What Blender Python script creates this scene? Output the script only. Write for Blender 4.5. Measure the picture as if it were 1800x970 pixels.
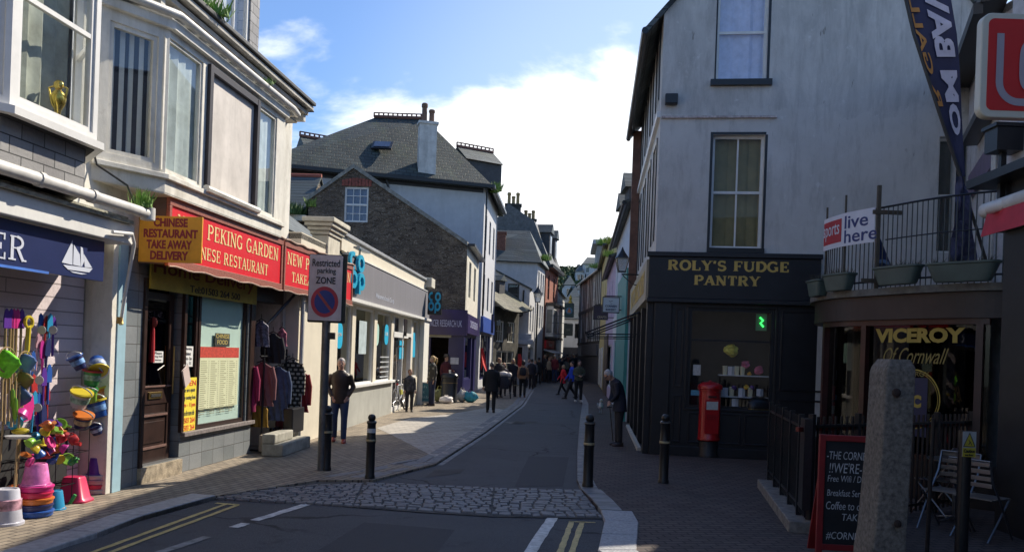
import bpy, math, random
from mathutils import Vector, Matrix
random.seed(7)
for o in list(bpy.data.objects): bpy.data.objects.remove(o)
S = bpy.context.scene
COL = S.collection
# ------------------------------------------------------------ camera
FPX, CX, CY, ROLL, EYE = 1450.0, 900.0, 623.0, 0.036, 1.8
cam = bpy.data.cameras.new('camera'); co = bpy.data.objects.new('camera', cam); COL.objects.link(co)
cam.sensor_width = 36.0; cam.lens = 36.0*FPX/1800.0
cam.shift_x = 0.0; cam.shift_y = (CY-485.0)/1800.0
cam.clip_start = 0.1; cam.clip_end = 2000
co.matrix_world = Matrix.Translation((0, 0, EYE)) @ Matrix.Rotation(math.radians(90), 4, 'X') @ Matrix.Rotation(ROLL, 4, 'Z')
S.camera = co
# ------------------------------------------------------------ sky and sun
SUN_AZ, SUN_EL = 45.0, 40.8           # degrees, azimuth from +Y towards +X
W = bpy.data.worlds.new('World'); S.world = W; W.use_nodes = True
nt = W.node_tree; nt.nodes.clear()
def N(t, typ, **kw):
    n = t.nodes.new(typ)
    for k, v in kw.items():
        if k in ('ins',):
            for a, b in v.items(): n.inputs[a].default_value = b
        else: setattr(n, k, v)
    return n
sky = N(nt, 'ShaderNodeTexSky', sky_type='NISHITA', sun_disc=False)
sky.sun_elevation = math.radians(SUN_EL); sky.sun_rotation = math.radians(SUN_AZ)
sky.air_density = 1.0; sky.dust_density = 0.6; sky.ozone_density = 2.2
tc = N(nt, 'ShaderNodeTexCoord')
mp = N(nt, 'ShaderNodeMapping'); mp.inputs['Scale'].default_value = (1.0, 1.0, 2.3); mp.inputs['Location'].default_value = (0.35, 0.2, 0.12)
nt.links.new(tc.outputs['Generated'], mp.inputs['Vector'])
nz = N(nt, 'ShaderNodeTexNoise', ins={'Scale': 3.3, 'Detail': 9.0, 'Roughness': 0.56, 'Distortion': 0.25})
nt.links.new(mp.outputs[0], nz.inputs['Vector'])
# a cloud bank in one compass direction (world-space direction, seen from anywhere)
def cloudbank(dirv, lo, hi):
    dp = N(nt, 'ShaderNodeVectorMath', operation='DOT_PRODUCT'); dp.inputs[1].default_value = Vector(dirv).normalized()
    nt.links.new(tc.outputs['Generated'], dp.inputs[0])
    r = N(nt, 'ShaderNodeMapRange', ins={'From Min': lo, 'From Max': hi, 'To Min': 0.0, 'To Max': 1.0}); r.clamp = True
    r.interpolation_type = 'SMOOTHSTEP'
    nt.links.new(dp.outputs['Value'], r.inputs['Value']); return r
b1 = cloudbank((0.13, 1.0, 0.20), 0.966, 0.996)
b2 = cloudbank((-0.20, 1.0, 0.29), 0.975, 0.999)
b3 = cloudbank((0.20, 1.0, 0.22), 0.90, 1.0)
ad0 = N(nt, 'ShaderNodeMath', operation='MULTIPLY_ADD', ins={1: 0.30}); nt.links.new(b1.outputs[0], ad0.inputs[0]); nt.links.new(nz.outputs['Fac'], ad0.inputs[2])
ad1 = N(nt, 'ShaderNodeMath', operation='MULTIPLY_ADD', ins={1: 0.14}); nt.links.new(b2.outputs[0], ad1.inputs[0]); nt.links.new(ad0.outputs[0], ad1.inputs[2])
cr = N(nt, 'ShaderNodeMapRange', ins={'From Min': 0.58, 'From Max': 0.74, 'To Min': 0.0, 'To Max': 1.0}); cr.clamp = True; cr.interpolation_type = 'SMOOTHSTEP'
nt.links.new(ad1.outputs[0], cr.inputs['Value'])
mx = N(nt, 'ShaderNodeMix', data_type='RGBA')
nt.links.new(cr.outputs[0], mx.inputs['Factor']); 
skb = N(nt, 'ShaderNodeMix', data_type='RGBA', blend_type='MULTIPLY'); skb.inputs['Factor'].default_value = 1.0
skb.inputs[7].default_value = (1.06, 1.25, 1.52, 1)
nt.links.new(sky.outputs[0], skb.inputs[6])
hzm = N(nt, 'ShaderNodeMix', data_type='RGBA'); hzf = N(nt, 'ShaderNodeMath', operation='MULTIPLY', ins={1: 0.32}); nt.links.new(b3.outputs[0], hzf.inputs[0]); nt.links.new(hzf.outputs[0], hzm.inputs['Factor'])
hzm.inputs[7].default_value = (8.6, 9.4, 10.2, 1); nt.links.new(skb.outputs[2], hzm.inputs[6]); nt.links.new(hzm.outputs[2], mx.inputs[6])
mx.inputs[7].default_value = (12.5, 12.7, 13.0, 1)
bg = N(nt, 'ShaderNodeBackground', ins={'Strength': 0.088})
nt.links.new(mx.outputs[2], bg.inputs['Color'])
wo = N(nt, 'ShaderNodeOutputWorld'); nt.links.new(bg.outputs[0], wo.inputs['Surface'])
sl = bpy.data.lights.new('sun', 'SUN'); sl.energy = 5.0; sl.angle = math.radians(0.5); sl.color = (1.0, 0.91, 0.76)
so = bpy.data.objects.new('sun', sl); COL.objects.link(so)
az, el = math.radians(SUN_AZ), math.radians(SUN_EL)
sdir = Vector((math.sin(az)*math.cos(el), math.cos(az)*math.cos(el), math.sin(el)))
so.rotation_euler = sdir.to_track_quat('Z', 'Y').to_euler(); so.location = (20, 20, 40)
S.view_settings.view_transform = 'Standard'; S.view_settings.look = 'None'
S.view_settings.exposure = 0.48; S.view_settings.gamma = 1.0
S.render.resolution_x = 1024; S.render.resolution_y = 551
# ------------------------------------------------------------ picture -> place
_c, _s = math.cos(ROLL), math.sin(ROLL)
def ray(px, py):
    dx, dy = px-CX, py-CY
    return Vector(((dx*_c+dy*_s)/FPX, 1.0, -(dy*_c-dx*_s)/FPX))
def G(px, py, z=0.0):
    r = ray(px, py); t = (z-EYE)/r.z
    return Vector((r.x*t, t, z))
def AT(px, py, Y):
    r = ray(px, py); return Vector((r.x*Y, Y, EYE+r.z*Y))
class Fr:
    """a vertical plane: u to the right seen from outside, d outwards, z up"""
    def __init__(s, o, to):
        s.o = Vector((o[0], o[1])); e = Vector((to[0], to[1]))-s.o
        s.L = e.length; s.d = e.normalized(); s.n = Vector((s.d.y, -s.d.x))
    def P(s, u, d, z):
        q = s.o+s.d*u+s.n*d
        return Vector((q.x, q.y, z))
    def uz(s, px, py, d=0.0):
        r = ray(px, py); rn = r.x*s.n.x+r.y*s.n.y
        t = (s.o.dot(s.n)+d)/rn
        p = Vector((r.x*t, r.y*t))
        return (p-s.o).dot(s.d), EYE+r.z*t
    def rect(s, x0, y0, x1, y1, d=0.0):
        u0, z1 = s.uz(x0, y0, d); u1, z0 = s.uz(x1, y1, d)
        return (u0, u1, z0, z1)
# ------------------------------------------------------------ mesh builder
class MB:
    def __init__(s): s.v = []; s.f = []; s.m = []
    def add(s, vs, fs, mi=0):
        b = len(s.v); s.v += [Vector(v) for v in vs]
        for f in fs: s.f.append([b+i for i in f]); s.m.append(mi)
        return s
    def hexa(s, p, mi=0):      # 4 bottom (ccw from above), 4 top
        return s.add(p, [(3,2,1,0),(4,5,6,7),(0,1,5,4),(1,2,6,5),(2,3,7,6),(3,0,4,7)], mi)
    def bx(s, fr, u0, u1, d0, d1, z0, z1, mi=0):   # box in a frame; d1 is the outer side
        P = fr.P
        return s.hexa([P(u0,d1,z0),P(u1,d1,z0),P(u1,d0,z0),P(u0,d0,z0),P(u0,d1,z1),P(u1,d1,z1),P(u1,d0,z1),P(u0,d0,z1)], mi)
    def box(s, c, sz, M=None, mi=0):
        x, y, z = sz[0]/2, sz[1]/2, sz[2]/2
        ps = [Vector(q) for q in [(-x,-y,-z),(x,-y,-z),(x,y,-z),(-x,y,-z),(-x,-y,z),(x,-y,z),(x,y,z),(-x,y,z)]]
        if M is not None: ps = [M @ q for q in ps]
        return s.hexa([q+Vector(c) for q in ps], mi)
    def prism(s, poly, ext, mi=0):
        n = len(poly); a = [Vector(p) for p in poly]; e = Vector(ext); b = [p+e for p in a]
        fs = [tuple(range(n)), tuple(range(2*n-1, n-1, -1))]+[(i, i+n, (i+1) % n+n, (i+1) % n) for i in range(n)]
        return s.add(a+b, fs, mi)
    def tube(s, pts, r, n=8, caps=True, mi=0, flat=1.0):
        pts = [Vector(p) for p in pts]; rs = r if isinstance(r, (list, tuple)) else [r]*len(pts)
        rings = []; up = None
        for i, p in enumerate(pts):
            a = pts[max(i-1, 0)]; b = pts[min(i+1, len(pts)-1)]
            t = (b-a).normalized() if (b-a).length > 1e-9 else Vector((0,0,1))
            if up is None: up = Vector((0,0,1)) if abs(t.z) < .9 else Vector((1,0,0))
            x = up.cross(t); x = x.normalized() if x.length > 1e-6 else Vector((1,0,0)).cross(t).normalized()
            y = t.cross(x).normalized(); up = y
            rings.append([p+(x*math.cos(2*math.pi*k/n)+y*math.sin(2*math.pi*k/n)*flat)*rs[i] for k in range(n)])
        vs = [v for rg in rings for v in rg]; fs = []
        for i in range(len(rings)-1):
            for k in range(n):
                k2 = (k+1) % n; fs.append((i*n+k, i*n+k2, (i+1)*n+k2, (i+1)*n+k))
        if caps: fs.append(tuple(range(n-1, -1, -1))); fs.append(tuple(range((len(rings)-1)*n, len(rings)*n)))
        return s.add(vs, fs, mi)
    def loft(s, secs, n=16, mi=0, sup=2.0):    # (x,y,z,rx,ry) upright sections
        vs = []; fs = []
        for (x, y, z, rx, ry) in secs:
            for k in range(n):
                a = 2*math.pi*k/n; c, q = math.cos(a), math.sin(a)
                cc = math.copysign(abs(c)**(2/sup), c); qq = math.copysign(abs(q)**(2/sup), q)
                vs.append((x+rx*cc, y+ry*qq, z))
        m = len(secs)
        for i in range(m-1):
            for k in range(n):
                k2 = (k+1) % n; fs.append((i*n+k, i*n+k2, (i+1)*n+k2, (i+1)*n+k))
        fs.append(tuple(range(n-1, -1, -1))); fs.append(tuple(range((m-1)*n, m*n)))
        return s.add(vs, fs, mi)
    def lathe(s, c, prof, n=20, M=None, mi=0):
        c = Vector(c); vs = []; fs = []
        for (r, z) in prof:
            for k in range(n):
                q = Vector((r*math.cos(2*math.pi*k/n), r*math.sin(2*math.pi*k/n), z))
                if M is not None: q = M @ q
                vs.append(q+c)
        for i in range(len(prof)-1):
            for k in range(n):
                k2 = (k+1) % n; fs.append((i*n+k, i*n+k2, (i+1)*n+k2, (i+1)*n+k))
        fs.append(tuple(range(n-1, -1, -1))); fs.append(tuple(range((len(prof)-1)*n, len(prof)*n)))
        return s.add(vs, fs, mi)
    def ell(s, c, r, n=14, M=None, mi=0):
        prof = [(max(math.sin(math.pi*i/(n//2)), 1e-3), -math.cos(math.pi*i/(n//2))) for i in range(n//2+1)]
        K = Matrix.Diagonal((r[0], r[1], r[2]))
        if M is not None: K = M.to_3x3() @ K
        return s.lathe(c, prof, n, K, mi)
    def quad(s, a, b, c, d, mi=0): return s.add([a,b,c,d], [(0,1,2,3)], mi)
ZERO = Vector((0,0,0)); WL = {}
SPLIT = {'bay_trim':'bay_trim','rail':'rail','dormer_window':'dormer_window','window_frame':'window_frame','pier_cap':'cap_course','lintel':'lintel','frame':'frame_bar','door_sill':'door_sill','pilaster':'pilaster','shopfront_frame':'frame_post','dentils':'dentil','gable':'gable','gutter':'gutter','downpipe':'downpipe','sill':'sill','black_reveal':'reveal','plaster_leg':'plaster_leg','shop_shelving':'shelf_unit','mounting_rail':'mounting_rail','light_rail':'light_rail','fascia':'fascia','fascia_trim':'trim','moulding':'moulding','door_sensor':'door_sensor','eaves':'eaves','iron_stub':'iron_stub','window_writing':'writing_line','casing':'casing_panel','eaves_board':'eaves_board','canopy':'canopy','rear_leg':'rear_leg','gold_band':'gold_band','shop_cornice':'cornice','mouldings':'moulding','pane':'pane','cornice':'cornice','shopfront':'shopfront','sign_frame':'frame_bar','yellow_warning':'yellow_warning','door_head':'door_head','brass_tap':'tap'}
def comps(mb):
    p = list(range(len(mb.v)))
    def f(a):
        while p[a] != a: p[a] = p[p[a]]; a = p[a]
        return a
    for q in mb.f:
        for k in q[1:]:
            x, y = f(q[0]), f(k)
            if x != y: p[x] = y
    g = {}
    for i, q in enumerate(mb.f): g.setdefault(f(q[0]), []).append(i)
    out = []
    for ids in g.values():
        n = MB(); mp = {}
        for i in ids:
            for k in mb.f[i]:
                if k not in mp: mp[k] = len(n.v); n.v.append(mb.v[k])
            n.f.append([mp[k] for k in mb.f[i]]); n.m.append(mb.m[i])
        out.append(n)
    return out
def mk(name, mb, mats, parent=None, **kw):
    if parent is not None and name in SPLIT:
        cs = comps(mb)
        if len(cs) > 1:
            os_ = [mk1(SPLIT[name], c, mats, parent, **kw) for c in cs]; return os_[0]
    return mk1(name, mb, mats, parent, **kw)
def mk1(name, mb, mats, parent=None, smooth=False, bevel=0.0, loc=None, remesh=0.0, solid=0.0):
    if not isinstance(mats, (list, tuple)): mats = [mats]
    if parent is not None: L = WL[parent]
    elif loc is not None: L = Vector(loc)
    else:
        xs = [v.x for v in mb.v]; ys = [v.y for v in mb.v]
        L = Vector(((min(xs)+max(xs))/2, (min(ys)+max(ys))/2, min(v.z for v in mb.v)))
    me = bpy.data.meshes.new(name)
    me.from_pydata([tuple(v-L) for v in mb.v], [], mb.f)
    for m in mats: me.materials.append(m)
    if len(mats) > 1:
        for p, mi in zip(me.polygons, mb.m): p.material_index = mi
    if smooth: me.polygons.foreach_set('use_smooth', [True]*len(me.polygons))
    me.update()
    o = bpy.data.objects.new(name, me); COL.objects.link(o); WL[o] = L
    if parent is not None: o.parent = parent
    else: o.location = L
    if solid:
        q = o.modifiers.new('solid', 'SOLIDIFY'); q.thickness = abs(solid); q.offset = -1 if solid > 0 else 1
    if remesh:
        q = o.modifiers.new('remesh', 'REMESH'); q.mode = 'VOXEL'; q.voxel_size = remesh; q.use_smooth_shade = True
        q = o.modifiers.new('smooth', 'SMOOTH'); q.iterations = 3; q.factor = 0.5
    if bevel:
        q = o.modifiers.new('bevel', 'BEVEL'); q.width = bevel; q.segments = 2; q.limit_method = 'ANGLE'
    if smooth and not remesh:
        try:
            me.set_sharp_from_angle(angle=math.radians(40))
        except Exception: pass
    return o
def thing(name, label, cat, loc=(0,0,0), group=None, rz=0.0):
    o = bpy.data.objects.new(name, None); COL.objects.link(o); o.location = Vector(loc); o.rotation_euler = (0,0,rz)
    o.empty_display_size = .2
    o['label'] = label; o['category'] = cat
    if group: o['group'] = group
    WL[o] = Vector(loc); return o
def tag(o, label, cat, group=None):
    o['label'] = label; o['category'] = cat
    if group: o['group'] = group
    return o
def struct(o, kind='structure', label=None, cat=None):
    o['kind'] = kind
    if label: o['label'] = label; o['category'] = cat
    return o
def dup(root, loc, rz=None, label=None, sc=None, swap=None):
    r = root.copy(); COL.objects.link(r); r.location = Vector(loc)
    if rz is not None: r.rotation_euler = (0,0,rz)
    if sc: r.scale = (sc,)*3
    if label: r['label'] = label
    def rec(a, b):
        for ch in [x for x in a.children]:
            c = ch.copy(); COL.objects.link(c); c.parent = b
            if swap and c.type == 'MESH' and ch.name.split('.')[0] in swap:
                c.data = ch.data.copy(); c.data.materials[0] = swap[ch.name.split('.')[0]]
            rec(ch, c)
    rec(root, r); return r
# ------------------------------------------------------------ materials
MC = {}
def _base(name):
    m = bpy.data.materials.new(name); m.use_nodes = True; t = m.node_tree; t.nodes.clear()
    b = N(t, 'ShaderNodeBsdfPrincipled'); o = N(t, 'ShaderNodeOutputMaterial'); t.links.new(b.outputs[0], o.inputs[0])
    return m, t, b
def _mixc(t, fac, a, b, mode='MIX'):
    x = N(t, 'ShaderNodeMix', data_type='RGBA', blend_type=mode)
    for sock, v in (('Factor', fac), (6, a), (7, b)):
        if hasattr(v, 'is_output'): t.links.new(v, x.inputs[sock])
        else: x.inputs[sock].default_value = (v if sock == 'Factor' else (v[0], v[1], v[2], 1))
    return x.outputs[2]
def _noise(t, vec, scale, detail=4, rough=.6, dist=0):
    n = N(t, 'ShaderNodeTexNoise', ins={'Scale': scale, 'Detail': detail, 'Roughness': rough, 'Distortion': dist})
    t.links.new(vec, n.inputs['Vector']); return n.outputs['Fac']
def _ramp(t, v, lo, hi, a=0., b=1.):
    r = N(t, 'ShaderNodeMapRange', ins={'From Min': lo, 'From Max': hi, 'To Min': a, 'To Max': b}); t.links.new(v, r.inputs['Value']); return r.outputs[0]
def M(name, col, rough=.7, metal=0., var=.18, scale=4., bump=0., bscale=60., streak=0., stain=(.12,.12,.11), spec=.5, emit=0., sheen=0., coat=0.):
    if name in MC: return MC[name]
    m, t, b = _base(name)
    b.inputs['Roughness'].default_value = rough; b.inputs['Metallic'].default_value = metal
    b.inputs['Specular IOR Level'].default_value = spec
    if coat: b.inputs['Coat Weight'].default_value = coat; b.inputs['Coat Roughness'].default_value = .08
    geo = N(t, 'ShaderNodeNewGeometry').outputs['Position'] if var or bump or streak else None
    c = col
    if var:
        f = _ramp(t, _noise(t, geo, scale, 5), .3, .7)
        c = _mixc(t, f, [x*(1-var) for x in col], [min(1, x*(1+var)) for x in col])
    if streak:
        mpn = N(t, 'ShaderNodeMapping'); mpn.inputs['Scale'].default_value = (1.6, 1.6, .32); t.links.new(geo, mpn.inputs[0])
        f = _ramp(t, _noise(t, mpn.outputs[0], 1.5, 8, .68, .6), .46, .74, 0, streak)
        c = _mixc(t, f, c, stain)
        f2 = _ramp(t, _noise(t, geo, 9, 6, .7), .56, .74, 0, streak*.55)
        c = _mixc(t, f2, c, stain)
    if hasattr(c, 'is_output'): t.links.new(c, b.inputs['Base Color'])
    else: b.inputs['Base Color'].default_value = (*col, 1)
    if bump:
        bp = N(t, 'ShaderNodeBump', ins={'Strength': 1.0, 'Distance': bump}); t.links.new(_noise(t, geo, bscale, 5, .65), bp.inputs['Height'])
        t.links.new(bp.outputs[0], b.inputs['Normal'])
    if emit: b.inputs['Emission Color'].default_value = (*col, 1); b.inputs['Emission Strength'].default_value = emit
    MC[name] = m; return m
def PM(name, c1, c2, mort, bw, bh, dirv=(1,0), ground=False, ms=.012, rough=.8, bump=.01, vscale=1.0, warp=0., var=.25, offset=.5, stain=0., moss=0., spec=.4, mscale=1.0):
    """courses of brick, slate, tile or setts laid in real metres along a direction"""
    if name in MC: return MC[name]
    m, t, b = _base(name); b.inputs['Roughness'].default_value = rough; b.inputs['Specular IOR Level'].default_value = spec
    geo = N(t, 'ShaderNodeNewGeometry').outputs['Position']
    d = Vector((dirv[0], dirv[1], 0)).normalized()
    def dot(v):
        x = N(t, 'ShaderNodeVectorMath', operation='DOT_PRODUCT'); x.inputs[1].default_value = v; t.links.new(geo, x.inputs[0]); return x.outputs['Value']
    u = dot(d); v = dot(Vector((-d.y, d.x, 0))) if ground else dot(Vector((0,0,vscale)))
    cb = N(t, 'ShaderNodeCombineXYZ'); t.links.new(u, cb.inputs[0]); t.links.new(v, cb.inputs[1]); vec = cb.outputs[0]
    if warp:
        nn = N(t, 'ShaderNodeTexNoise', ins={'Scale': 2.2/max(bw, .1)*.5, 'Detail': 3.0}); t.links.new(vec, nn.inputs['Vector'])
        ss = N(t, 'ShaderNodeVectorMath', operation='MULTIPLY_ADD'); t.links.new(nn.outputs['Color'], ss.inputs[0])
        ss.inputs[1].default_value = (warp, warp, 0); t.links.new(vec, ss.inputs[2]); vec = ss.outputs[0]
    br = N(t, 'ShaderNodeTexBrick', ins={'Scale': 1.0, 'Mortar Size': ms, 'Mortar Smooth': .15, 'Bias': 0.0, 'Brick Width': bw, 'Row Height': bh})
    br.offset = offset; t.links.new(vec, br.inputs['Vector'])
    br.inputs['Color1'].default_value = (*c1, 1); br.inputs['Color2'].default_value = (*c2, 1); br.inputs['Mortar'].default_value = (*mort, 1)
    c = br.outputs['Color']
    if var:
        f = _ramp(t, _noise(t, vec, 1.3/mscale, 8, .7), .35, .7); c = _mixc(t, f, c, (1-var, 1-var, 1-var*.9), 'MULTIPLY')
        f3 = _ramp(t, _noise(t, vec, 37, 3, .7), .35, .7, 0, .6); c = _mixc(t, f3, c, (1-var, 1-var, 1-var), 'MULTIPLY')
    if stain: c = _mixc(t, _ramp(t, _noise(t, vec, .6, 6, .7), .5, .7, 0, stain), c, (.06,.06,.055))
    if moss: c = _mixc(t, _ramp(t, _noise(t, vec, 1.1, 7, .75), .52, .68, 0, moss), c, (.10,.13,.05))
    t.links.new(c, b.inputs['Base Color'])
    if bump:
        hm = N(t, 'ShaderNodeMath', operation='MULTIPLY_ADD', ins={1: -1.0}); t.links.new(br.outputs['Fac'], hm.inputs[0]); t.links.new(_noise(t, vec, 14, 5, .7), hm.inputs[2])
        bp = N(t, 'ShaderNodeBump', ins={'Strength': 1.0, 'Distance': bump}); t.links.new(hm.outputs[0], bp.inputs['Height']); t.links.new(bp.outputs[0], b.inputs['Normal'])
    MC[name] = m; return m
def GLASS(name, tint=(.94,.96,.96), k=.02, rough=.01):
    if name in MC: return MC[name]
    m = bpy.data.materials.new(name); m.use_nodes = True; t = m.node_tree; t.nodes.clear()
    tr = N(t, 'ShaderNodeBsdfTransparent', ins={'Color': (*tint, 1)}); gl = N(t, 'ShaderNodeBsdfGlossy', ins={'Roughness': rough, 'Color': (1,1,1,1)})
    fr = N(t, 'ShaderNodeLayerWeight', ins={'Blend': .5}); pw = N(t, 'ShaderNodeMath', operation='POWER', ins={1: 5.0}); t.links.new(fr.outputs['Facing'], pw.inputs[0])
    a = N(t, 'ShaderNodeMath', operation='MULTIPLY_ADD', ins={1: .92, 2: .045+k}); a.use_clamp = True
    t.links.new(pw.outputs[0], a.inputs[0]); mxs = N(t, 'ShaderNodeMixShader'); t.links.new(a.outputs[0], mxs.inputs[0])
    t.links.new(tr.outputs[0], mxs.inputs[1]); t.links.new(gl.outputs[0], mxs.inputs[2]); o = N(t, 'ShaderNodeOutputMaterial'); t.links.new(mxs.outputs[0], o.inputs[0])
    MC[name] = m; return m
glass = GLASS('glass'); glass_old = GLASS('glass_old', (.93,.95,.93), .03, .02); glass_dark = GLASS('glass_dark', (.30,.32,.34), .03)
white = M('white_paint', (.74,.73,.70), .45, var=.06, scale=6, streak=.12)
offwhite = M('old_white_paint', (.74,.71,.63), .6, var=.08, scale=5, streak=.6, stain=(.26,.23,.17), bump=.002)
black = M('black_paint', (.012,.012,.014), .35, var=.2)
blackm = M('black_metal', (.016,.016,.018), .32, var=.3, scale=20, bump=.0006)
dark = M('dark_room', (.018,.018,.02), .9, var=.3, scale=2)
darkb = M('dark_brown_wood', (.035,.018,.014), .35, var=.3, scale=8)
cream = M('cream_render', (.66,.60,.48), .8, var=.05, streak=.12, bump=.002, bscale=30)
steel = M('galvanised', (.35,.36,.37), .45, .8, var=.2)
curtain_w = M('net_curtain', (.62,.64,.68), .9, var=.12, scale=9)
slate_c = ((.10,.105,.11), (.15,.155,.16), (.03,.03,.03))
# ------------------------------------------------------------ lettering
def text_mesh(body, bold=0.0, ital=0.0):
    cu = bpy.data.curves.new('lettering', 'FONT'); cu.body = body; cu.size = 1.0; cu.extrude = 0.004; cu.resolution_u = 3; cu.shear = ital
    cu.offset = bold; cu.space_line = .95
    ob = bpy.data.objects.new('lettering', cu)
    me = bpy.data.meshes.new_from_object(ob)
    vs = [v.co.copy() for v in me.vertices]; fs = [tuple(p.vertices) for p in me.polygons]
    bpy.data.objects.remove(ob); bpy.data.meshes.remove(me); bpy.data.curves.remove(cu)
    return vs, fs
SL = {  # stroke letters with slabs: l=line(x0,y0,x1,y1,w) a=arc(cx,cy,rx,ry,a0,a1,w) s=slab(x,y,len)
 'A': (.82, [('l',.41,1,.1,0,.09),('l',.41,1,.72,0,.17),('l',.2,.32,.6,.32,.08),('s',.1,0,.28),('s',.72,0,.34)]),
 'B': (.74, [('l',.16,0,.16,1,.17),('a',.36,.75,.24,.22,90,-90,.12),('a',.38,.27,.28,.24,90,-90,.13),('l',.1,.96,.38,.96,.08),('l',.1,.04,.38,.04,.08),('l',.1,.51,.38,.51,.07)]),
 'C': (.76, [('a',.4,.5,.34,.46,50,310,.14),('l',.64,.98,.64,.7,.07)]),
 'D': (.82, [('l',.17,0,.17,1,.17),('a',.36,.5,.36,.46,90,-90,.15),('l',.06,.96,.38,.96,.08),('l',.06,.04,.38,.04,.08)]),
 'E': (.70, [('l',.17,0,.17,1,.17),('l',.06,.96,.62,.96,.08),('l',.06,.04,.64,.04,.08),('l',.17,.5,.46,.5,.08),('l',.6,1,.6,.75,.07),('l',.62,0,.62,.27,.07),('l',.47,.38,.47,.62,.07)]),
 'F': (.68, [('l',.17,0,.17,1,.17),('l',.06,.96,.62,.96,.08),('l',.17,.5,.46,.5,.08),('l',.6,1,.6,.75,.07),('l',.47,.38,.47,.62,.07),('s',.17,0,.36)]),
 'G': (.82, [('a',.4,.5,.34,.46,50,330,.14),('l',.66,.45,.66,.06,.15),('l',.48,.44,.76,.44,.08),('l',.64,.98,.64,.72,.07)]),
 'H': (.86, [('l',.17,0,.17,1,.16),('l',.69,0,.69,1,.16),('l',.17,.5,.69,.5,.08),('s',.17,0,.32),('s',.17,1,.32),('s',.69,0,.32),('s',.69,1,.32)]),
 'I': (.36, [('l',.18,0,.18,1,.17),('s',.18,0,.34),('s',.18,1,.34)]),
 'K': (.82, [('l',.17,0,.17,1,.16),('l',.2,.4,.66,1,.08),('l',.36,.58,.68,0,.16),('s',.17,0,.32),('s',.17,1,.32),('s',.66,1,.26),('s',.68,0,.28)]),
 'L': (.68, [('l',.17,0,.17,1,.17),('l',.06,.04,.62,.04,.08),('l',.61,0,.61,.3,.07),('s',.17,1,.34)]),
 'N': (.86, [('l',.16,0,.16,1,.09),('l',.7,0,.7,1,.09),('l',.14,1,.7,0,.17),('s',.16,0,.28),('s',.12,1,.22),('s',.7,1,.28)]),
 'O': (.84, [('a',.42,.5,.34,.46,0,360,.15)]),
 'P': (.74, [('l',.17,0,.17,1,.17),('a',.38,.73,.27,.24,90,-90,.14),('l',.06,.97,.4,.97,.07),('l',.17,.49,.4,.49,.07),('s',.17,0,.34)]),
 'R': (.84, [('l',.17,0,.17,1,.17),('a',.38,.74,.26,.23,90,-90,.14),('l',.06,.97,.4,.97,.07),('l',.17,.51,.4,.51,.07),('l',.42,.5,.68,0,.16),('s',.17,0,.34),('s',.72,0,.22)]),
 'S': (.66, [('a',.33,.73,.22,.23,40,270,.13),('a',.33,.27,.24,.23,90,-140,.14),('l',.54,1,.54,.74,.06),('l',.1,0,.1,.27,.06)]),
 'T': (.74, [('l',.37,0,.37,1,.17),('l',.06,.96,.68,.96,.08),('l',.07,1,.07,.72,.06),('l',.67,1,.67,.72,.06),('s',.37,0,.34)]),
 'U': (.82, [('l',.16,1,.16,.34,.16),('l',.68,1,.68,.34,.09),('a',.42,.34,.26,.3,180,360,.12),('s',.16,1,.32),('s',.68,1,.26)]),
 'V': (.8, [('l',.1,1,.4,0,.17),('l',.4,0,.7,1,.09),('s',.12,1,.32),('s',.69,1,.26)]),
 'W': (1.1, [('l',.1,1,.34,0,.16),('l',.34,0,.55,.9,.08),('l',.55,.9,.78,0,.16),('l',.78,0,1.0,1,.08),('s',.12,1,.3),('s',.98,1,.26)]),
 'X': (.8, [('l',.1,1,.7,0,.16),('l',.1,0,.7,1,.08)]),
 'Y': (.8, [('l',.1,1,.4,.45,.16),('l',.7,1,.4,.45,.08),('l',.4,.5,.4,0,.16),('s',.11,1,.3),('s',.69,1,.26),('s',.4,0,.34)]),
 "'": (.26, [('l',.13,1,.1,.72,.13)]), ' ': (.42, [])}
def serif_mesh(body, bold=1.0):
    vs = []; fs = []; x = 0.0; k = 0
    def st(pts, w):
        nonlocal k
        k += 1; e = .004+.0012*(k % 9); n = len(pts); b = len(vs); L = []; R = []
        for i in range(n):
            a = Vector(pts[max(i-1,0)]); c = Vector(pts[min(i+1,n-1)]); t = (c-a).normalized(); q = Vector((-t.y,t.x))*w*.5*bold; p = Vector(pts[i])
            L.append(p+q); R.append(p-q)
        for z in (0, e):
            for i in range(n): vs.append(Vector((L[i].x, L[i].y, z))); vs.append(Vector((R[i].x, R[i].y, z)))
        m = 2*n
        for i in range(n-1):
            a = b+2*i
            fs.append((a+m, a+m+1, a+m+3, a+m+2)); fs.append((a, a+2, a+2+m, a+m)); fs.append((a+1, a+1+m, a+3+m, a+3))
        fs.append((b, b+m, b+m+1, b+1)); fs.append((b+m-2, b+m-1, b+2*m-1, b+2*m-2))
    for ch in body:
        w, ss = SL.get(ch, SL['I'])
        for q in ss:
            if q[0] == 'l': st([(x+q[1], q[2]), (x+q[3], q[4])], q[5])
            elif q[0] == 's':
                y = q[2]+(.035 if q[2] < .5 else -.035); st([(x+q[1]-q[3]/2, y), (x+q[1]+q[3]/2, y)], .07/bold)
            else:
                n = 14; st([(x+q[1]+q[3]*math.cos(math.radians(q[5]+(q[6]-q[5])*i/n))*(1), q[2]+q[4]*math.sin(math.radians(q[5]+(q[6]-q[5])*i/n))) for i in range(n+1)], q[7])
        x += w+.06
    return vs, fs
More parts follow.
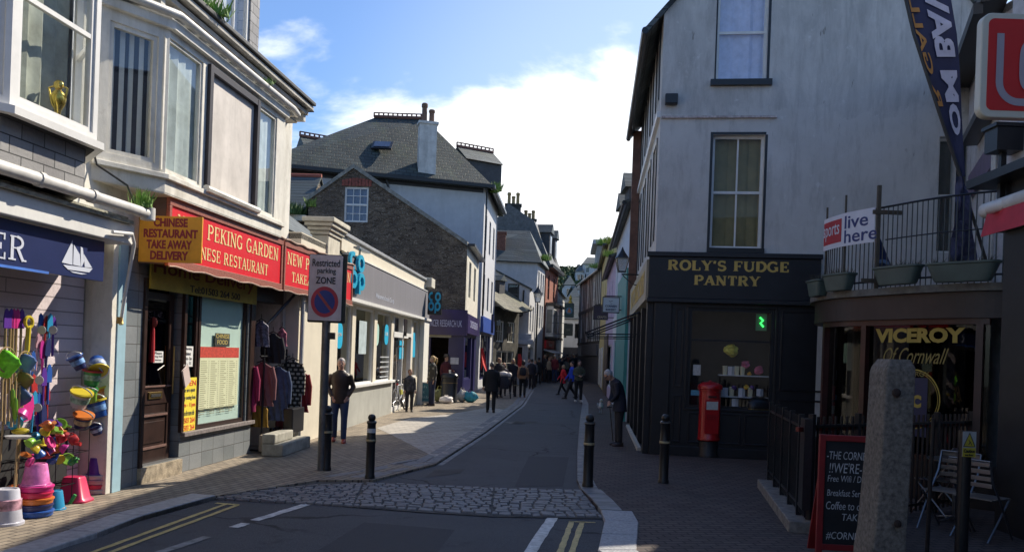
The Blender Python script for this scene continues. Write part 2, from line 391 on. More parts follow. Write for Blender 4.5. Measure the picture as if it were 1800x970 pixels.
def letter(body, fr, u0, u1, z0, z1, d, mat, parent, serif=False, bold=0.0, ital=0.0, skew=0.0, name='lettering', raw=None, depth=.004, mirror=False):
    """lettering fitted into the rectangle u0..u1, z0..z1 standing just proud of a plane at d"""
    vs, fs = raw if raw else (serif_mesh(body, bold or 1.0) if serif else text_mesh(body, bold, ital))
    if not vs: return None
    xa, xb = min(v.x for v in vs), max(v.x for v in vs); ya, yb = min(v.y for v in vs), max(v.y for v in vs); za, zb = min(v.z for v in vs), max(v.z for v in vs)
    mb = MB(); out = []
    for v in vs:
        fx = (v.x-xa)/(xb-xa); fx = 1-fx if mirror else fx
        fy = (v.y-ya)/(yb-ya)
        out.append(fr.P(u0+(u1-u0)*fx, d+.002+depth*(v.z-za)/max(zb-za, 1e-6), z0+(z1-z0)*fy+skew*fx))
    mb.add(out, fs); return mk(name, mb, mat, parent)
# ------------------------------------------------------------ walls, windows, houses
def wallmesh(fr, u0, u1, z0, z1, ops, th=.25, mb=None):
    mb = mb or MB()
    us = sorted(set([u0, u1]+[x for o in ops for x in o[:2] if u0 < x < u1])); zs = sorted(set([z0, z1]+[x for o in ops for x in o[2:4] if z0 < x < z1]))
    def hole(a, b, c, d): 
        return any(o[0] <= (a+b)/2 <= o[1] and o[2] <= (c+d)/2 <= o[3] for o in ops)
    for i in range(len(us)-1):
        for j in range(len(zs)-1):
            a, b, c, d = us[i], us[i+1], zs[j], zs[j+1]
            if not hole(a, b, c, d):
                mb.quad(fr.P(a,0,c), fr.P(b,0,c), fr.P(b,0,d), fr.P(a,0,d)); mb.quad(fr.P(b,-th,c), fr.P(a,-th,c), fr.P(a,-th,d), fr.P(b,-th,d))
    for (a, b, c, d) in [o[:4] for o in ops]:
        a, b, c, d = max(a,u0), min(b,u1), max(c,z0), min(d,z1)
        mb.quad(fr.P(a,0,c), fr.P(a,0,d), fr.P(a,-th,d), fr.P(a,-th,c)); mb.quad(fr.P(b,0,d), fr.P(b,0,c), fr.P(b,-th,c), fr.P(b,-th,d))
        mb.quad(fr.P(a,0,d), fr.P(b,0,d), fr.P(b,-th,d), fr.P(a,-th,d)); mb.quad(fr.P(b,0,c), fr.P(a,0,c), fr.P(a,-th,c), fr.P(b,-th,c))
    return mb
def window(fr, r, root, fm=None, cols=2, rows=2, mid=True, w=.05, d=-.10, cur=None, sill=None, pane=None, dep=.06, mull=.022, curd=.22, surround=None, wav=1.0):
    """frame > pane, curtain ; r = u0,u1,z0,z1"""
    u0, u1, z0, z1 = r; fm = fm or white; mb = MB()
    mb.bx(fr, u0, u0+w, d-dep, d, z0, z1); mb.bx(fr, u1-w, u1, d-dep, d, z0, z1)
    mb.bx(fr, u0+w, u1-w, d-dep, d, z0, z0+w); mb.bx(fr, u0+w, u1-w, d-dep, d, z1-w, z1)
    if mid:
        zm = (z0+z1)/2; mb.bx(fr, u0+w, u1-w, d-dep*.8, d-.003, zm-w*.5, zm+w*.5)
    for i in range(1, cols):
        x = u0+w+(u1-u0-2*w)*i/cols; mb.bx(fr, x-mull/2, x+mull/2, d-dep*.7, d-.006, z0+w, z1-w)
    nr = rows
    for j in range(1, nr):
        z = z0+(z1-z0)*j/nr
        if mid and abs(z-(z0+z1)/2) < .05: continue
        mb.bx(fr, u0+w, u1-w, d-dep*.65, d-.009, z-mull/2, z+mull/2)
    o = mk('window', mb, fm, root)
    p = MB(); dd = d-dep*.5; p.quad(fr.P(u0+w,dd,z0+w), fr.P(u1-w,dd,z0+w), fr.P(u1-w,dd,z1-w), fr.P(u0+w,dd,z1-w)); mk('pane', p, pane or glass, o)
    c = MB(); e = d-curd
    if cur is None or cur == 'dark':
        c.bx(fr, u0-.05, u1+.05, e-.35, e-.30, z0-.05, z1+.05); c.bx(fr, u0-.06, u0-.05, e-.3, d-dep, z0, z1); c.bx(fr, u1+.05, u1+.06, e-.3, d-dep, z0, z1); mk('dark_interior', c, dark, o)
    else:
        n = max(8, int((u1-u0)/.06)); vs = []
        for i in range(n+1):
            uu = u0+(u1-u0)*i/n; off = (.018*math.sin(i*2.1)+.01*math.sin(i*.9))*wav
            vs += [fr.P(uu, e+off, z0-.04), fr.P(uu, e+off, z1+.04)]
        c.add(vs, [(2*i, 2*i+2, 2*i+3, 2*i+1) for i in range(n)]); mk('curtain', c, cur, o, smooth=True)
    if sill:
        s = MB(); s.bx(fr, u0-.08, u1+.08, -.02, .09, z0-.09, z0-.003); mk('sill', s, sill, o)
    if surround:
        s = MB(); q = .09
        s.bx(fr, u0-q, u0, 0.001, .025, z0, z1+q); s.bx(fr, u1, u1+q, .001, .025, z0, z1+q); s.bx(fr, u0, u1, .001, .025, z1, z1+q); mk('surround', s, surround, o)
    return o
def house(name, label, poly, h, wm, ops=None, cat='building', base=0.0, skip=(), cap=True, th=.25, wms=None, group=None):
    ops = ops or {}; c = sum((Vector((p[0],p[1],0)) for p in poly), ZERO)/len(poly); c.z = base
    root = thing(name, label, cat, c, group); frs = []
    for i in range(len(poly)):
        fr = Fr(poly[i], poly[(i+1) % len(poly)]); frs.append(fr)
        if i in skip: continue
        mk('wall', wallmesh(fr, 0, fr.L, base, h, ops.get(i, []), th), (wms or {}).get(i, wm), root)
    if cap:
        mb = MB(); mb.prism([(p[0],p[1],h-.12) for p in poly], (0,0,.10)); mk('ceiling_slab', mb, M('roof_felt', (.08,.08,.08), .9), root)
    return root, frs
def roof(root, poly, zE, zR, axis=0, hip0=0.0, hip1=0.0, over=.3, m=None, gm=None, ridge=None, gut=None, near=True):
    """ridge runs parallel to edge axis of a four-cornered plan"""
    p = [Vector((q[0],q[1])) for q in (poly[axis:]+poly[:axis])]
    a, b, c, d = p; e = (b-a).normalized(); f = (d-a).normalized()
    A = a-f*over-(e*over if hip0 else e*.08); B = b-f*over+(e*over if hip1 else e*.08); C_ = c+f*over+(e*over if hip1 else e*.08); D = d+f*over-(e*over if hip0 else e*.08)
    R0 = (a+d)/2+e*hip0-(e*.08 if not hip0 else e*0); R1 = (b+c)/2-e*hip1+(e*.08 if not hip1 else e*0)
    wd = (d-a).length/2; zo = zE-over*(zR-zE)/wd
    V = lambda q, z: Vector((q.x,q.y,z))
    mb = MB(); mb.add([V(A,zo),V(B,zo),V(C_,zo),V(D,zo),V(R0,zR),V(R1,zR)], [(0,1,5,4),(2,3,4,5)]+([(3,0,4)] if hip0 else [])+([(1,2,5)] if hip1 else []))
    o = mk('roof', mb, m, root, solid=.09)
    g = MB()
    if not hip0 and near: g.prism([V(a,zE),V(d,zE),V((a+d)/2,zR-.1)], (e.x*.2,e.y*.2,0))
    if not hip1: g.prism([V(b,zE),V((b+c)/2,zR-.1),V(c,zE)], (-e.x*.2,-e.y*.2,0))
    if g.v: mk('gable', g, gm, root)
    if ridge:
        r = MB(); r.tube([V(R0,zR+.02), V(R1,zR+.02)], .09, 8); mk('ridge_tiles', r, ridge, o)
    if gut:
        r = MB(); r.tube([V(A,zo-.06), V(B,zo-.06)], .07, 8); r.tube([V(D,zo-.06), V(C_,zo-.06)], .07, 8)
        mk('gutter', r, gut, root)
    return o
def chimney(root, c, w, dpt, z0, z1, m, pots=2, pm=None, rz=0.0, caph=.12, ph=.45, cols=None):
    R = Matrix.Rotation(rz, 3, 'Z'); mb = MB(); c = Vector((c[0],c[1],0))
    mb.box(c+Vector((0,0,(z0+z1)/2)), (w,dpt,z1-z0), R); mb.box(c+Vector((0,0,z1-.02)), (w+.12,dpt+.12,caph), R)
    o = mk('chimney', mb, m, root)
    for i in range(pots):
        q = R @ Vector(((i-(pots-1)/2)*(w/max(pots,1))*.85, 0, 0))+c
        hh = ph*(1 if i % 2 == 0 else .7)
        p = MB(); p.lathe(q+Vector((0,0,z1+.03)), [(.13,0),(.12,hh*.75),(.15,hh*.8),(.15,hh*.95),(.12,hh)], 10); mk('chimney_pot', p, pm or M('pot', (.32,.16,.09), .8), o)
    return o
# ============================================================ ground, road, paving
def flat(name, pts, z, m, th=0.0):
    mb = MB()
    if th: mb.prism([(p[0],p[1],z-th) for p in reversed(pts)][::-1], (0,0,th))
    else: mb.add([(p[0],p[1],z) for p in pts], [tuple(range(len(pts)))])
    o = mk(name, mb, m); struct(o); return o
def gx(l): return [G(x, y).xy for x, y in l]
def asphalt_mat():
    m, t, b = _base('asphalt'); geo = N(t, 'ShaderNodeNewGeometry').outputs['Position']; b.inputs['Roughness'].default_value = .78; b.inputs['Specular IOR Level'].default_value = .35
    c = _mixc(t, _ramp(t, _noise(t, geo, .55, 6, .65), .35, .68), (.034,.036,.042), (.058,.060,.066))
    c = _mixc(t, _ramp(t, _noise(t, geo, 130, 3, .8), .42, .72, 0, .9), c, (.15,.15,.155))
    c = _mixc(t, _ramp(t, _noise(t, geo, 1.7, 5, .7), .60, .70, 0, .55), c, (.020,.021,.024))
    mpn = N(t, 'ShaderNodeMapping'); mpn.inputs['Scale'].default_value = (3.2, .25, 1); mpn.inputs['Rotation'].default_value = (0,0,-.06); t.links.new(geo, mpn.inputs[0])
    c = _mixc(t, _ramp(t, _noise(t, mpn.outputs[0], 1.0, 4, .6), .55, .72, 0, .35), c, (.075,.076,.080))
    nz_ = N(t, 'ShaderNodeTexNoise', ins={'Scale': 2.5, 'Detail': 4.0}); t.links.new(geo, nz_.inputs['Vector']); vm = N(t, 'ShaderNodeVectorMath', operation='MULTIPLY_ADD'); t.links.new(nz_.outputs['Color'], vm.inputs[0]); vm.inputs[1].default_value = (.5,.5,0); t.links.new(geo, vm.inputs[2])
    vo = N(t, 'ShaderNodeTexVoronoi', feature='DISTANCE_TO_EDGE', ins={'Scale': .42}); t.links.new(vm.outputs[0], vo.inputs['Vector'])
    cr_f = _ramp(t, vo.outputs['Distance'], .004, .010, 1, 0); ms_ = N(t, 'ShaderNodeMath', operation='MULTIPLY'); t.links.new(cr_f, ms_.inputs[0]); t.links.new(_ramp(t, _noise(t, geo, .3, 2), .48, .56), ms_.inputs[1])
    c = _mixc(t, ms_.outputs[0], c, (.014,.014,.016)); t.links.new(c, b.inputs['Base Color'])
    bp = N(t, 'ShaderNodeBump', ins={'Strength': 1.0, 'Distance': .005}); t.links.new(_noise(t, geo, 140, 4, .7), bp.inputs['Height']); t.links.new(bp.outputs[0], b.inputs['Normal']); return m
asphalt = asphalt_mat()
brickL = PM('paving_left', (.29,.235,.17), (.40,.33,.24), (.10,.085,.07), .2, .1, (.3,1), True, .008, .85, .004, var=.3, stain=.45)
brickR = PM('paving_right', (.10,.072,.064), (.145,.11,.095), (.03,.026,.026), .2, .1, (1,.18), True, .009, .85, .005, var=.3, stain=.5)
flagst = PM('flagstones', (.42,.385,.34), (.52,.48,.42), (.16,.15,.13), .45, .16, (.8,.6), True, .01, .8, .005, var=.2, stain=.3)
ground = flat('ground', [(-400,-60),(400,-60),(400,700),(-400,700)], -.14, M('earth', (.10,.095,.085), .95))
# the one-piece paved surface that carries both pavements (z=0), the carriageway lies a few mm above/below it
pavL = flat('pavement_left', [(-9,-2),(-1.9,-2)]+gx([(69,970),(117,952),(172,936),(248,907),(379,871),(560,843),(655,843),(767,814),(825,777),(853,759),(918,711),(937,682),(942,668)])+[(3.2,75),(-9,75)], 0.0, brickL, .12)
pavR = flat('pavement_right', gx([(1108,968),(1115,917),(1097,915),(1056,895),(1023,860),(1014,843),(1014,795),(1018,743),(1023,709),(1018,695),(1002,672)])[::-1]+[(2.0,-2),(14,-2),(14,80),(5.0,80)], 0.0, brickR, .12)
road_main = flat('road', [(-3.2,-2)]+[(3.2,-2)]+gx([(1051,967),(1063,915),(1059,905),(1023,860),(1016,843),(1016,795),(1020,743),(1025,709),(1020,695),(1004,672)])+[(5.4,80),(3.0,80)]+gx([(942,668),(935,682),(916,711),(851,759),(823,777),(765,814),(655,843),(560,843),(379,873),(248,909),(172,938),(117,954),(69,972)]), -.035, asphalt)
# granite setts laid stone by stone
sett_m = M('granite_sett', (.165,.16,.16), .62, var=.35, scale=9, bump=.004, bscale=50, spec=.6)
def setts(name, quad, cw, ch, z, m, hv=.02, gap=.014, seed=1, warp=.0, nrow=None):
    """quad: four ground corners a(b0) b(b1) c(t1) d(t0); rows run from a-b up to d-c"""
    rnd = random.Random(seed); a, b, c, d = [Vector((p[0],p[1])) for p in quad]; mb = MB()
    rows = nrow or max(1, int(round(((d-a).length+(c-b).length)/2/ch)))
    for j in range(rows):
        v0, v1 = j/rows, (j+1)/rows; A = a.lerp(d, v0); B = b.lerp(c, v0); A1 = a.lerp(d, v1); B1 = b.lerp(c, v1)
        Lr = (B-A).length; u = -rnd.random()*cw/Lr
        while u < 1:
            w = cw/Lr*rnd.uniform(.65, 1.3); u0, u1 = max(u,0), min(u+w,1); u += w
            if u1-u0 < .02/Lr*2: continue
            g = gap; q = [A.lerp(B,u0), A.lerp(B,u1), A1.lerp(B1,u1), A1.lerp(B1,u0)]; ce = sum(q, Vector((0,0)))/4
            pts = [ce+(p-ce)*(1-g*1.1/max((p-ce).length, .05))+Vector((rnd.uniform(-.003,.003), rnd.uniform(-.003,.003))) for p in q]
            h = z+rnd.uniform(-hv, hv*.4)
            top = [p.lerp(ce, .13) for p in pts]
            zz = [h+rnd.uniform(-.005,.005) for _ in range(4)]
            vs = [(p.x,p.y,z-.08) for p in pts]+[(p.x,p.y,h-.013) for p in pts]+[(p.x,p.y,zz[i]) for i, p in enumerate(top)]
            mb.add(vs, [(0,1,5,4),(1,2,6,5),(2,3,7,6),(3,0,4,7),(4,5,9,8),(5,6,10,9),(6,7,11,10),(7,4,8,11),(8,9,10,11)])
    o = mk(name, mb, m); struct(o); return o
band_bed = flat('cobble_bed', gx([(379,873),(560,882),(732,895),(863,903),(1060,907),(1024,858),(870,853),(656,845),(560,841),(378,864)]), -.026, M('joint_sand', (.085,.08,.072), .95, bump=.004))
def gq(l): return [G(x, y).xy for x, y in l]
setts('cobble_band', gq([(379,873),(620,886),(640,845),(400,860)]), .15, .09, -.006, sett_m, .009, gap=.011, seed=3, nrow=13)
setts('cobble_band', gq([(621,886),(863,901),(868,855),(641,845)]), .15, .09, -.006, sett_m, .009, gap=.011, seed=4, nrow=13)
setts('cobble_band', gq([(864,901),(1060,906),(1022,859),(869,855)]), .15, .09, -.006, sett_m, .009, gap=.011, seed=5, nrow=13)
kerb_m = M('granite_kerb', (.36,.35,.34), .6, var=.25, scale=14, bump=.003, bscale=90)
def kerb(name, line, width, side, z, L, seed=1, m=None, gap=.008, h=.12):
    """a run of kerbstones following a polyline; side +1 = stones lie to the left of the walking direction"""
    rnd = random.Random(seed); mb = MB(); P = [Vector((p[0],p[1])) for p in line]; segs = []
    nor = []
    for i in range(len(P)):
        t = (P[min(i+1,len(P)-1)]-P[max(i-1,0)]).normalized(); nor.append(Vector((-t.y,t.x))*side)
    for i in range(len(P)-1):
        l = (P[i+1]-P[i]).length; n = max(1, int(round(l/L)))
        for k in range(n):
            t0, t1 = k/n+gap/l/2, (k+1)/n-gap/l/2
            a = P[i].lerp(P[i+1],t0); b = P[i].lerp(P[i+1],t1); na = nor[i].lerp(nor[i+1],t0)*width; nb = nor[i].lerp(nor[i+1],t1)*width
            q = [a, b, b+nb, a+na] if side > 0 else [a+na, b+nb, b, a]
            zz = z+rnd.uniform(-.004,.004)
            ce = sum(q, Vector((0,0)))/4; top = [p.lerp(ce,.04) for p in q]
            vs = [(p.x,p.y,z-h) for p in q]+[(p.x,p.y,zz-.01) for p in q]+[(p.x,p.y,zz) for p in top]
            mb.add(vs, [(0,1,5,4),(1,2,6,5),(2,3,7,6),(3,0,4,7),(4,5,9,8),(5,6,10,9),(6,7,11,10),(7,4,8,11),(8,9,10,11)])
    o = mk(name, mb, m or kerb_m); struct(o); return o
kerb('kerb', [(-3.15,1)]+gx([(69,970),(172,936),(248,907),(379,871)]), .30, 1, .012, .9, 2)
setts('kerb_setts', gq([(560,838),(655,840),(767,812),(730,806)]), .2, .14, .006, sett_m, .01, seed=8, nrow=3)
kerb('kerb_setts', gx([(767,813),(825,777),(853,759),(918,711),(937,682),(942,668)]), .17, 1, .006, .2, 5, sett_m)
kerb('kerb_setts', [p+Vector((-.19,.02)) for p in gx([(767,813),(825,777),(853,759),(918,711),(937,682),(942,668)])], .17, 1, .006, .24, 6, sett_m)
_gp = [Vector(q) for q in gx([(767,814),(825,777),(853,759),(918,711),(937,682)])]
flat('gutter_strip', [(q.x+.01,q.y) for q in _gp]+[(q.x+.10,q.y-.02) for q in reversed(_gp)], -.027, M('drain_concrete', (.17,.17,.168), .6, var=.55, scale=6, bump=.002))
kerb('kerb_setts', gx([(1022,860),(1014.5,843),(1014.5,795),(1018.5,743),(1023.5,709),(1018.5,695),(1003,673)]), .24, -1, .006, .2, 9, sett_m)
kerb('kerb', gx([(1056,896),(1040,876),(1023,860)]), .26, -1, .008, .3, 10, M('kerb_stone', (.21,.21,.21), .6, var=.3, bump=.003))
kerb('kerb', [(1.9,3)]+gx([(1051,967),(1063,915),(1056,897)]), .37, -1, .012, .8, 12, M('kerb_pale_granite', (.33,.33,.34), .6, var=.35, scale=40, bump=.003))
# pale flagstone patch by the shop on the left pavement
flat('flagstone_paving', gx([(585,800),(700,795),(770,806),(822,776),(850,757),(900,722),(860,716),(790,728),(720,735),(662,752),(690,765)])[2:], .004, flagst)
# road paint
wp = M('road_white', (.52,.52,.50), .6, var=.35, scale=14, bump=.002); yp = M('road_yellow', (.50,.38,.14), .6, var=.3, scale=14, bump=.002)
def strip(name, a, b, w, m, w2=None):
    A, B = G(*a).xy, G(*b).xy; t = (B-A).normalized(); n = Vector((-t.y,t.x)); w2 = w2 or w
    r = random.Random(int(a[0]*7+a[1])); k = 14; L = []; R = []
    for i in range(k+1):
        p = A.lerp(B, i/k); ww = (w+(w2-w)*i/k)/2
        L.append(p+n*(ww+r.uniform(-.006,.006))); R.append(p-n*(ww+r.uniform(-.006,.006)))
    mb = MB(); vs = []
    for i in range(k+1): vs += [(R[i].x,R[i].y,-.029), (L[i].x,L[i].y,-.029)]
    mb.add(vs, [(2*i,2*i+2,2*i+3,2*i+1) for i in range(k)])
    o = mk(name, mb, m); struct(o); return o
strip('white_road_line', (448,909), (543,880), .11, wp); strip('white_road_line', (411,921), (432,914), .11, wp)
strip('white_road_line', (365,937), (250,974), .10, M('road_white_worn', (.20,.20,.195), .7, var=.5, scale=10))
strip('white_road_line', (972,904), (918,985), .12, wp)
strip('yellow_road_line', (120,979), (396,881), .055, yp); strip('yellow_road_line', (150,980), (418,882), .055, yp); strip('yellow_road_line', (379,879), (420,882), .06, yp)
strip('yellow_road_line', (1005,911), (975,990), .06, yp); strip('yellow_road_line', (1024,911), (996,990), .06, yp); strip('yellow_road_line', (1000,911), (1047,913), .05, yp)
# patched asphalt and iron covers
flat('asphalt_patch', gx([(745,835),(808,828),(818,820),(765,822)]), -.031, M('asphalt_patch', (.06,.058,.056), .9, bump=.004))
flat('asphalt_patch', gx([(900,742),(945,742),(945,738),(905,738)]), -.031, MC['asphalt_patch'])
def cover(px, py, r, label):
    c = G(px, py); mb = MB(); mb.lathe((c.x,c.y,-.034), [(r,0),(r,.006),(r*.92,.006),(r*.92,.003)], 24)
    for i in range(5): mb.box((c.x+(i-2)*r*.3,c.y,-.027), (.02,r*1.2,.006))
    tag(mk('manhole_cover', mb, M('cast_iron', (.04,.04,.042), .5, .6, bump=.001)), label, 'manhole cover')
flat('asphalt_patch', gx([(560,960),(760,975),(800,925),(640,912)]), -.0315, M('asphalt_patch_dark', (.037,.038,.043), .8, var=.35, scale=60, bump=.004, bscale=150))
flat('asphalt_patch', gx([(905,850),(990,850),(1000,800),(930,798)]), -.0312, MC['asphalt_patch_dark'])
cover(905, 741, .3, 'dark iron cover set in the narrow road beyond the bollards')
# ============================================================ left side: toy shop, restaurant
def LA(Y, d=0.0): return (-5.72+.103*Y+d*.995, Y-d*.1)
LF = Fr(LA(2.0), LA(15.1))
def lu(Y): return (Vector(LA(Y))-LF.o).dot(LF.d)
ldir = (LF.d.x, LF.d.y)
tile_m = PM('grey_wall_tile', (.20,.22,.225), (.28,.295,.30), (.12,.12,.12), .36, .22, ldir, ms=.006, rough=.45, bump=.002, var=.25, offset=.0)
slatehung = PM('slate_hanging', (.26,.25,.245), (.36,.35,.34), (.05,.05,.05), .30, .155, ldir, ms=.006, rough=.6, bump=.006, var=.2)
shiplap = PM('white_shiplap', (.72,.62,.64), (.78,.68,.70), (.34,.29,.30), 2.6, .15, ldir, ms=.007, rough=.6, bump=.008, var=.12)
roofslate = PM('roof_slate', (.07,.09,.092), (.135,.16,.155), (.015,.018,.02), .30, .16, ldir, ms=.012, rough=.6, bump=.006, var=.35, stain=.5, moss=.2)
IN = (-LF.n.x, -LF.n.y)
def inn(p, D): return (p[0]+IN[0]*D, p[1]+IN[1]*D)
# --- toy shop building
polyT = [LA(2.0), LA(9.9), inn(LA(9.9),7), inn(LA(2.0),7)]
toy, fT = house('shop_building', 'white shop with slate-hung bay window and blue fascia sign above hanging beach toys', polyT, 6.1, offwhite, {}, 'shop', skip=(0,))
mk('wall', wallmesh(LF, 0, lu(9.15), 3.1, 6.1, [(lu(6.9), lu(8.5), 3.8, 5.6)], .25), offwhite, toy)
sf = Fr(LA(2.0,-.30), LA(9.62,-.30))
mk('shiplap_wall', wallmesh(sf, 0, sf.L, 0, 3.1, [(1.2, 6.22, .75, 2.42)], .12), shiplap, toy)
window(sf, (1.2, 6.22, .75, 2.42), toy, offwhite, cols=3, rows=1, mid=False, w=.07, d=-.03, pane=glass_dark)
mb = MB(); mb.bx(LF, lu(9.62), lu(9.72), -.2, .05, 0, 3.0); mk('corner_post', mb, offwhite, toy, bevel=.006)
mb = MB(); mb.bx(LF, lu(9.723), lu(9.9), -.2, .065, 0, 3.0); mk('blue_pilaster', mb, M('pale_blue_paint', (.34,.52,.60), .5, var=.1, streak=.25), toy, bevel=.006)
FE = LF.uz(236,415,.35)[0]
mb = MB(); mb.bx(LF, 0, FE, .0, .35, 2.90, 3.12); mk('fascia_board', mb, white, toy, bevel=.008)
mb = MB(); mb.bx(LF, 0, FE-.1, .0, .40, 3.123, 3.16); mb.bx(LF, 0, FE-.05, .0, .30, 3.163, 3.21); mk('cornice', mb, M('mossy_stone', (.34,.33,.27), .9, var=.4, scale=12, bump=.008), toy)
GE = LF.uz(260,378,.47)[0]
mb = MB(); mb.tube([LF.P(0,.47,3.27), LF.P(GE,.47,3.27)], .062, 12)
for Y in (5, 6.4, 7.7, 8.5): mb.tube([LF.P(lu(Y),.47,3.27), LF.P(lu(Y+.07),.47,3.27)], .074, 12)
mb.lathe(LF.P(GE,.47,3.20), [(.08,0),(.08,.14)], 12); mk('gutter', mb, M('pale_gutter', (.62,.60,.56), .45, streak=.25), toy, smooth=True)
# downpipe by the pilaster
mb = MB(); pq = lambda px, py, d: LF.P(LF.uz(px,py,d)[0], d, LF.uz(px,py,d)[1])
mb.tube([pq(198,408,.40), pq(232,411,.40), pq(236,428,.38), pq(217,535,.14), pq(213,562,.12)], .020, 8); mk('overflow_pipe', mb, white, toy, smooth=True)
mb = MB(); mb.tube([pq(212,560,.12), pq(213,570,.14)], .026, 8); mb.box(pq(210,563,.13), (.05,.05,.08)); mk('brass_tap', mb, M('brass', (.55,.38,.14), .35, 1.0), toy)
# projecting bay with sash window
def bay(root, pts, z0, z1, specs, wm, top=None, bot=None, zt=None, zb=None):
    V = [Vector(p) for p in pts]
    for i in range(len(V)-1):
        fr = Fr(V[i], V[i+1]); ops, ws = specs[i](fr)
        mk('bay_wall', wallmesh(fr, 0, fr.L, z0, z1, ops, .09), wm, root)
        for w in ws: w()
    for (z, t, m, o) in ((zb, bot, None, 1), (zt, top, None, 1)):
        if z is None: continue
        c = sum(V, Vector((0,0)))/len(V)
        mb = MB(); mb.prism([(p.x,p.y,z) for p in V], (0,0,.06)); mk('bay_board', mb, t, root)
def one(fr0):
    pass
bB = [LA(6.4), (-4.40,7.10), (-4.262,8.32), LA(8.98)]
def spA(fr): r = (.08, fr.L-.05, 3.86, 5.75); return [r], [lambda: window(fr, r, toy, white, 1, 1, True, .05, -.02, cur=curtain_w)]
def spB(fr): r = (.10, fr.L-.07, 3.86, 5.75); return [r], [lambda: window(fr, r, toy, white, 1, 1, True, .045, -.02, cur=M('dusty_curtain', (.36,.38,.33), .9, var=.3, scale=5), pane=glass_old, curd=.26)]
bay(toy, bB, 3.78, 6.05, [spA, spB, spA], white)
def ring(fr_pts, d, z0, z1):
    V = [Vector((p[0],p[1])) for p in fr_pts]; out = []
    for i, p in enumerate(V):
        t = (V[min(i+1,len(V)-1)]-V[max(i-1,0)]).normalized(); n = Vector((t.y,-t.x)); out.append(p+n*d)
    return out
def skirt(name, pts, d0, d1, z0, z1, m, root, bevel=0):
    a = ring(pts, d1, 0, 0); b = ring(pts, d0, 0, 0); mb = MB()
    for i in range(len(a)-1):
        mb.hexa([(a[i].x,a[i].y,z0),(a[i+1].x,a[i+1].y,z0),(b[i+1].x,b[i+1].y,z0),(b[i].x,b[i].y,z0),(a[i].x,a[i].y,z1),(a[i+1].x,a[i+1].y,z1),(b[i+1].x,b[i+1].y,z1),(b[i].x,b[i].y,z1)])
    return mk(name, mb, m, root, bevel=bevel)
skirt('sill', bB, -.1, .07, 3.71, 3.78, white, toy)
skirt('slate_apron', bB, -.55, -.10, 3.25, 3.705, slatehung, toy)
mb = MB(); mb.prism([(p[0],p[1],3.70) for p in ring(bB,-.02,0,0)], (0,0,.012)); mk('bay_soffit', mb, dark, toy)
# gilt ornament on the window ledge
c = LF.P(lu(7.95), .47, 3.86); mb = MB()
mb.lathe(c, [(.07,0),(.07,.03),(.02,.06),(.03,.12),(.06,.17),(.075,.23),(.05,.29),(.02,.32)], 14); mb.ell(c+Vector((0,0,.36)), (.05,.03,.05)); mb.tube([c+Vector((-.07,0,.24)), c+Vector((-.09,0,.33)), c+Vector((-.02,0,.36))], .01); mb.tube([c+Vector((.07,0,.24)), c+Vector((.09,0,.33)), c+Vector((.02,0,.36))], .01)
tag(mk('ornament', mb, M('gilt', (.75,.55,.12), .25, .9), smooth=True), 'golden trophy-like ornament standing inside the upper bay window', 'ornament')
# blue fascia sign
sg = thing('fascia_sign', 'navy blue shop sign with white letters and a sailing boat above the beach toys', 'sign', LF.P(lu(6), .25, 2.44))
mb = MB(); mb.bx(LF, 0, lu(9.12), .20, .25, 2.44, 2.88); mk('sign_board', mb, M('navy_board', (.018,.028,.10), .35, var=.08), sg, bevel=.004)
mb = MB(); mb.bx(LF, 0, lu(8.2), .251, .262, 2.43, 2.455); mk('blue_trim', mb, M('bright_blue', (.08,.20,.62), .4), sg)
u0, u1, z0, z1 = LF.rect(15, 411, 45, 462, .25); lw = M('sign_white', (.60,.63,.72), .5, var=.05)
letter('R', LF, u0, u1, z0, z1, .252, lw, sg, serif=True, bold=.8)
letter('E', LF, u0-(u1-u0)*1.02, u0-.04, z0, z1, .252, lw, sg, serif=True, bold=.8)
u0, u1, z0, z1 = LF.rect(108, 417, 166, 486, .25); w_, h_ = u1-u0, z1-z0
def sp(l): return [LF.P(u0+w_*x, .252, z0+h_*y) for x, y in l]
mb = MB()
for poly in ([(.30,.98),(.02,.26),(.32,.24)], [(.34,.86),(.34,.25),(.56,.24),(.52,.6)], [(.54,.84),(.60,.82),(.66,.42),(.60,.25),(.57,.24),(.55,.6)], [(.64,.64),(.90,.26),(.68,.24)], [(.06,.20),(.92,.24),(.82,.10),(.20,.08)], [(.25,.05),(.75,.04),(.6,.0),(.35,.01)]):
    mb.prism(sp(poly), LF.n.to_3d()*.004)
mk('boat_emblem', mb, lw, sg)
# --- restaurant building
polyR = [LA(9.9), LA(15.1), inn(LA(15.1),7), inn(LA(9.9),7)]
res, fR = house('restaurant_building', 'grey-white restaurant with peeling bay windows, dentilled eaves and grey tiled ground floor', polyR, 6.1, offwhite, {}, 'restaurant', skip=(0,))
U = lu
dr = (U(10.40), U(11.38), .22, 2.55); sh = (U(11.40), U(13.50), .56, 2.55); cl = (U(13.80), U(14.95), .02, 2.55)
mk('tiled_wall', wallmesh(LF, U(9.903), U(13.72), 0, 2.95, [dr, sh], .22), tile_m, res)
mk('wall', wallmesh(LF, U(9.15), U(15.1), 2.952, 6.1, [], .25), offwhite, res)
mb = MB(); mb.bx(LF, U(14.97), U(15.1), -.25, 0, 0, 2.95); mk('brick_pier', mb, M('pale_stone', (.50,.47,.40), .85, var=.2, bump=.004), res)
mb = MB(); mb.bx(LF, U(13.72), U(14.97), -.25, .0, 2.55, 2.95); mk('lintel', mb, darkb, res)
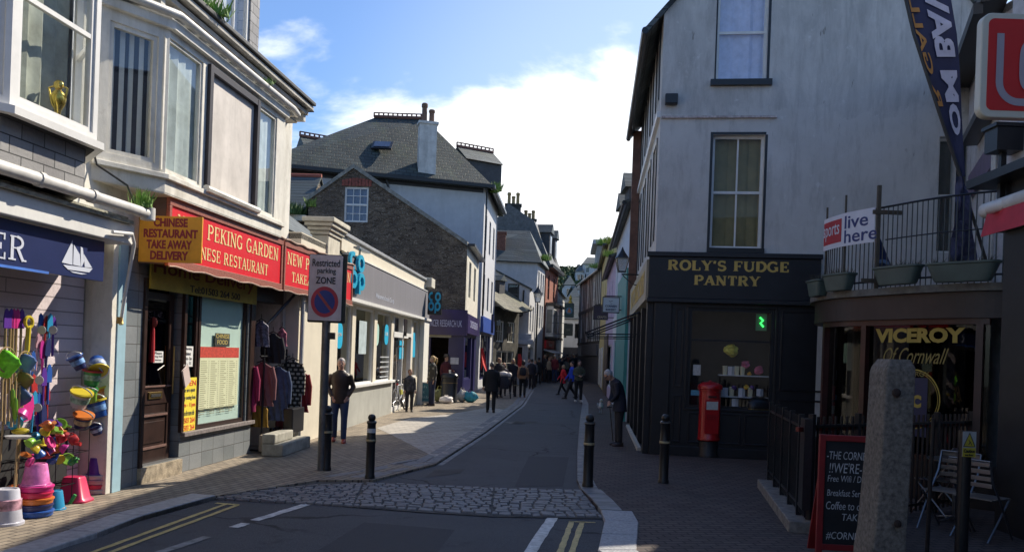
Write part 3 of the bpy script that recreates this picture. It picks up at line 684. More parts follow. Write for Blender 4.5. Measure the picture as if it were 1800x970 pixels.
mb = MB(); mb.bx(LF, U(13.55), U(13.72), -.02, .03, .5, 2.6); mb.bx(LF, U(11.37), U(11.44), -.02, .03, .56, 2.6); mb.bx(LF, U(10.36), U(10.43), -.02, .03, .2, 2.6); mk('shopfront_frame', mb, darkb, res, bevel=.005)
mb = MB(); mb.bx(LF, U(11.40), U(13.74), -.1, .07, .50, .56); mk('sill', mb, M('worn_sill', (.22,.19,.18), .5, var=.4, scale=20), res, bevel=.006)
mb = MB(); mb.bx(LF, U(10.36), U(11.40), -.2, .05, .0, .20); mk('door_step', mb, M('broken_step', (.34,.28,.20), .9, var=.5, scale=9, bump=.01), res)
# shopfront glazing
w1 = (U(11.46), U(11.86), .56, 2.55); w2 = (U(11.90), U(13.50), .56, 2.55)
window(LF, w1, res, darkb, 1, 1, False, .05, -.03, pane=glass_dark)
o = window(LF, w2, res, darkb, 1, 1, False, .06, -.03, cur=M('pale_green_blind', (.55,.70,.62), .85, var=.04), curd=.045, wav=0)
# door
dm = darkb; mb = MB(); du0, du1 = U(10.44), U(11.30)
mb.bx(LF, du0, du0+.11, -.13, -.09, .22, 2.45); mb.bx(LF, du1-.11, du1, -.13, -.09, .22, 2.45)
for (a, b) in ((.22,.42),(.80,.86),(.98,1.2),(2.36,2.45)): mb.bx(LF, du0+.11, du1-.11, -.128, -.092, a, b)
mb.bx(LF, du0+.11, du1-.11, -.12, -.105, .42, .80); mb.bx(LF, du0+.17, du1-.17, -.11, -.092, .47, .75); mb.bx(LF, du0+.11, du1-.11, -.12, -.105, .86, .98)
door = mk('door', mb, dm, res, bevel=.004)
mb = MB(); mb.bx(LF, du0+.11, du1-.11, -.115, -.110, 1.2, 2.36); mk('pane', mb, GLASS('glass_door', (.12,.13,.14), .05), door)
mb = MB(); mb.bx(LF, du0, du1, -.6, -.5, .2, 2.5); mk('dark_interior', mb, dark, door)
mb = MB(); mb.bx(LF, du0+.27, du1-.27, -.092, -.075, 1.05, 1.14); mb.bx(LF, du0+.31, du1-.31, -.075, -.068, 1.075, 1.115, 1); mk('letter_box', mb, [M('brass', (.55,.38,.14), .35, 1.0), dark], door, bevel=.003)
mb = MB(); mb.tube([LF.P(du1-.05,-.05,1.1), LF.P(du1-.05,-.05,1.75)], .012); mk('handle', mb, MC['brass'], door)
mb = MB(); mb.bx(LF, du0+.11, du1-.11, -.09, -.075, .395, .43); mb.bx(LF, du0+.11, du1-.11, -.09, -.075, .82, .85); mb.bx(LF, du0+.02, du1-.02, -.09, -.075, 1.2, 1.225); mk('moulding', mb, M('varnish_edge', (.20,.12,.10), .25), door, bevel=.003)
def note(px, py, px2, py2, d, m, label, cat='notice', lines=0, lm=None, name='notice', txt=None):
    u0, u1, z0, z1 = LF.rect(px, py, px2, py2, d); r = thing(name, label, cat, LF.P((u0+u1)/2, d, z0))
    mb = MB(); mb.bx(LF, u0, u1, d, d+.004, z0, z1); mk('sheet', mb, m, r)
    if txt: 
        n = len(txt); 
        for i, (s, c, f) in enumerate(txt):
            zz1 = z1-(z1-z0)*(.05+i*.92/n); zz0 = zz1-(z1-z0)*.92/n*.72; k = (1-f)/2*(u1-u0); letter(s, LF, u0+k, u1-k, zz0, zz1, d+.004, c, r, bold=.01, depth=.001)
    return r
paper = M('paper', (.72,.72,.70), .8, var=.03); ink = M('ink', (.05,.05,.06), .8, var=0)
note(269, 617, 286, 637, -.105, paper, 'small white paper notice taped inside the dark restaurant door', txt=[('Please',ink,.7),('ring bell',ink,.8),('thank you',ink,.6)])
note(323, 608, 338, 644, -.045, paper, 'tall white paper notice in the narrow restaurant window', txt=[('Opening',ink,.7),('times',ink,.5),('Mon - Sun',ink,.7),('5 - 11',ink,.6)])
yel = M('poster_yellow', (.85,.68,.05), .6, var=.03); redp = M('poster_red', (.75,.04,.03), .6, var=0)
note(318, 664, 342, 760, -.02, yel, 'yellow and red opening-hours poster in the narrow restaurant window', 'poster', txt=[('OPEN',redp,.9),('We are open',ink,.8),('every evening from',ink,.9),('5pm - 11pm',redp,.9),('Call us for more info',ink,.8),('01503 264',redp,.9),('01503 264',redp,.9)])
# menu in the window
r_ = LF.rect(353, 609, 419, 711, -.02); mnu = thing('menu_poster', 'large takeaway menu sheet with a red banner stuck inside the pale green window', 'menu', LF.P(r_[0],-.02,r_[2]))
mb = MB(); mb.bx(LF, r_[0], r_[1], -.05, -.044, r_[2], r_[3]); mk('sheet', mb, M('menu_paper', (.62,.64,.42), .7, var=.05), mnu)
mb = MB(); mb.bx(LF, r_[0], r_[1], -.044, -.042, r_[3]-.16, r_[3]); mk('red_banner', mb, M('menu_red', (.50,.05,.03), .6, var=.35, scale=30), mnu)
mb = MB(); rnd = random.Random(5); wd = (r_[1]-r_[0])
for cx_ in range(4):
    for k in range(26):
        z = r_[3]-.22-k*.031; a = r_[0]+wd*(.05+cx_*.235); mb.bx(LF, a, a+wd*.16*rnd.uniform(.6,1), -.044, -.0425, z, z+.009); mb.bx(LF, a+wd*.18, a+wd*.20, -.044, -.0425, z, z+.009)
mk('menu_text', mb, M('menu_ink', (.25,.24,.14), .8, var=0), mnu)
note(378, 585, 403, 609, -.045, M('black_card', (.03,.03,.025), .6, var=.1), 'small black card reading CHINESE above the menu in the window', 'card', txt=[('CHINESE', M('gold_ink', (.5,.4,.12), .6, var=0), .9),('FOOD', MC['gold_ink'], .7)])
note(354, 757, 418, 742, -.04, M('brown_strip', (.30,.13,.05), .6), 'brown patterned strip along the foot of the restaurant window', 'strip') if False else None
# red tassel on the door
p = LF.P(U(10.80), -.10, 2.05); tz = thing('tassel', 'red lucky tassel hanging inside the glass of the restaurant door', 'tassel', p)
mb = MB(); mb.ell(p+Vector((0,0,.0)), (.05,.02,.07)); mk('knot', mb, M('tassel_knot', (.28,.03,.02), .6), tz)
mb = MB(); mb.lathe(p+Vector((0,0,-.52)), [(.03,0),(.026,.2),(.018,.42),(.01,.47)], 8); mk('fringe', mb, M('tassel_red', (.65,.03,.04), .7), tz)
# plastic leaflet pocket
p = LF.P(U(11.42), .05, 1.34); mb = MB(); mb.box(p, (.02,.20,.26), Matrix.Rotation(.45,3,'X')); tag(mk('leaflet_pocket', mb, M('cloudy_plastic', (.62,.50,.46), .3, var=.1)), 'cloudy plastic leaflet pocket hanging crooked beside the restaurant door', 'leaflet holder')
# signs
red = M('sign_red', (.70,.015,.025), .4, var=.05); gold = M('sign_cream', (.85,.66,.30), .5, var=.05); trim = M('sign_trim', (.30,.10,.07), .5, var=.3, scale=40)
def awning(Y0, Y1, label, rows, d=.38):
    u0, u1 = U(Y0), U(Y1); r = thing('box_sign', label, 'sign', LF.P((u0+u1)/2, d, 2.74), 'red restaurant signs')
    mb = MB(); mb.bx(LF, u0+.06, u1-.06, d-.02, d, 2.84, 3.49); mk('sign_panel', mb, red, r)
    mb = MB()
    mb.bx(LF, u0, u1, d-.03, d+.02, 3.49, 3.60); mb.bx(LF, u0, u1, d-.03, d+.02, 2.74, 2.84); mb.bx(LF, u0, u0+.06, d-.03, d+.018, 2.842, 3.488); mb.bx(LF, u1-.06, u1, d-.03, d+.018, 2.842, 3.488)
    mk('sign_frame', mb, trim, r, bevel=.005)
    mb = MB(); mb.bx(LF, u0, u1, 0.01, d-.035, 3.50, 3.58); mb.bx(LF, u0, u0+.02, 0.01, d-.035, 2.76, 3.498); mb.bx(LF, u1-.02, u1, 0.01, d-.035, 2.76, 3.498); mk('casing', mb, M('casing_brown', (.14,.10,.09), .7), r)
    n = 24; mb = MB(); mb.tube([LF.P(u0+(u1-u0)*i/n, d+.03, 3.60+.012*math.sin(i*1.7)) for i in range(n+1)], .018, 6); mb.tube([LF.P(u0+(u1-u0)*i/n, d+.03, 2.735+.012*math.sin(i*1.3)) for i in range(n+1)], .012, 6); mk('piping', mb, M('old_piping', (.38,.26,.20), .8), r, smooth=True)
    for (s, a, b, z0, z1) in rows: letter(s, LF, u0+(u1-u0)*a, u0+(u1-u0)*b, z0, z1, d, gold, r, serif=True, bold=.85)
    return r
awning(10.2, 13.88, 'long red sign with cream serif letters above the restaurant window, the nearer of the two', [('NEW PEKING GARDEN', .06, .95, 3.20, 3.42), ('CHINESE RESTAURANT', .12, .84, 2.92, 3.10)])
awning(13.95, 17.85, 'long red sign with cream serif letters over the clothes rail, the farther of the two', [('NEW PEKING GARDEN', .04, .96, 3.20, 3.42), ('TAKEAWAY', .10, .52, 2.92, 3.10)])
# yellow board facing up the street
YF = Fr((-4.62,10.02), (-3.80,9.98)); yb = thing('projecting_sign', 'yellow board with dark red block letters fixed at the near end of the red sign', 'sign', YF.P(.41,0,2.76))
mb = MB(); mb.bx(YF, .04, .82, -.03, 0, 2.765, 3.325); mk('sign_board', mb, M('sign_yellow', (.80,.34,.02), .55, var=.12, scale=5), yb, bevel=.004)
mr = M('maroon_ink', (.32,.02,.03), .6, var=0)
for i, (s, a, b) in enumerate((('CHINESE',.22,.64),('RESTAURANT',.10,.77),('TAKE AWAY',.14,.70),('DELIVERY',.19,.66))):
    z = 3.315-(i+1)*.133; letter(s, YF, a, b, z+.012, z+.118, 0, mr, yb, bold=.035)
# home delivery strip
r0, r1 = U(10.42), U(13.66); hd = thing('shop_sign', 'dark yellow Home Delivery sign with phone number under the red sign', 'sign', LF.P(r0,.05,2.47))
mb = MB(); mb.bx(LF, r0, r1, .035, .06, 2.47, 2.90); mk('sign_board', mb, M('sign_olive_yellow', (.46,.36,.05), .6, var=.2, scale=4), hd)
letter('Home Delivery', LF, r0+.05, r1-.15, 2.62, 2.86, .06, M('brown_red_ink', (.20,.05,.02), .6), hd, bold=.01)
letter('Tel:01503 264 500', LF, r0+1.0, r1-.65, 2.50, 2.60, .06, M('dark_ink', (.03,.03,.02), .6), hd, bold=.012)
# brackets under the signs
for i, Y in enumerate((14.2, 15.6)):
    mb = MB(); mb.tube([LF.P(U(Y),.02,2.15), LF.P(U(Y+.55),.28,2.72)], .025, 6); mk('bracket', mb, blackm, res)
# upper bay of the restaurant
bR = [LA(9.21), (-4.25,9.93), (-3.87,13.6), LA(14.15)]
blinds = PM('vertical_blinds', (.62,.62,.58), (.70,.69,.64), (.02,.02,.03), .115, 9.0, (.72,.69), ms=.030, bump=0, var=.1, offset=0)
def rS(fr): r = (.16, fr.L-.14, 3.92, 5.42); return [r], [lambda: window(fr, r, res, offwhite, 1, 1, False, .055, -.02, cur=blinds, pane=glass_old, curd=.12)]
def rF(fr):
    q = [fr.rect(293, 86, 350, 336), fr.rect(367, 126, 445, 372), fr.rect(450, 196, 481, 392)]
    q = [(a[0], a[1], 3.86, 5.46) for a in q]
    def board():
        a = q[1]; mb = MB(); mb.bx(fr, a[0]+.04, a[1]-.04, -.04, -.02, a[2]+.05, a[3]-.05); b = mk('boarded_window', mb, M('board_pink_grey', (.64,.59,.54), .8, var=.12, streak=.45, stain=(.3,.27,.24), scale=3), res)
        mb = MB(); w = .06
        mb.bx(fr, a[0]-.03, a[0]+w, -.05, .05, a[2]-.02, a[3]+.03); mb.bx(fr, a[1]-w, a[1]+.03, -.05, .05, a[2]-.02, a[3]+.03); mb.bx(fr, a[0]+w, a[1]-w, -.05, .045, a[3]-w, a[3]+.03); mk('frame', mb, M('black_frame', (.03,.025,.03), .5), b, bevel=.004)
        mb = MB(); mb.tube([fr.P(a[0]-.06,.05,a[2]-.02), fr.P(a[1]+.06,.05,a[2]-.02)], .05, 8); mk('sill', mb, offwhite, b)
    nc = M('grey_net', (.50,.56,.56), .9, var=.2, scale=5)
    return q, [lambda: window(fr, q[0], res, offwhite, 1, 1, False, .035, -.02, cur=nc, pane=glass_old, curd=.08), board, lambda: window(fr, q[2], res, offwhite, 1, 1, False, .04, -.02, cur=nc, pane=glass_old, curd=.08)]
def rE(fr): return [], []
bay(res, bR, 3.60, 5.62, [rS, rF, rE], offwhite)
skirt('sill', bR, -.05, .05, 3.76, 3.82, offwhite, res, .006)
skirt('cornice', bR, -.05, .07, 5.55, 5.66, offwhite, res, .006)
mb = MB(); mb.prism([(p[0],p[1],5.64) for p in ring(bR,.02,0,0)], (0,0,.06)); mk('bay_roof', mb, M('lead', (.30,.31,.32), .6), res)
mb = MB(); mb.prism([(p[0],p[1],3.585) for p in ring(bR,-.005,0,0)], (0,0,.03)); mk('bay_soffit', mb, offwhite, res)
mb = MB(); a = ring(bR, .12, 0, 0); mb.tube([(a[0].x,a[0].y,5.72),(a[1].x,a[1].y,5.72),(a[2].x,a[2].y,5.72),(a[2].x,a[2].y+.3,5.70)], .05, 10); mk('gutter', mb, MC['pale_gutter'], res, smooth=True)
mb = MB(); mb.tube([LF.P(U(9.16),.05,3.9), LF.P(U(9.22),.06,3.75), LF.P(U(9.35),.35,3.55), LF.P(U(9.38),.44,3.32)], .012, 6); mk('cable', mb, dark, res)
# eaves with dentils, run along both buildings
e0, e1 = 0, U(14.75)
mb = MB(); mb.bx(LF, e0, e1, 0, .42, 5.92, 5.98); mb.bx(LF, e0, e1+.04, 0, .50, 6.02, 6.08); mb.bx(LF, e0, e1, 0, .22, 5.78, 5.92)
mk('eaves_board', mb, M('eave_grey', (.42,.40,.36), .8, var=.3, streak=.5, bump=.003), res)
mb = MB(); x = .1
while x < e1-.1: mb.bx(LF, x, x+.10, .22, .38, 5.80, 5.92); x += .30
mk('dentils', mb, M('dentil_white', (.60,.58,.52), .7, streak=.4), res)
mb = MB(); mb.bx(LF, e0, e1+.06, .36, .54, 6.10, 6.16); mk('gutter', mb, M('black_gutter', (.05,.05,.05), .6, var=.4, scale=20), res, bevel=.01)
mb = MB(); mb.bx(LF, 0, U(15.1), -7, .40, 6.082, 6.098); mk('roof', mb, roofslate, res)
# slate-hung second storey set on the eaves
s2 = (U(11.88), U(12.95), 6.45, 8.6); s3 = (U(10.3), U(11.2), 6.45, 8.6)
s2 = LF.rect(388, 0, 437, 70, -.02)[:2]+(6.4, 8.6); s3 = LF.rect(330, 0, 362, 20, -.02)[:2]+(6.5, 8.6)
mk('slate_storey', wallmesh(LF, 0, U(13.5), 6.1, 9.4, [s2, s3], .2), slatehung, res)
cf = Fr(LF.P(U(13.5),0,0).xy, inn(LF.P(U(13.5),0,0).xy,6)); mk('slate_storey', wallmesh(cf, 0, 6, 6.1, 9.4, []), slatehung, res)
window(LF, s2, res, white, 2, 1, False, .07, -.03, cur=curtain_w); window(LF, s3, res, white, 1, 1, False, .07, -.03)
mb = MB(); mb.bx(LF, -.2, U(13.6), -6.5, .3, 9.40, 9.48); mk('roof', mb, roofslate, res)
# tufts of weeds growing out of gutters
def tuft(p, r, h, n, label, col=(.16,.30,.05), seed=1):
    rnd = random.Random(seed); mb = MB()
    for i in range(n):
        a = rnd.uniform(0, 6.28); q = Vector(p)+Vector((math.cos(a)*r*rnd.random(), math.sin(a)*r*rnd.random(), 0)); b = Vector((rnd.uniform(-.5,.5), rnd.uniform(-.5,.5), 1))*h*rnd.uniform(.4,1)
        s = Vector((math.cos(a+1.5), math.sin(a+1.5), 0))*h*.05
        mb.add([q-s, q+s, q+b*.6+s*.7+Vector((b.x,b.y,0))*.1, q+b], [(0,1,2),(0,2,3)])
    return tag(mk('weed_tuft', mb, M('weed_green'+str(col[0]), col, .7, var=.35, scale=20)), label, 'weed', 'weeds growing from gutters and roofs')
tuft(LF.P(GE-.1,.45,3.33), .13, .22, 160, 'bright green weed sprouting from the end of the pale gutter beside the yellow board', seed=2)
q_ = LF.uz(378, 46, .45); tuft(LF.P(q_[0],.45,6.16), .22, .26, 240, 'green weed growing on the eaves below the slate-hung upper windows', seed=3)
q_ = LF.uz(352, 30, .45); tuft(LF.P(q_[0],.42,6.16), .16, .18, 120, 'smaller green weed on the eaves just nearer than the big tuft', seed=4)
q_ = LF.uz(462, 160, .5); tuft(LF.P(q_[0],.55,5.76), .12, .12, 80, 'low green weed on the gutter above the boarded bay window', seed=5)
# ============================================================ left side beyond the restaurant
def CA(Y, d=0.0): return (-4.866+.062*Y+d, Y)
CF = Fr(CA(15.1), CA(28.8)); cdir = (CF.d.x, CF.d.y)
def cu(px, py=640): return CF.uz(px, py)[0]
SL['@'] = (1.0, [('a',.25,.76,.175,.165,65,295,.10),('a',.74,.76,.17,.165,0,360,.10),('a',.25,.32,.17,.165,0,360,.10),('a',.74,.32,.17,.165,0,360,.10),('l',.575,.32,.575,.0,.10)])
cinn = lambda p, D: (p[0]-CF.n.x*D, p[1]-CF.n.y*D)
polyC = [CA(15.1), CA(28.8), cinn(CA(28.8),9), cinn(CA(15.1),9)]
coop, fC = house('supermarket', 'single-storey cream supermarket with a grey fascia and large shop windows', polyC, 3.9, cream, {}, 'shop', skip=(0,))
g0 = cu(592); xs = [(cu(592),cu(617)), (cu(623),cu(656)), (cu(661),cu(686)), (cu(690),cu(722)), (cu(724.5),cu(734))]
ops = [(a, b, .95, 2.80) for a, b in xs[:3]]+[(xs[3][0], xs[3][1], .02, 2.80), (xs[4][0], xs[4][1], .95, 2.8)]
grey = M('grey_render', (.36,.36,.33), .8, var=.12, scale=2, streak=.35, stain=(.22,.22,.19), bump=.002)
low = wallmesh(CF, cu(597)-.01, xs[3][0]+.0, -.02, .905, [], .24); mk('stall_riser', low, grey, coop)
mk('wall', wallmesh(CF, 0, CF.L, 0.0, 3.9, ops+[(cu(597)+.001, xs[3][0]-.002, 0.0, .90)], .25), cream, coop)
mb = MB(); mb.bx(CF, cu(588)+.01, CF.L, -.25, .06, 3.9, 4.22); mk('parapet', mb, cream, coop)
mb = MB(); mb.bx(CF, cu(590), CF.L-.3, -.3, .12, 4.225, 4.30); mk('coping', mb, M('coping_grey', (.30,.31,.33), .6, streak=.4), coop, bevel=.01)
mb = MB(); a = cu(548); 
for i, (w, z0, z1) in enumerate(((0,3.6,4.08),(.04,4.083,4.16),(.09,4.163,4.24),(.15,4.243,4.32),(.20,4.323,4.42))): mb.bx(CF, cu(566)-w, cu(587)+w, -.30-w*.8, .04+w*.8, z0, z1)
mk('pier_cap', mb, M('cream_stone', (.58,.54,.44), .85, streak=.4), coop, bevel=.015)
mb = MB(); mb.bx(CF, CF.L-.55, CF.L+.2, -.6, .28, 4.0, 4.33); mk('pier_cap', mb, MC['cream_stone'], coop, bevel=.02)
mb = MB(); mb.bx(CF, cu(597), CF.L+.04, .0, .14, 2.93, 3.84); mk('fascia', mb, PM('fascia_grey', (.17,.165,.185), (.19,.185,.205), (.11,.11,.12), .16, 9, cdir, ms=.004, bump=.002, var=.06), coop)
mb = MB(); mb.bx(CF, cu(597)-.1, CF.L+.06, 0.001, .22, 2.85, 2.927); mb.bx(CF, cu(597)-.1, CF.L+.06, 0.001, .16, 3.843, 3.87); mk('fascia_trim', mb, white, coop)
mb = MB(); mb.bx(CF, g0-.1, xs[3][0]-.001, -.22, .10, .895, .965); mk('sill', mb, white, coop, bevel=.008)
mb = MB(); mb.bx(CF, cu(735.5), CF.L, .001, .16, 0, 2.845); mk('pilaster', mb, M('pilaster_white', (.70,.68,.62), .7, var=.05), coop, bevel=.01)
shelf = M('shop_interior', (.06,.065,.07), .9, var=.6, scale=2.2)
for i, (a, b) in enumerate(xs[:3]+[xs[4]]): window(CF, (a, b, .95, 2.8), coop, white, 1, 1, False, .05, -.04, pane=glass)
# sliding doors with transom
a, b = xs[3]; m_ = (a+b)/2; mb = MB()
mb.bx(CF, a, b, -.2, .02, 2.18, 2.34)
for x in (a, m_-.04, b-.08): mb.bx(CF, x, x+.08, -.14, .0, .03, 2.18); mb.bx(CF, x, x+.07, -.14, .0, 2.34, 2.8)
mb.bx(CF, a+.08, m_-.04, -.13, -.01, .03, .16); dr_ = mk('door', mb, white, coop, bevel=.004)
mb = MB(); mb.quad(CF.P(a+.08,-.07,.1), CF.P(m_-.04,-.07,.1), CF.P(m_-.04,-.07,2.18), CF.P(a+.08,-.07,2.18)); mb.quad(CF.P(a+.08,-.07,2.34), CF.P(b-.08,-.07,2.34), CF.P(b-.08,-.07,2.8), CF.P(a+.08,-.07,2.8)); mk('pane', mb, glass, dr_)
mb = MB(); mb.bx(CF, m_+.1, m_+.16, -1.6, -.2, .05, 2.1); mk('open_leaf', mb, M('leaf_grey', (.45,.40,.38), .5), dr_)
mb = MB(); mb.box(CF.P(m_, .05, 2.30), (.10,.10,.12)); mb.box(CF.P(m_+.8,.04,2.2), (.1,.08,.06)); mk('door_sensor', mb, black, dr_)
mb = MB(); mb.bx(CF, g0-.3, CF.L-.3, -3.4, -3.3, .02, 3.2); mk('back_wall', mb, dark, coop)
mb = MB(); rnd = random.Random(3)
for k in range(9): uu = g0+.2+k*1.1; mb.bx(CF, uu, uu+.5, -1.5, -1.1, .05, rnd.uniform(.9,1.6))
mk('shop_shelving', mb, M('shelf_mix', (.20,.20,.22), .7, var=.8, scale=6), coop)
cy = M('cyan_sticker', (.02,.42,.66), .45, var=0); pale = M('pale_green_sticker', (.42,.66,.58), .5, var=0)
def lozenge(px, py, w, h, m, txt=None):
    u, z = CF.uz(px, py); mb = MB(); pts = []
    for k in range(28):
        t = 2*math.pi*k/28; pts.append(CF.P(u+w/2*math.copysign(abs(math.cos(t))**.75, math.cos(t)), -.035, z+h/2*math.copysign(abs(math.sin(t))**.6, math.sin(t))))
    mb.prism(pts, CF.n.to_3d()*.004); o = mk('window_sticker', mb, m, coop)
    if txt: letter(txt, CF, u-w*.3, u+w*.3, z-h*.06, z+h*.12, -.031, white, o)
lozenge(599.5, 590, .50, .56, cy, 'JOIN'); lozenge(664.5, 588, .50, .58, pale); lozenge(681.5, 588, .50, .56, cy, '18')
r_ = CF.rect(632, 563, 643, 622, -.035); mb = MB(); mb.bx(CF, r_[0], r_[1], -.037, -.033, r_[2], r_[3]); o = mk('window_poster', mb, M('pale_poster', (.42,.50,.52), .6, var=.2), coop)
r_ = CF.rect(623.5, 563, 629, 615, -.06); mb = MB(); mb.bx(CF, r_[0], r_[1], -.20, -.19, r_[2], r_[3]); mk('window_poster', mb, M('blue_poster', (.03,.16,.42), .6, var=.6, scale=5), coop)
r_ = CF.rect(665, 622, 684, 672, -.06); mb = MB()
for k in range(6): z = r_[2]+(r_[3]-r_[2])*(k+.3)/6; mb.bx(CF, r_[0]+.15, r_[1]-.2-.1*(k % 2), -.037, -.033, z, z+.03)
mk('window_writing', mb, M('white_vinyl', (.5,.52,.54), .5), coop)
r_ = CF.rect(702, 600, 707, 660, -.03); mb = MB(); mb.bx(CF, r_[0], r_[1], -.03, -.02, 1.55, 1.9); mb.bx(CF, r_[0], r_[1], -.03, -.02, 1.95, 2.1); mk('window_sticker', mb, cy, dr_)
r_ = CF.rect(726, 595, 729, 640, -.03); mb = MB(); mb.bx(CF, r_[0], r_[1], -.037, -.033, 1.6, 2.4); mk('window_poster', mb, cy, coop)
cg = M('logo_blue', (.02,.38,.58), .35, var=0)
lg = thing('logo_sign', 'large pale blue round-letter logo on the near end of the grey fascia', 'sign', CF.P(cu(612),.16,2.98), 'supermarket logo signs')
ux = CF.uz(645, 480, .3)[0]; letter('', CF, ux-1.25, ux, 3.02, 3.92, .18, cg, lg, raw=serif_mesh('@', 1.0), depth=.10)
mb = MB(); mb.bx(CF, ux-1.0, ux-.95, .142, .18, 3.1, 3.8); mb.bx(CF, ux-.3, ux-.25, .142, .18, 3.1, 3.8); mk('mounting_rail', mb, steel, lg)
mb = MB(); mb.bx(CF, ux-.75, ux+.25, .16, .30, 4.02, 4.06); mb.bx(CF, ux-.28, ux-.24, .16, .2, 3.85, 4.02); mk('light_rail', mb, steel, lg)
PFm = Fr((CF.P(cu(737),.16,0)).xy, (CF.P(cu(737),.72,0)).xy)
ls = thing('logo_sign', 'small pale blue round-letter logo sign projecting at the far end of the grey fascia', 'sign', PFm.P(.3,0,3.05), 'supermarket logo signs')
letter('', PFm, .08, .50, 3.10, 3.82, .0, cg, ls, raw=serif_mesh('@', 1.1), depth=.06); mb = MB(); mb.bx(PFm, .05, .53, -.10, -.003, 3.05, 3.85); mk('sign_box', mb, black, ls, bevel=.01)
u0 = CF.uz(660, 527, .14)[0]; u1 = CF.uz(692, 538, .14)[0]
letter("Welcome to Looe's Co-op", CF, u0, u1, 3.06, 3.22, .14, M('sign_white', (.60,.63,.72), .5, var=.05), lg)
# stone step block and dark bin under the pier
mb = MB(); _sa, _sb, _sc = CF.uz(487,740,.42)[0], CF.uz(553,735,.42)[0], CF.uz(520,725,.25)[0]; mb.bx(CF, _sa+.5, _sb, .0, .36, 0, .20); mb.bx(CF, _sa+.5, _sc, .0, .22, .203, .36); tag(mk('stone_steps', mb, M('mossy_step', (.38,.36,.30), .9, var=.35, stain=(.1,.1,.07), streak=.5, bump=.006), bevel=.02), 'mossy cream stone steps at the foot of the white pier past the clothes rail', 'steps')
mb = MB(); mb.bx(CF, CF.uz(516,700,.2)[0], CF.uz(536,700,.2)[0], .02, .2, .285, .72); tag(mk('storage_box', mb, black, bevel=.02), 'black box standing on the stone steps by the white pier', 'box')
mb = MB(); mb.tube([CF.P(.05,.06,.05), CF.P(.05,.06,3.4)], .04, 8); mk('downpipe', mb, M('pale_gutter',(1,1,1)), coop, smooth=True)
# low slate roof between
lo_, _ = house('outbuilding', 'low dark slate-roofed outbuilding glimpsed behind the cream pier', [(-8.6,17),(-5.2,16.6),(-5.0,23),(-8.4,23)], 4.5, M('dark_render', (.12,.12,.12), .9), {}, 'building')
roof(lo_, [(-8.6,17),(-5.2,16.6),(-5.0,23),(-8.4,23)], 4.5, 5.7, 1, 0, 0, .2, roofslate, MC['dark_render'])
# --- rubble gable (charity shop)
stone = PM('slate_rubble', (.12,.085,.055), (.30,.225,.155), (.40,.33,.25), .27, .07, (1,-.06), ms=.010, rough=.9, bump=.06, warp=.42, var=.6)
slateT = PM('tall_roof_slate', (.045,.060,.056), (.090,.105,.092), (.012,.014,.013), .34, .17, (8.9,2.7), ms=.014, rough=.65, bump=.01, var=.4, stain=.5, moss=.3)
SF = Fr((-10.2,31.9), (-1.84,31.4))
def gablewall(fr, top, base, ops, th=.3):
    """top: [(u,z)...] left to right"""
    mb = MB(); us = sorted(set([t[0] for t in top]+[x for o in ops for x in o[:2]]))
    def zt(u):
        for i in range(len(top)-1):
            if top[i][0] <= u <= top[i+1][0]+1e-6: return top[i][1]+(top[i+1][1]-top[i][1])*(u-top[i][0])/max(top[i+1][0]-top[i][0],1e-6)
        return top[-1][1]
    for i in range(len(us)-1):
        a, b = us[i], us[i+1]; cut = sorted([(o[2],o[3]) for o in ops if o[0] <= (a+b)/2 <= o[1]]); z = base; seg = []
        for (c, d) in cut: seg.append((z, z, c, c)); z = d
        seg.append((z, z, zt(a), zt(b)))
        for (a0, b0, a1, b1) in seg:
            mb.quad(fr.P(a,0,a0), fr.P(b,0,b0), fr.P(b,0,b1), fr.P(a,0,a1)); mb.quad(fr.P(b,-th,b0), fr.P(a,-th,a0), fr.P(a,-th,a1), fr.P(b,-th,b1))
        mb.quad(fr.P(a,0,zt(a)), fr.P(b,0,zt(b)), fr.P(b,-th,zt(b)), fr.P(a,-th,zt(a)))
    for (a, b, c, d) in ops:
        mb.quad(fr.P(a,0,c), fr.P(a,0,d), fr.P(a,-th,d), fr.P(a,-th,c)); mb.quad(fr.P(b,0,d), fr.P(b,0,c), fr.P(b,-th,c), fr.P(b,-th,d)); mb.quad(fr.P(a,0,d), fr.P(b,0,d), fr.P(b,-th,d), fr.P(a,-th,d)); mb.quad(fr.P(b,0,c), fr.P(a,0,c), fr.P(a,-th,c), fr.P(b,-th,c))
    return mb
q = [SF.uz(543,352), SF.uz(622,296), SF.uz(820,432)]
topS = [(0, q[0][1]-1.2), (q[0][0]-.01, q[0][1]-.9), q[0], q[1], (SF.L, q[2][1])]
polyS = [(-10.2,31.9), (-1.84,31.4), (-1.62,36.9), (-10.0,37.2)]
char_, _ = house('charity_shop', 'rubble-stone gabled building with a purple charity shopfront at its foot', polyS, 3.4, stone, {}, 'building', skip=(0,1,3), cap=False)
wS = SF.rect(606, 328, 646, 391); drS = SF.rect(757, 601, 785, 700); drS = (drS[0], drS[1], .05, 2.35)
mk('gable_wall', gablewall(SF, topS, 3.35, [wS]), stone, char_)
purple = M('purple_shopfront', (.016,.014,.085), .35, var=.1); purple2 = M('purple_fascia', (.028,.016,.085), .3, var=.35, scale=1.2)
mk('shopfront_wall', wallmesh(SF, 4.0, SF.L, 0, 3.35, [drS], .3), purple, char_); mk('wall', wallmesh(SF, 0, 4.0, 0, 3.35, []), stone, char_)
window(SF, wS, char_, white, 3, 4, True, .07, -.06, cur=M('blue_room', (.05,.07,.16), .6), curd=.1)
mb = MB(); r0 = wS
for k in range(9): uu = r0[0]-.12+(r0[1]-r0[0]+.24)*k/9; mb.bx(SF, uu+.01, uu+(r0[1]-r0[0]+.24)/9-.01, .0, .02, r0[3]+.03, r0[3]+.26+.08*math.sin(k/8*3.14))
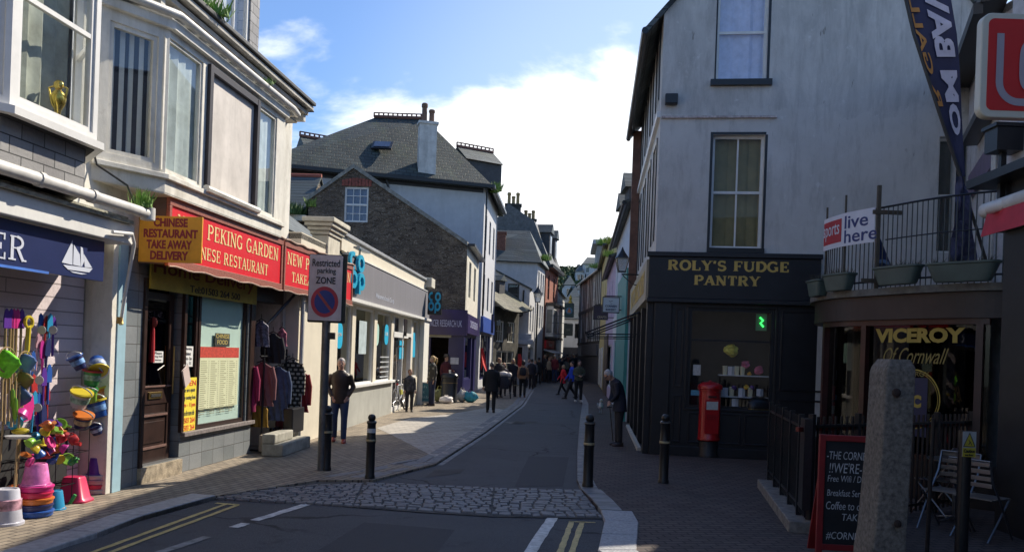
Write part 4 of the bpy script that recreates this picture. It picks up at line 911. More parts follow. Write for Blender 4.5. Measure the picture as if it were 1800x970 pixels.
mk('brick_arch', mb, M('red_brick_arch', (.24,.07,.05), .85, var=.5, scale=9), char_)
mb = MB()
for (a, b) in ((topS[2], topS[3]), (topS[3], topS[4])):
    P0 = SF.P(a[0],0,a[1]); P1 = SF.P(b[0],0,b[1]); up = Vector((0,0,.16)); n3 = SF.n.to_3d()
    mb.hexa([P0+n3*.08, P1+n3*.08, P1-n3*.4, P0-n3*.4, P0+n3*.08+up, P1+n3*.08+up, P1-n3*.4+up, P0-n3*.4+up])
mk('coping', mb, M('coping_stone', (.25,.24,.21), .9, var=.4, scale=7, bump=.01), char_)
mb = MB(); up = SF.d.to_3d()
z3 = lambda p, z: Vector((p[0],p[1],z))
ap = SF.P(q[1][0],-.2,q[1][1]); apb = ap+Vector((.2,5.2,0)); e1 = SF.P(SF.L,-.2,q[2][1]); e1b = Vector((-1.62,36.9,q[2][1])); e0 = SF.P(q[0][0]-1.5,-.2,q[0][1]-1.2); e0b = e0+Vector((.2,5.2,0))
mb.add([ap,apb,e1b,e1,e0,e0b], [(0,3,2,1),(0,1,5,4)]); mk('roof', mb, roofslate, char_, solid=.08)
SS = Fr((-1.84,31.4), (-1.62,36.9))
ws = [SS.rect(825, 462, 831, 530), SS.rect(837, 478, 842, 535)]; ws = [(1.0, 1.9, 4.0, 5.4), (3.2, 4.1, 4.0, 5.4)]
mk('street_wall', wallmesh(SS, 0, SS.L, 3.1, 5.9, ws), M('pale_cream_render', (.62,.58,.47), .8, streak=.2), char_)
for w in ws: window(SS, w, char_, white, 1, 1, True, .06, -.08)
so_ = [(.45, 3.0, .75, 2.45), (3.4, 4.6, .1, 2.45)]
mk('shopfront_wall', wallmesh(SS, 0, SS.L, 0, 2.55, so_), purple, char_)
for w in so_: window(SS, w, char_, purple, 1, 1, False, .05, -.05)
mb = MB(); mb.bx(SS, 0, 5.45, 0, .12, 2.55, 3.3); mb.bx(SF, SF.L-3.2, SF.L+.1, 0, .12, 2.45, 3.42); fas = mk('fascia', mb, purple2, char_)
mb = MB(); mb.bx(SS, 0, SS.L, -.05, .28, 5.86, 5.96); mk('gutter', mb, black, char_)
cs = thing('fascia_sign', 'charity shop name in thin white capitals on the purple fascia facing up the street', 'sign', SF.P(SF.L-1.5,.12,2.9)); r_ = SF.rect(748, 562, 812, 574, .12); letter('CANCER RESEARCH UK', SF, r_[0], r_[1], r_[2]-.02, r_[3]+.02, .121, M('lilac_letters', (.5,.5,.68), .5, var=0), cs)
cs = thing('fascia_sign', 'charity shop name lettered on the sunlit purple fascia along the street', 'sign', SS.P(2.6,.12,2.8)); letter('CANCER RESEARCH', SS, 1.0, 4.4, 2.80, 3.08, .121, MC['lilac_letters'], cs)
r_ = SF.rect(792, 628, 806, 640, .0); mb = MB(); mb.bx(SF, r_[0], r_[1], .002, .02, r_[2], r_[3]); tag(mk('notice_board', mb, M('pale_notice', (.52,.52,.58), .6, var=.2, scale=12)), 'pale notice board on the purple shopfront behind the litter bin', 'notice')
mb = MB(); mb.bx(SF, drS[0]-.1, drS[1]+.1, .001, .06, 2.36, 2.46); mk('door_head', mb, M('pale_trim', (.35,.32,.22), .6), char_)  # door head in one even buff colour
# slate roof with red ridge, left of the gable
pc = [(-17,33.4),(-8.6,33.0),(-8.6,38.5),(-17,38.9)]
cot, _ = house('cottage', 'slate-roofed house with a red ridge between the cream pier and the rubble gable', pc, 7.2, stone, {}, 'building'); roof(cot, pc, 7.2, 9.2, 0, 0, 0, .15, roofslate, stone, M('red_ridge', (.32,.09,.06), .8))
mb = MB(); mb.box((-8.9,31.9,6.75), (1.6,.5,.22)); mk('parapet_block', mb, M('cream_stone',(1,1,1)), cot)
tuft(Vector((-8.9,31.85,6.86)), .75, .55, 700, 'thick grass growing on the wall top left of the rubble gable', (.07,.13,.03), 11); tuft(Vector((-7.9,31.9,7.2)), .3, .4, 200, 'sunlit weed on the left slope of the rubble gable', (.2,.3,.05), 12)
# --- tall white building with big slate roof
pt = [(-11.2,36.4), (-1.58,39.4), (-1.12,46.2), (-12.2,44.4)]
TF = Fr(pt[1], pt[2]); bluew = M('white_render', (.52,.52,.53), .8, var=.06, streak=.18, bump=.002)
twin = [(u, u+.8, z, z+1.7) for u in (.8, 2.9, 5.0) for z in (4.0, 6.9)]
tall, fTl = house('tall_building', 'tall white building with a hipped slate roof behind the rubble gable', pt, 10.0, bluew, {1: twin+[(.5,5.5,.5,2.8)]}, 'building')
for w in twin: window(TF, w, tall, M('dark_frame', (.05,.05,.05), .5), 1, 1, True, .07, -.05)
window(TF, (.5,5.5,.5,2.8), tall, purple, 4, 1, False, .08, -.06); mb = MB(); mb.bx(TF, .2, 6.4, 0, .12, 2.85, 3.6); mk('shop_fascia', mb, M('blue_fascia', (.03,.08,.35), .4), tall)
rft = roof(tall, pt, 10.05, 13.5, 0, 4.5, 3.6, .45, slateT, bluew)
mb = MB(); mb.bx(Fr(pt[0],pt[1]), -.3, 10.4, .30, .52, 9.62, 9.80); mb.bx(TF, -.4, 7.0, .30, .52, 9.62, 9.80); mk('gutter', mb, black, tall, bevel=.02)
mb = MB(); mb.bx(Fr(pt[0],pt[1]), 0, 10.0, .0, .05, 9.45, 9.66); mk('eaves_board', mb, M('black_bargeboard', (.03,.03,.035), .6), tall)
def crest(root, p, q, m, h=.22, n=None):
    p, q = Vector(p), Vector(q); mb = MB(); L = (q-p).length; n = n or int(L/.22); d = (q-p)/L
    mb.tube([p+Vector((0,0,.02)), q+Vector((0,0,.02))], .09, 6); mb.tube([p+Vector((0,0,h)), q+Vector((0,0,h))], .035, 5)
    for i in range(n+1): c = p.lerp(q, i/n); mb.box(c+Vector((0,0,h/2)), (.07,.07,h))
    return mk('ridge_crest', mb, m, root)
rc = M('ridge_red_brown', (.16,.08,.06), .85); a, b, c, d = [Vector(x) for x in pt]; e_ = (b-a).normalized()
R0 = (a+d)/2+e_*4.5; R1 = (b+c)/2-e_*3.6; crest(rft, (R0.x,R0.y,13.55), (R1.x,R1.y,13.55), rc)
# skylight, dormers, chimney
def on_roof(px, py, Y): return AT(px, py, Y)
sk = AT(672, 256, 38.9); mb = MB(); mb.box(sk, (.95,.75,.09), Matrix.Rotation(math.radians(38),3,'X')); s_ = mk('skylight', mb, black, rft); mb = MB(); mb.box(sk+Vector((0,-.03,.06)), (.75,.55,.03), Matrix.Rotation(math.radians(38),3,'X')); mk('pane', mb, M('skylight_glass', (.05,.07,.12), .1), s_)
chimney(tall, AT(751,250,38.8).xy, .82, .55, 10.0, 12.5, M('chimney_white', (.60,.58,.55), .85, streak=.4), 2, M('pot_brown', (.17,.10,.07), .85), .25, ph=.9)
def crossgable(root, p, q, w, zb, zr, fm):
    """small gabled dormer whose ridge runs p->q"""
    p, q = Vector(p), Vector(q); d = (q-p).normalized(); n = Vector((-d.y,d.x)); mb = MB()
    V = lambda v, z: (v.x,v.y,z)
    mb.add([V(p-n*w,zb),V(p+n*w,zb),V(q+n*w,zb),V(q-n*w,zb),V(p,zr),V(q,zr)], [(0,3,5,4),(1,4,5,2),(0,4,1),(3,2,5)])
    o = mk('dormer', mb, roofslate, root); mb = MB(); mb.prism([V(p-n*w*.85,zb-1.3),V(p+n*w*.85,zb-1.3),V(p+n*w*.85,zb),V(p-n*w*.85,zb)], (d.x*(q-p).length,d.y*(q-p).length,0)); mk('dormer_wall', mb, fm, o); crest(o, (p.x,p.y,zr), (q.x,q.y,zr), rc); return o
a = AT(803,262,41.5); b = AT(867,262,42.6); crossgable(rft, (a.x,a.y), (b.x,b.y), 1.1, 11.35, 12.15, M('dark_slate_cheek', (.07,.07,.075), .8))
a = AT(527,247,39); b = AT(594,250,40); crossgable(rft, (a.x,a.y), (b.x,b.y), 1.0, 10.9, 11.75, MC['dark_slate_cheek'])
mb = MB(); p = TF.P(.05,.1,0); mb.tube([(p.x,p.y,9.5),(p.x,p.y,3.6)], .05, 6); p2 = Fr(pt[0],pt[1]).uz(678,300); f2 = Fr(pt[0],pt[1]); mb.tube([f2.P(p2[0],.2,9.6), f2.P(p2[0]+.15,.15,9.2), f2.P(p2[0]+.15,.1,8.2)], .06, 6); mk('downpipe', mb, black, tall)
tuft(TF.P(1.2,.45,9.8), .3, .5, 160, 'weed on the right-hand gutter of the tall white building', (.12,.2,.04), 13); tuft(TF.P(.3,.42,9.55), .25, .45, 160, 'weed at the near corner of the gutter of the tall white building', (.14,.24,.04), 14)
# --- old slate-fronted house with sagging eaves
OF = Fr((-1.1,46.4), (.35,49.6)); po = [(-1.1,46.4), (.35,49.6), (-4,51.5), (-5.2,48.3)]
old, _ = house('old_house', 'old timber-fronted house with a low sagging slate eave and two tiny dormers', po, 4.5, M('dark_timber_front', (.07,.065,.055), .8, var=.6, scale=2.5), {0: [(.4,1.4,2.5,3.7),(1.9,2.9,2.5,3.7),(.5,2.9,.6,2.0)]}, 'building')
for w in ((.4,1.4,2.5,3.7),(1.9,2.9,2.5,3.7),(.5,2.9,.6,2.0)): window(OF, w, old, offwhite, 3, 2, False, .07, -.04)
mb = MB(); n = 8; top = []; bot = []
for i in range(n+1):
    u = -.2+(OF.L+.5)*i/n; s_ = .18*math.sin(math.pi*i/n); top.append(OF.P(u,-2.6,7.1-s_*.5)); bot.append(OF.P(u,.75,4.35-s_+.2*(i/n)))
mid = [t.lerp(b_, .55)-Vector((0,0,.16)) for t, b_ in zip(top, bot)]; mb.add(top+mid+bot, [(i+(n+1)*r+(n+1), i+1+(n+1)*r+(n+1), i+1+(n+1)*r, i+(n+1)*r) for r in range(2) for i in range(n)])
rfo = mk('roof', mb, PM('old_roof', (.16,.15,.11), (.26,.24,.17), (.07,.065,.05), .25, .14, (OF.d.x,OF.d.y), rough=.8, bump=.01, var=.4, moss=.5), old, solid=.1)
for u in (.7, 2.2):
    mb = MB(); mb.bx(OF, u, u+.75, -1.9, -.75, 5.2, 6.15); mk('dormer', mb, M('dark_slate_cheek',(1,1,1)), rfo); 
    mb = MB(); mb.prism([OF.P(u-.1,-.65,6.15), OF.P(u+.85,-.65,6.15), OF.P(u+.375,-.65,6.5)], OF.n.to_3d()*-1.5); mk('dormer_roof', mb, roofslate, rfo)
# --- white house with a sloping gable facing up the street
WFm = Fr((-2.6,49.6), (.95,50.4)); pw = [(-2.6,49.6), (.95,50.4), (1.4,54.2), (-2.4,54.6)]; scW = 50.4/48.2
q0 = WFm.uz(868,456); q1 = WFm.uz(938,508); wW = WFm.rect(893, 498, 912, 536)
wh, _ = house('white_house', 'white rendered house with a raking gable and one dark square window', pw, 5.8, bluew, {1: [(.6,1.4,3.3,4.9),(2.3,3.1,3.3,4.9),(.5,3.4,.5,2.3)]}, 'building', skip=(0,), cap=False)
shW = (WFm.L-2.3, WFm.L-.25, .7, 2.35)
mk('gable_wall', gablewall(WFm, [(0,q0[1]),(WFm.L,q1[1])], 0, [wW, shW]), bluew, wh)
window(WFm, wW, wh, M('dark_frame',(1,1,1)), 1, 1, True, .08, -.05); window(WFm, shW, wh, white, 3, 1, False, .07, -.05)
f_ = Fr(pw[1],pw[2])
for w in ((.6,1.4,3.3,4.9),(2.3,3.1,3.3,4.9),(.5,3.4,.5,2.3)): window(f_, w, wh, white, 1, 1, True, .07, -.06)
mb = MB(); mb.bx(WFm, WFm.L-2.7, WFm.L+.25, 0, .28, 2.45, 2.75); mb.bx(WFm, WFm.L-2.6, WFm.L+.15, 0, .14, 2.753, 3.1); mk('shop_cornice', mb, M('pale_grey_blue', (.40,.43,.50), .6), wh, bevel=.02)
letter('LOOE BAY', WFm, WFm.L-1.9, WFm.L-.7, 2.5, 2.68, .281, M('dim_letters', (.2,.25,.4), .6), wh) if False else None
a0 = WFm.P(0,.1,q0[1]+.05); a1 = WFm.P(WFm.L+.15,.1,q1[1]+.0); mb = MB(); bk = Vector((-.1,4.4,0)); mb.add([a0,a1,a1+bk,a0+bk], [(0,1,2,3)]); mk('roof', mb, roofslate, wh, solid=.1)
mb = MB(); mb.tube([WFm.P(WFm.L-.4,.08,q1[1]-.1), WFm.P(WFm.L-.45,.08,4.2), WFm.P(WFm.L-1.2,.08,3.9), WFm.P(WFm.L-1.25,.08,3.2)], .05, 6); mk('downpipe', mb, black, wh)
# --- hipped white building behind it
p8 = [(-4.5,54.8), (1.50,55.4), (2.15,59.2), (-4.0,60.4)]; w8 = [(.5,1.2,3.7,5.3),(1.7,2.4,3.7,5.3),(2.8,3.5,3.7,5.3),(.5,1.2,6.0,7.5),(1.7,2.4,6.0,7.5),(2.8,3.5,6.0,7.5)]
b8, _ = house('white_building', 'white building with a mossy hipped slate roof in front of the dark chimney stacks', p8, 8.2, bluew, {1: w8}, 'building'); f_ = Fr(p8[1],p8[2])
for w in w8: window(f_, w, b8, white, 1, 1, True, .08, -.06)
roof(b8, p8, 8.25, 10.4, 0, 0, .9, .3, roofslate, bluew); chimney(b8, AT(874,440,56).xy, 1.1, .9, 8.4, 10.0, M('brick_dark', (.16,.07,.05), .9, var=.4, scale=8), 0)
tuft(f_.P(1,.35,8.3), .5, .5, 200, 'bright weeds along the gutter of the hipped white building', (.2,.32,.05), 15)
# --- red brick building with dormers and bay windows
p9 = [(-3.4,60.6), (2.28,60.2), (3.5,66.6), (-2.6,67.6)]; BF9 = Fr(p9[1],p9[2]); brick = PM('red_brick', (.36,.11,.07), (.44,.15,.09), (.25,.16,.12), .225, .075, (BF9.d.x,BF9.d.y), ms=.008, bump=.003, var=.2)
brkd = PM('dark_brick', (.13,.06,.05), (.18,.08,.06), (.09,.06,.05), .225, .075, (1,0), ms=.01, bump=.003, var=.3)
w9 = [(1.0,1.9,6.0,7.8),(3.9,4.8,6.0,7.8)]
b9, _ = house('brick_building', 'red brick building with steep slate roof, two dormers and white bay windows', p9, 8.4, brick, {1: w9}, 'building', wms={0: brkd}, cap=False)
for w in w9: window(BF9, w, b9, M('dark_frame',(1,1,1)), 1, 1, True, .09, -.06)
def profile(root, name, fr, prof, u0, u1, m, mw=None):
    mb = MB(); mb.prism([fr.P(u0,d,z) for d, z in prof], fr.d.to_3d()*(u1-u0)); return mk(name, mb, m, root)
r9 = profile(b9, 'roof', BF9, [(.35,8.35),(-1.0,11.6),(-3.0,12.9),(-6.2,8.5)], -.1, BF9.L+.1, M('dark_slate_roof', (.09,.095,.10), .55, var=.35, scale=5, bump=.01, bscale=12))
for u in (1.4, 4.3):
    mb = MB(); mb.bx(BF9, u-.6, u+.6, -1.6, .05, 9.0, 10.9); dd = mk('dormer', mb, M('dark_slate_cheek',(1,1,1)), r9); mb = MB(); mb.prism([BF9.P(u-.8,.2,10.9), BF9.P(u+.8,.2,10.9), BF9.P(u,.2,11.6)], BF9.n.to_3d()*-1.8); mk('dormer_roof', mb, roofslate, r9); mb = MB(); mb.bx(BF9, u-.35, u+.35, .05, .08, 9.4, 10.7); mk('dormer_window', mb, M('pale_window', (.40,.43,.46), .3), r9)
    mb = MB(); mb.bx(BF9, u-1.0, u+1.0, 0, .6, 3.2, 5.5); by = mk('bay_window', mb, white, b9, bevel=.05); mb = MB()
    for k in range(3): mb.bx(BF9, u-.85+k*.6, u-.40+k*.6, .6, .62, 3.5, 5.2)
    mb.bx(BF9, u-1.02, u-1.0, .1, .5, 3.5, 5.2); mk('pane', mb, M('dim_glass', (.10,.12,.14), .15), by); mb = MB(); mb.bx(BF9, u-1.15, u+1.15, 0, .75, 5.5, 5.7); mb.bx(BF9, u-1.1, u+1.1, 0, .7, 3.05, 3.2); mk('bay_trim', mb, black, by)
mb = MB(); mb.bx(BF9, 0, BF9.L, .0, .5, 8.25, 8.5); mk('eaves', mb, black, b9)
chimney(b9, (-.3,61.4), 1.15, .9, 9.5, 12.9, M('dark_stack', (.05,.05,.045), .9, var=.4), 3, M('pot_yellow', (.30,.22,.10), .8), ph=.9); chimney(b9, (.95,62.4), 1.0, .8, 9.5, 12.0, M('dark_stack',(1,1,1)), 3, MC['pot_yellow'], ph=.7)
mb = MB(); mb.bx(BF9, .3, 4.6, 0, .15, 2.35, 2.95); rs = mk('fascia_sign', mb, M('bright_red_sign', (.75,.03,.03), .4, var=0)); tag(rs, 'small bright red shop sign under the white bays of the brick building', 'sign'); 
letter('Visitor', BF9, 1.5, 3.4, 2.5, 2.8, .15, white, rs)
mb = MB(); mb.prism([BF9.P(-.2,.05,2.3), BF9.P(-.2,.9,2.05), BF9.P(-.2,.9,1.98), BF9.P(-.2,.05,2.2)], BF9.d.to_3d()*5); mk('awning', mb, M('awning_white', (.6,.6,.58), .8), b9)
mb = MB(); mb.bx(BF9, .2, 4.8, .002, .03, .1, 2.2); mk('dark_shopfront', mb, M('dark_shop', (.02,.02,.03), .3), b9)
# --- farther buildings on the left and at the end of the street
p10 = [(-1,67.8),(3.6,67.4),(4.75,77),(0,78)]; f_ = Fr(p10[1],p10[2]); w10 = [(u,u+.7,z,z+1.5) for u in (.8,2.6,4.4,6.2) for z in (2.9,5.2)]
b10, _ = house('pale_house', 'narrow pale house beyond the brick building', p10, 7.3, M('pale_stone_render', (.50,.49,.46), .8, streak=.2), {1: w10}, 'building'); roof(b10, p10, 7.3, 9.0, 1, 0, 0, .2, roofslate, MC['pale_stone_render'])
for w in w10: window(f_, w, b10, white, 1, 1, True, .08, -.06)
pe = [(3.6,80),(7.6,79.3),(7.9,86),(3.6,86)]; f_ = Fr(pe[0],pe[1]); we = [(.8,1.6,3.6,5.0),(2.4,3.2,3.6,5.0)]
be, _ = house('end_house', 'small white house closing the far end of the street', pe, 5.6, bluew, {0: we}, 'building'); roof(be, pe, 5.6, 7.8, 0, 0, 0, .2, roofslate, bluew)
for w in we: window(f_, w, be, black, 1, 1, True, .08, -.06)
mb = MB(); mb.bx(f_, 0, 4, .002, .1, 0, 2.7); mk('dark_shopfront', mb, M('dark_shop',(1,1,1)), be)
# ============================================================ right side
def RA(Y): return (1.416+.08*Y, Y)
cornerR = (2.68,15.8); pR = [cornerR, (8.22,15.02), (9.0,22.7), (3.45,23.5)]
EF = Fr(pR[0], pR[1]); RFs = Fr(pR[3], pR[0]); rdir = (RFs.d.x, RFs.d.y)
def stained_wall():
    m, t, b = _base('stained_white_render'); geo = N(t, 'ShaderNodeNewGeometry').outputs['Position']; b.inputs['Roughness'].default_value = .85
    c = _mixc(t, _ramp(t, _noise(t, geo, 1.1, 7, .65), .3, .7), (.51,.50,.475), (.63,.62,.595))
    sz = N(t, 'ShaderNodeSeparateXYZ'); t.links.new(geo, sz.inputs[0]); nn = _noise(t, geo, 2.2, 6, .7)
    ad = N(t, 'ShaderNodeMath', operation='MULTIPLY_ADD', ins={1: 1.6}); t.links.new(nn, ad.inputs[0]); t.links.new(sz.outputs['Z'], ad.inputs[2])
    band = _ramp(t, ad.outputs[0], 7.25, 7.40, 0, 1); mpn = N(t, 'ShaderNodeMapping'); mpn.inputs['Scale'].default_value = (2.6, 2.6, .5); t.links.new(geo, mpn.inputs[0])
    f = _ramp(t, _noise(t, mpn.outputs[0], 1.3, 9, .72, .5), .38, .68, 0, .6); mu = N(t, 'ShaderNodeMath', operation='MULTIPLY'); t.links.new(f, mu.inputs[0]); t.links.new(band, mu.inputs[1]); c = _mixc(t, mu.outputs[0], c, (.27,.27,.265))
    c = _mixc(t, _ramp(t, _noise(t, mpn.outputs[0], 2.1, 9, .75, .3), .50, .68, 0, .5), c, (.30,.295,.28))
    c = _mixc(t, _ramp(t, _noise(t, geo, 5.5, 8, .75), .60, .68, 0, .6), c, (.70,.70,.69))
    mp2 = N(t, 'ShaderNodeMapping'); mp2.inputs['Scale'].default_value = (9, 9, 2.2); t.links.new(geo, mp2.inputs[0]); c = _mixc(t, _ramp(t, _noise(t, mp2.outputs[0], 1.0, 3, .5), .72, .76, 0, .7), c, (.16,.155,.14))
    t.links.new(c, b.inputs['Base Color']); bp = N(t, 'ShaderNodeBump', ins={'Strength': 1.0, 'Distance': .006}); t.links.new(_noise(t, geo, 18, 8, .7), bp.inputs['Height']); t.links.new(bp.outputs[0], b.inputs['Normal']); MC['stained_white_render'] = m; return m
rwall = stained_wall()
W1 = EF.rect(1254, 237, 1338, 437); W2 = EF.rect(1264, -20, 1347, 139); W2 = (W2[0], W2[1], W2[2], W2[2]+1.85)
W3 = EF.rect(1652, 240, 1690, 445); W3 = (W3[0], W3[0]+.95, W3[2], W3[3])
u4, _z = EF.uz(1440, 500)
shopW = EF.rect(1213, 541, 1356, 722); opE = [W1, W2, W3]
FZ = EF.uz(1155, 452)[1]
rwin = [(u, u+.8, z, z+h) for u in (.7, 2.6, 4.5, 6.3) for z, h in ((4.15,1.95),(6.95,1.35))]
roly, fRo = house('fudge_shop', 'three-storey stained white corner building with black fudge shopfront', pR, 8.55, rwall, {3: rwin+[(0,RFs.L,0,3.75)]}, 'building', skip=(0,), cap=False)
mk('gable_wall', gablewall(EF, [(0,8.50),(EF.L/2,11.65),(EF.L,8.50)], 0, opE+[(0,u4,0,FZ)], .25), rwall, roly)
blk = M('black_shopfront', (.013,.013,.016), .42, var=.3, scale=3)
roof(roly, pR, 8.55, 11.8, 1, 0, 0, .35, roofslate, rwall, gut=black, near=False)  # ridge lies above the view, its height shaped for the shadow it casts
mk('shopfront_wall', wallmesh(EF, 0, u4, 0, FZ, [shopW], .2), blk, roly)
so2 = [(u, u+1.25, .45, 2.75) for u in (.5, 2.35, 4.2, 6.05)]
mk('shopfront_wall', wallmesh(RFs, 0, RFs.L, 0, 3.748, so2, .2), blk, roly)
for w in so2: window(RFs, w, roly, blk, 1, 1, False, .05, -.06, pane=glass)
mb = MB()
for u in (0, 1.85, 3.7, 5.55, RFs.L-.3): mb.bx(RFs, u+.02, u+.28, 0.001, .12, 0, 2.9)
mb.bx(EF, .02, .34, .001, .07, 0, 2.95); mb.bx(EF, 3.35, 3.55, .001, .07, 0, 2.95); mb.bx(EF, .0, u4, .001, .06, .0, .18); mk('pilaster', mb, blk, roly, bevel=.008)
mb = MB(); mb.bx(EF, -.12, u4, .001, .12, 2.98, FZ); mb.bx(EF, -.16, u4+.02, .001, .17, FZ+.002, FZ+.09); mb.bx(EF, -.14, u4, .001, .15, 2.90, 2.975); mk('fascia', mb, blk, roly, bevel=.008)
mb = MB(); mb.bx(RFs, .3, RFs.L-.05, .001, .16, 2.95, 3.72); mk('side_fascia', mb, M('fascia_cream', (.40,.36,.27), .6, var=.1), roly)
gold2 = M('gold_paint', (.60,.42,.10), .45, var=.08)
fs_ = thing('shop_lettering', 'gold slab capitals of the fudge shop name on the black fascia facing up the street', 'sign', EF.P(1.5,.12,3.3))
a = EF.rect(1174, 464, 1386, 486, .12); b = EF.rect(1220, 490, 1336, 508, .12)
sk_ = 0.0
letter("ROLY'S FUDGE", EF, a[0], a[1], 3.50, 3.71, .122, gold2, fs_, serif=True, bold=1.45); letter('PANTRY', EF, b[0], b[1], 3.23, 3.43, .122, gold2, fs_, serif=True, bold=1.45)
fs2 = thing('shop_lettering', 'gold slab capitals on the cream fascia along the narrow street side', 'sign', RFs.P(5,.16,3.1)); letter("ROLY'S FUDGE PANTRY", RFs, 1.2, RFs.L-.5, 3.1, 3.58, .162, gold2, fs2, serif=True, bold=1.3)
window(EF, W1, roly, white, 2, 2, True, .05, -.12, cur=M('ochre_blind', (.25,.21,.10), .8, var=.25, scale=1.5), curd=.14, mull=.03, pane=GLASS('glass_dull', k=-.03))
window(EF, W2, roly, white, 1, 1, True, .05, -.12, cur=M('lilac_net', (.62,.64,.80), .9, var=.12, scale=7), curd=.10, pane=glass)
window(EF, W3, roly, white, 1, 1, True, .05, -.12, cur=M('dark_blind', (.06,.06,.05), .7), curd=.1)
mb = MB(); mb.bx(EF, W2[0]-.1, W2[1]+.1, -.1, .09, W2[2]-.13, W2[2]-.02); mb.bx(EF, W1[0]-.05, W1[1]+.05, -.1, .07, W1[2]-.09, W1[2]-.004); mk('sill', mb, black, roly)
mb = MB(); mb.bx(EF, W1[0]-.05, W1[0], -.1, .004, W1[2], W1[3]+.05); mb.bx(EF, W1[0], W1[1]+.02, -.1, .004, W1[3]+.002, W1[3]+.05); mb.bx(EF, W2[0]-.03, W2[0]-.001, -.1, .004, W2[2], W2[3]); mb.bx(EF, W2[1]+.001, W2[1]+.05, -.1, .004, W2[2], W2[3]); mb.bx(EF, W1[1]+.001, W1[1]+.05, -.1, .004, W1[2], W1[3]); mk('black_reveal', mb, black, roly)
for w in rwin: window(RFs, w, roly, white, 1, 1, True, .05, -.05, surround=black)
u_, z_ = EF.uz(1180, 177); mb = MB(); mb.bx(EF, u_-.12, u_+.12, .001, .14, z_-.1, z_+.1); tag(mk('alarm_box', mb, black, bevel=.02), 'black box fixed near the left corner of the stained white wall', 'box')
u_, z_ = EF.uz(1165, 207); u2, _ = EF.uz(1365, 206); mb = MB(); mb.bx(EF, u_-.02, u2, .001, .05, z_-.02, z_+.02); mk('rusty_rail', mb, M('rusty_white', (.48,.42,.40), .7, var=.4, scale=15, streak=.6, stain=(.15,.06,.03)), roly)
mb = MB(); mb.bx(RFs, 0, RFs.L, .001, .07, 6.44, 6.55); mk('string_course', mb, white, roly)
mb = MB(); mb.bx(RFs, -.02, .35, .001, .22, 2.9, 8.2); mk('brown_pier', mb, M('brown_pier', (.14,.07,.05), .8, var=.3), roly)
mb = MB(); mb.bx(EF, W1[0]-.18, W1[0]-.12, .001, .02, FZ-.0+.09, W1[2]-.1); mb.bx(EF, W1[1]+.1, W1[1]+.16, .001, .02, FZ+.09, W1[2]-.1); mk('plaster_leg', mb, rwall, roly)
mb = MB(); mb.bx(RFs, RFs.L-6, RFs.L-.4, .121, .20, 0, .07); mk('door_sill', mb, M('pale_sill_stone', (.50,.48,.42), .7), roly)
# shop window: frame, shelves, display
wd_ = window(EF, shopW, roly, blk, 1, 1, False, .05, -.04, pane=glass)
zt_ = shopW[3]-.62; mb = MB(); mb.bx(EF, shopW[0], shopW[1], -.09, -.03, zt_, zt_+.035); mk('transom', mb, blk, wd_)
shf = M('white_shelf', (.55,.55,.58), .5); SH = []
for i, (py, ua, ub) in enumerate(((659,.38,.99),(697,.30,.99),(716,.02,.68))):
    z = EF.uz(1290, py)[1]; w = shopW[1]-shopW[0]; mb = MB(); mb.bx(EF, shopW[0]+w*ua, shopW[0]+w*ub, -.34, -.14, z-.02, z); mk('display_shelf', mb, shf, roly); SH.append(z)
def flower(px, py, r, m, label, n=26):
    u, z = EF.uz(px, py, -.2); c = EF.P(u, -.2, z); mb = MB(); rnd = random.Random(int(px))
    for k in range(n):
        v = Vector((rnd.gauss(0,1), rnd.gauss(0,1), rnd.gauss(0,1))).normalized(); p = c+v*r*.55*rnd.uniform(.5,1); R = Matrix.Rotation(rnd.uniform(0,3.1),3,'X') @ Matrix.Rotation(rnd.uniform(0,3.1),3,'Z'); mb.ell(p, (r*.42, r*.40, r*.10), 8, R.to_4x4())
    tag(mk('paper_flower', mb, m, smooth=True), label, 'paper flower', 'paper flowers in the fudge shop window')
yf = M('paper_yellow', (.75,.66,.12), .8, var=.1); pf = M('paper_pink', (.70,.16,.28), .8, var=.2); puf = M('paper_purple', (.12,.05,.25), .8)
flower(1285, 616, .17, yf, 'large yellow paper flower hanging in the fudge shop window', 40); flower(1310, 640, .10, pf, 'dark pink paper pompom on the top shelf, the left of the two'); flower(1334, 650, .12, pf, 'pale pink paper pompom on the top shelf, the right of the two')
flower(1317, 657, .055, M('paper_orange', (.75,.40,.05), .8), 'small orange paper flower at the front of the top shelf'); flower(1290, 681, .07, puf, 'purple paper flower on the second shelf, left of the yellow-centred one'); flower(1312, 680, .06, M('paper_gold', (.75,.5,.06), .8), 'yellow paper flower with purple rim on the second shelf'); flower(1322, 681, .06, puf, 'purple paper flower on the second shelf, right of the yellow one')
def carton(px, z, w, h, m, label, cat, taper=.8):
    u, _ = EF.uz(px, 690, -.2); mb = MB(); mb.loft([(0,0,0,w/2*taper,.04*taper),(0,0,h,w/2,.04)], 16 if taper < 1 else 4, sup=5); c = EF.P(u,-.22,z); mb.v = [v+c for v in mb.v]; tag(mk('cup' if taper < 1 else 'box', mb, m), label, cat, 'cups and boxes in the fudge shop window')
cw = M('carton_cream', (.68,.62,.42), .7, var=.05)
for px in (1273, 1294, 1304): carton(px, SH[0], .085, .17, cw, {1273: 'cream paper cup at the left end of the top shelf', 1294: 'cream paper cup beside the white card on the top shelf', 1304: 'cream paper cup left of the pink pompoms'}[px], 'cup')
for px in (1286, 1319): carton(px, SH[1], .09, .18, cw, {1286: 'cream cup on the second shelf between the white boxes', 1319: 'cream cup on the second shelf below the yellow flower'}[px], 'cup')
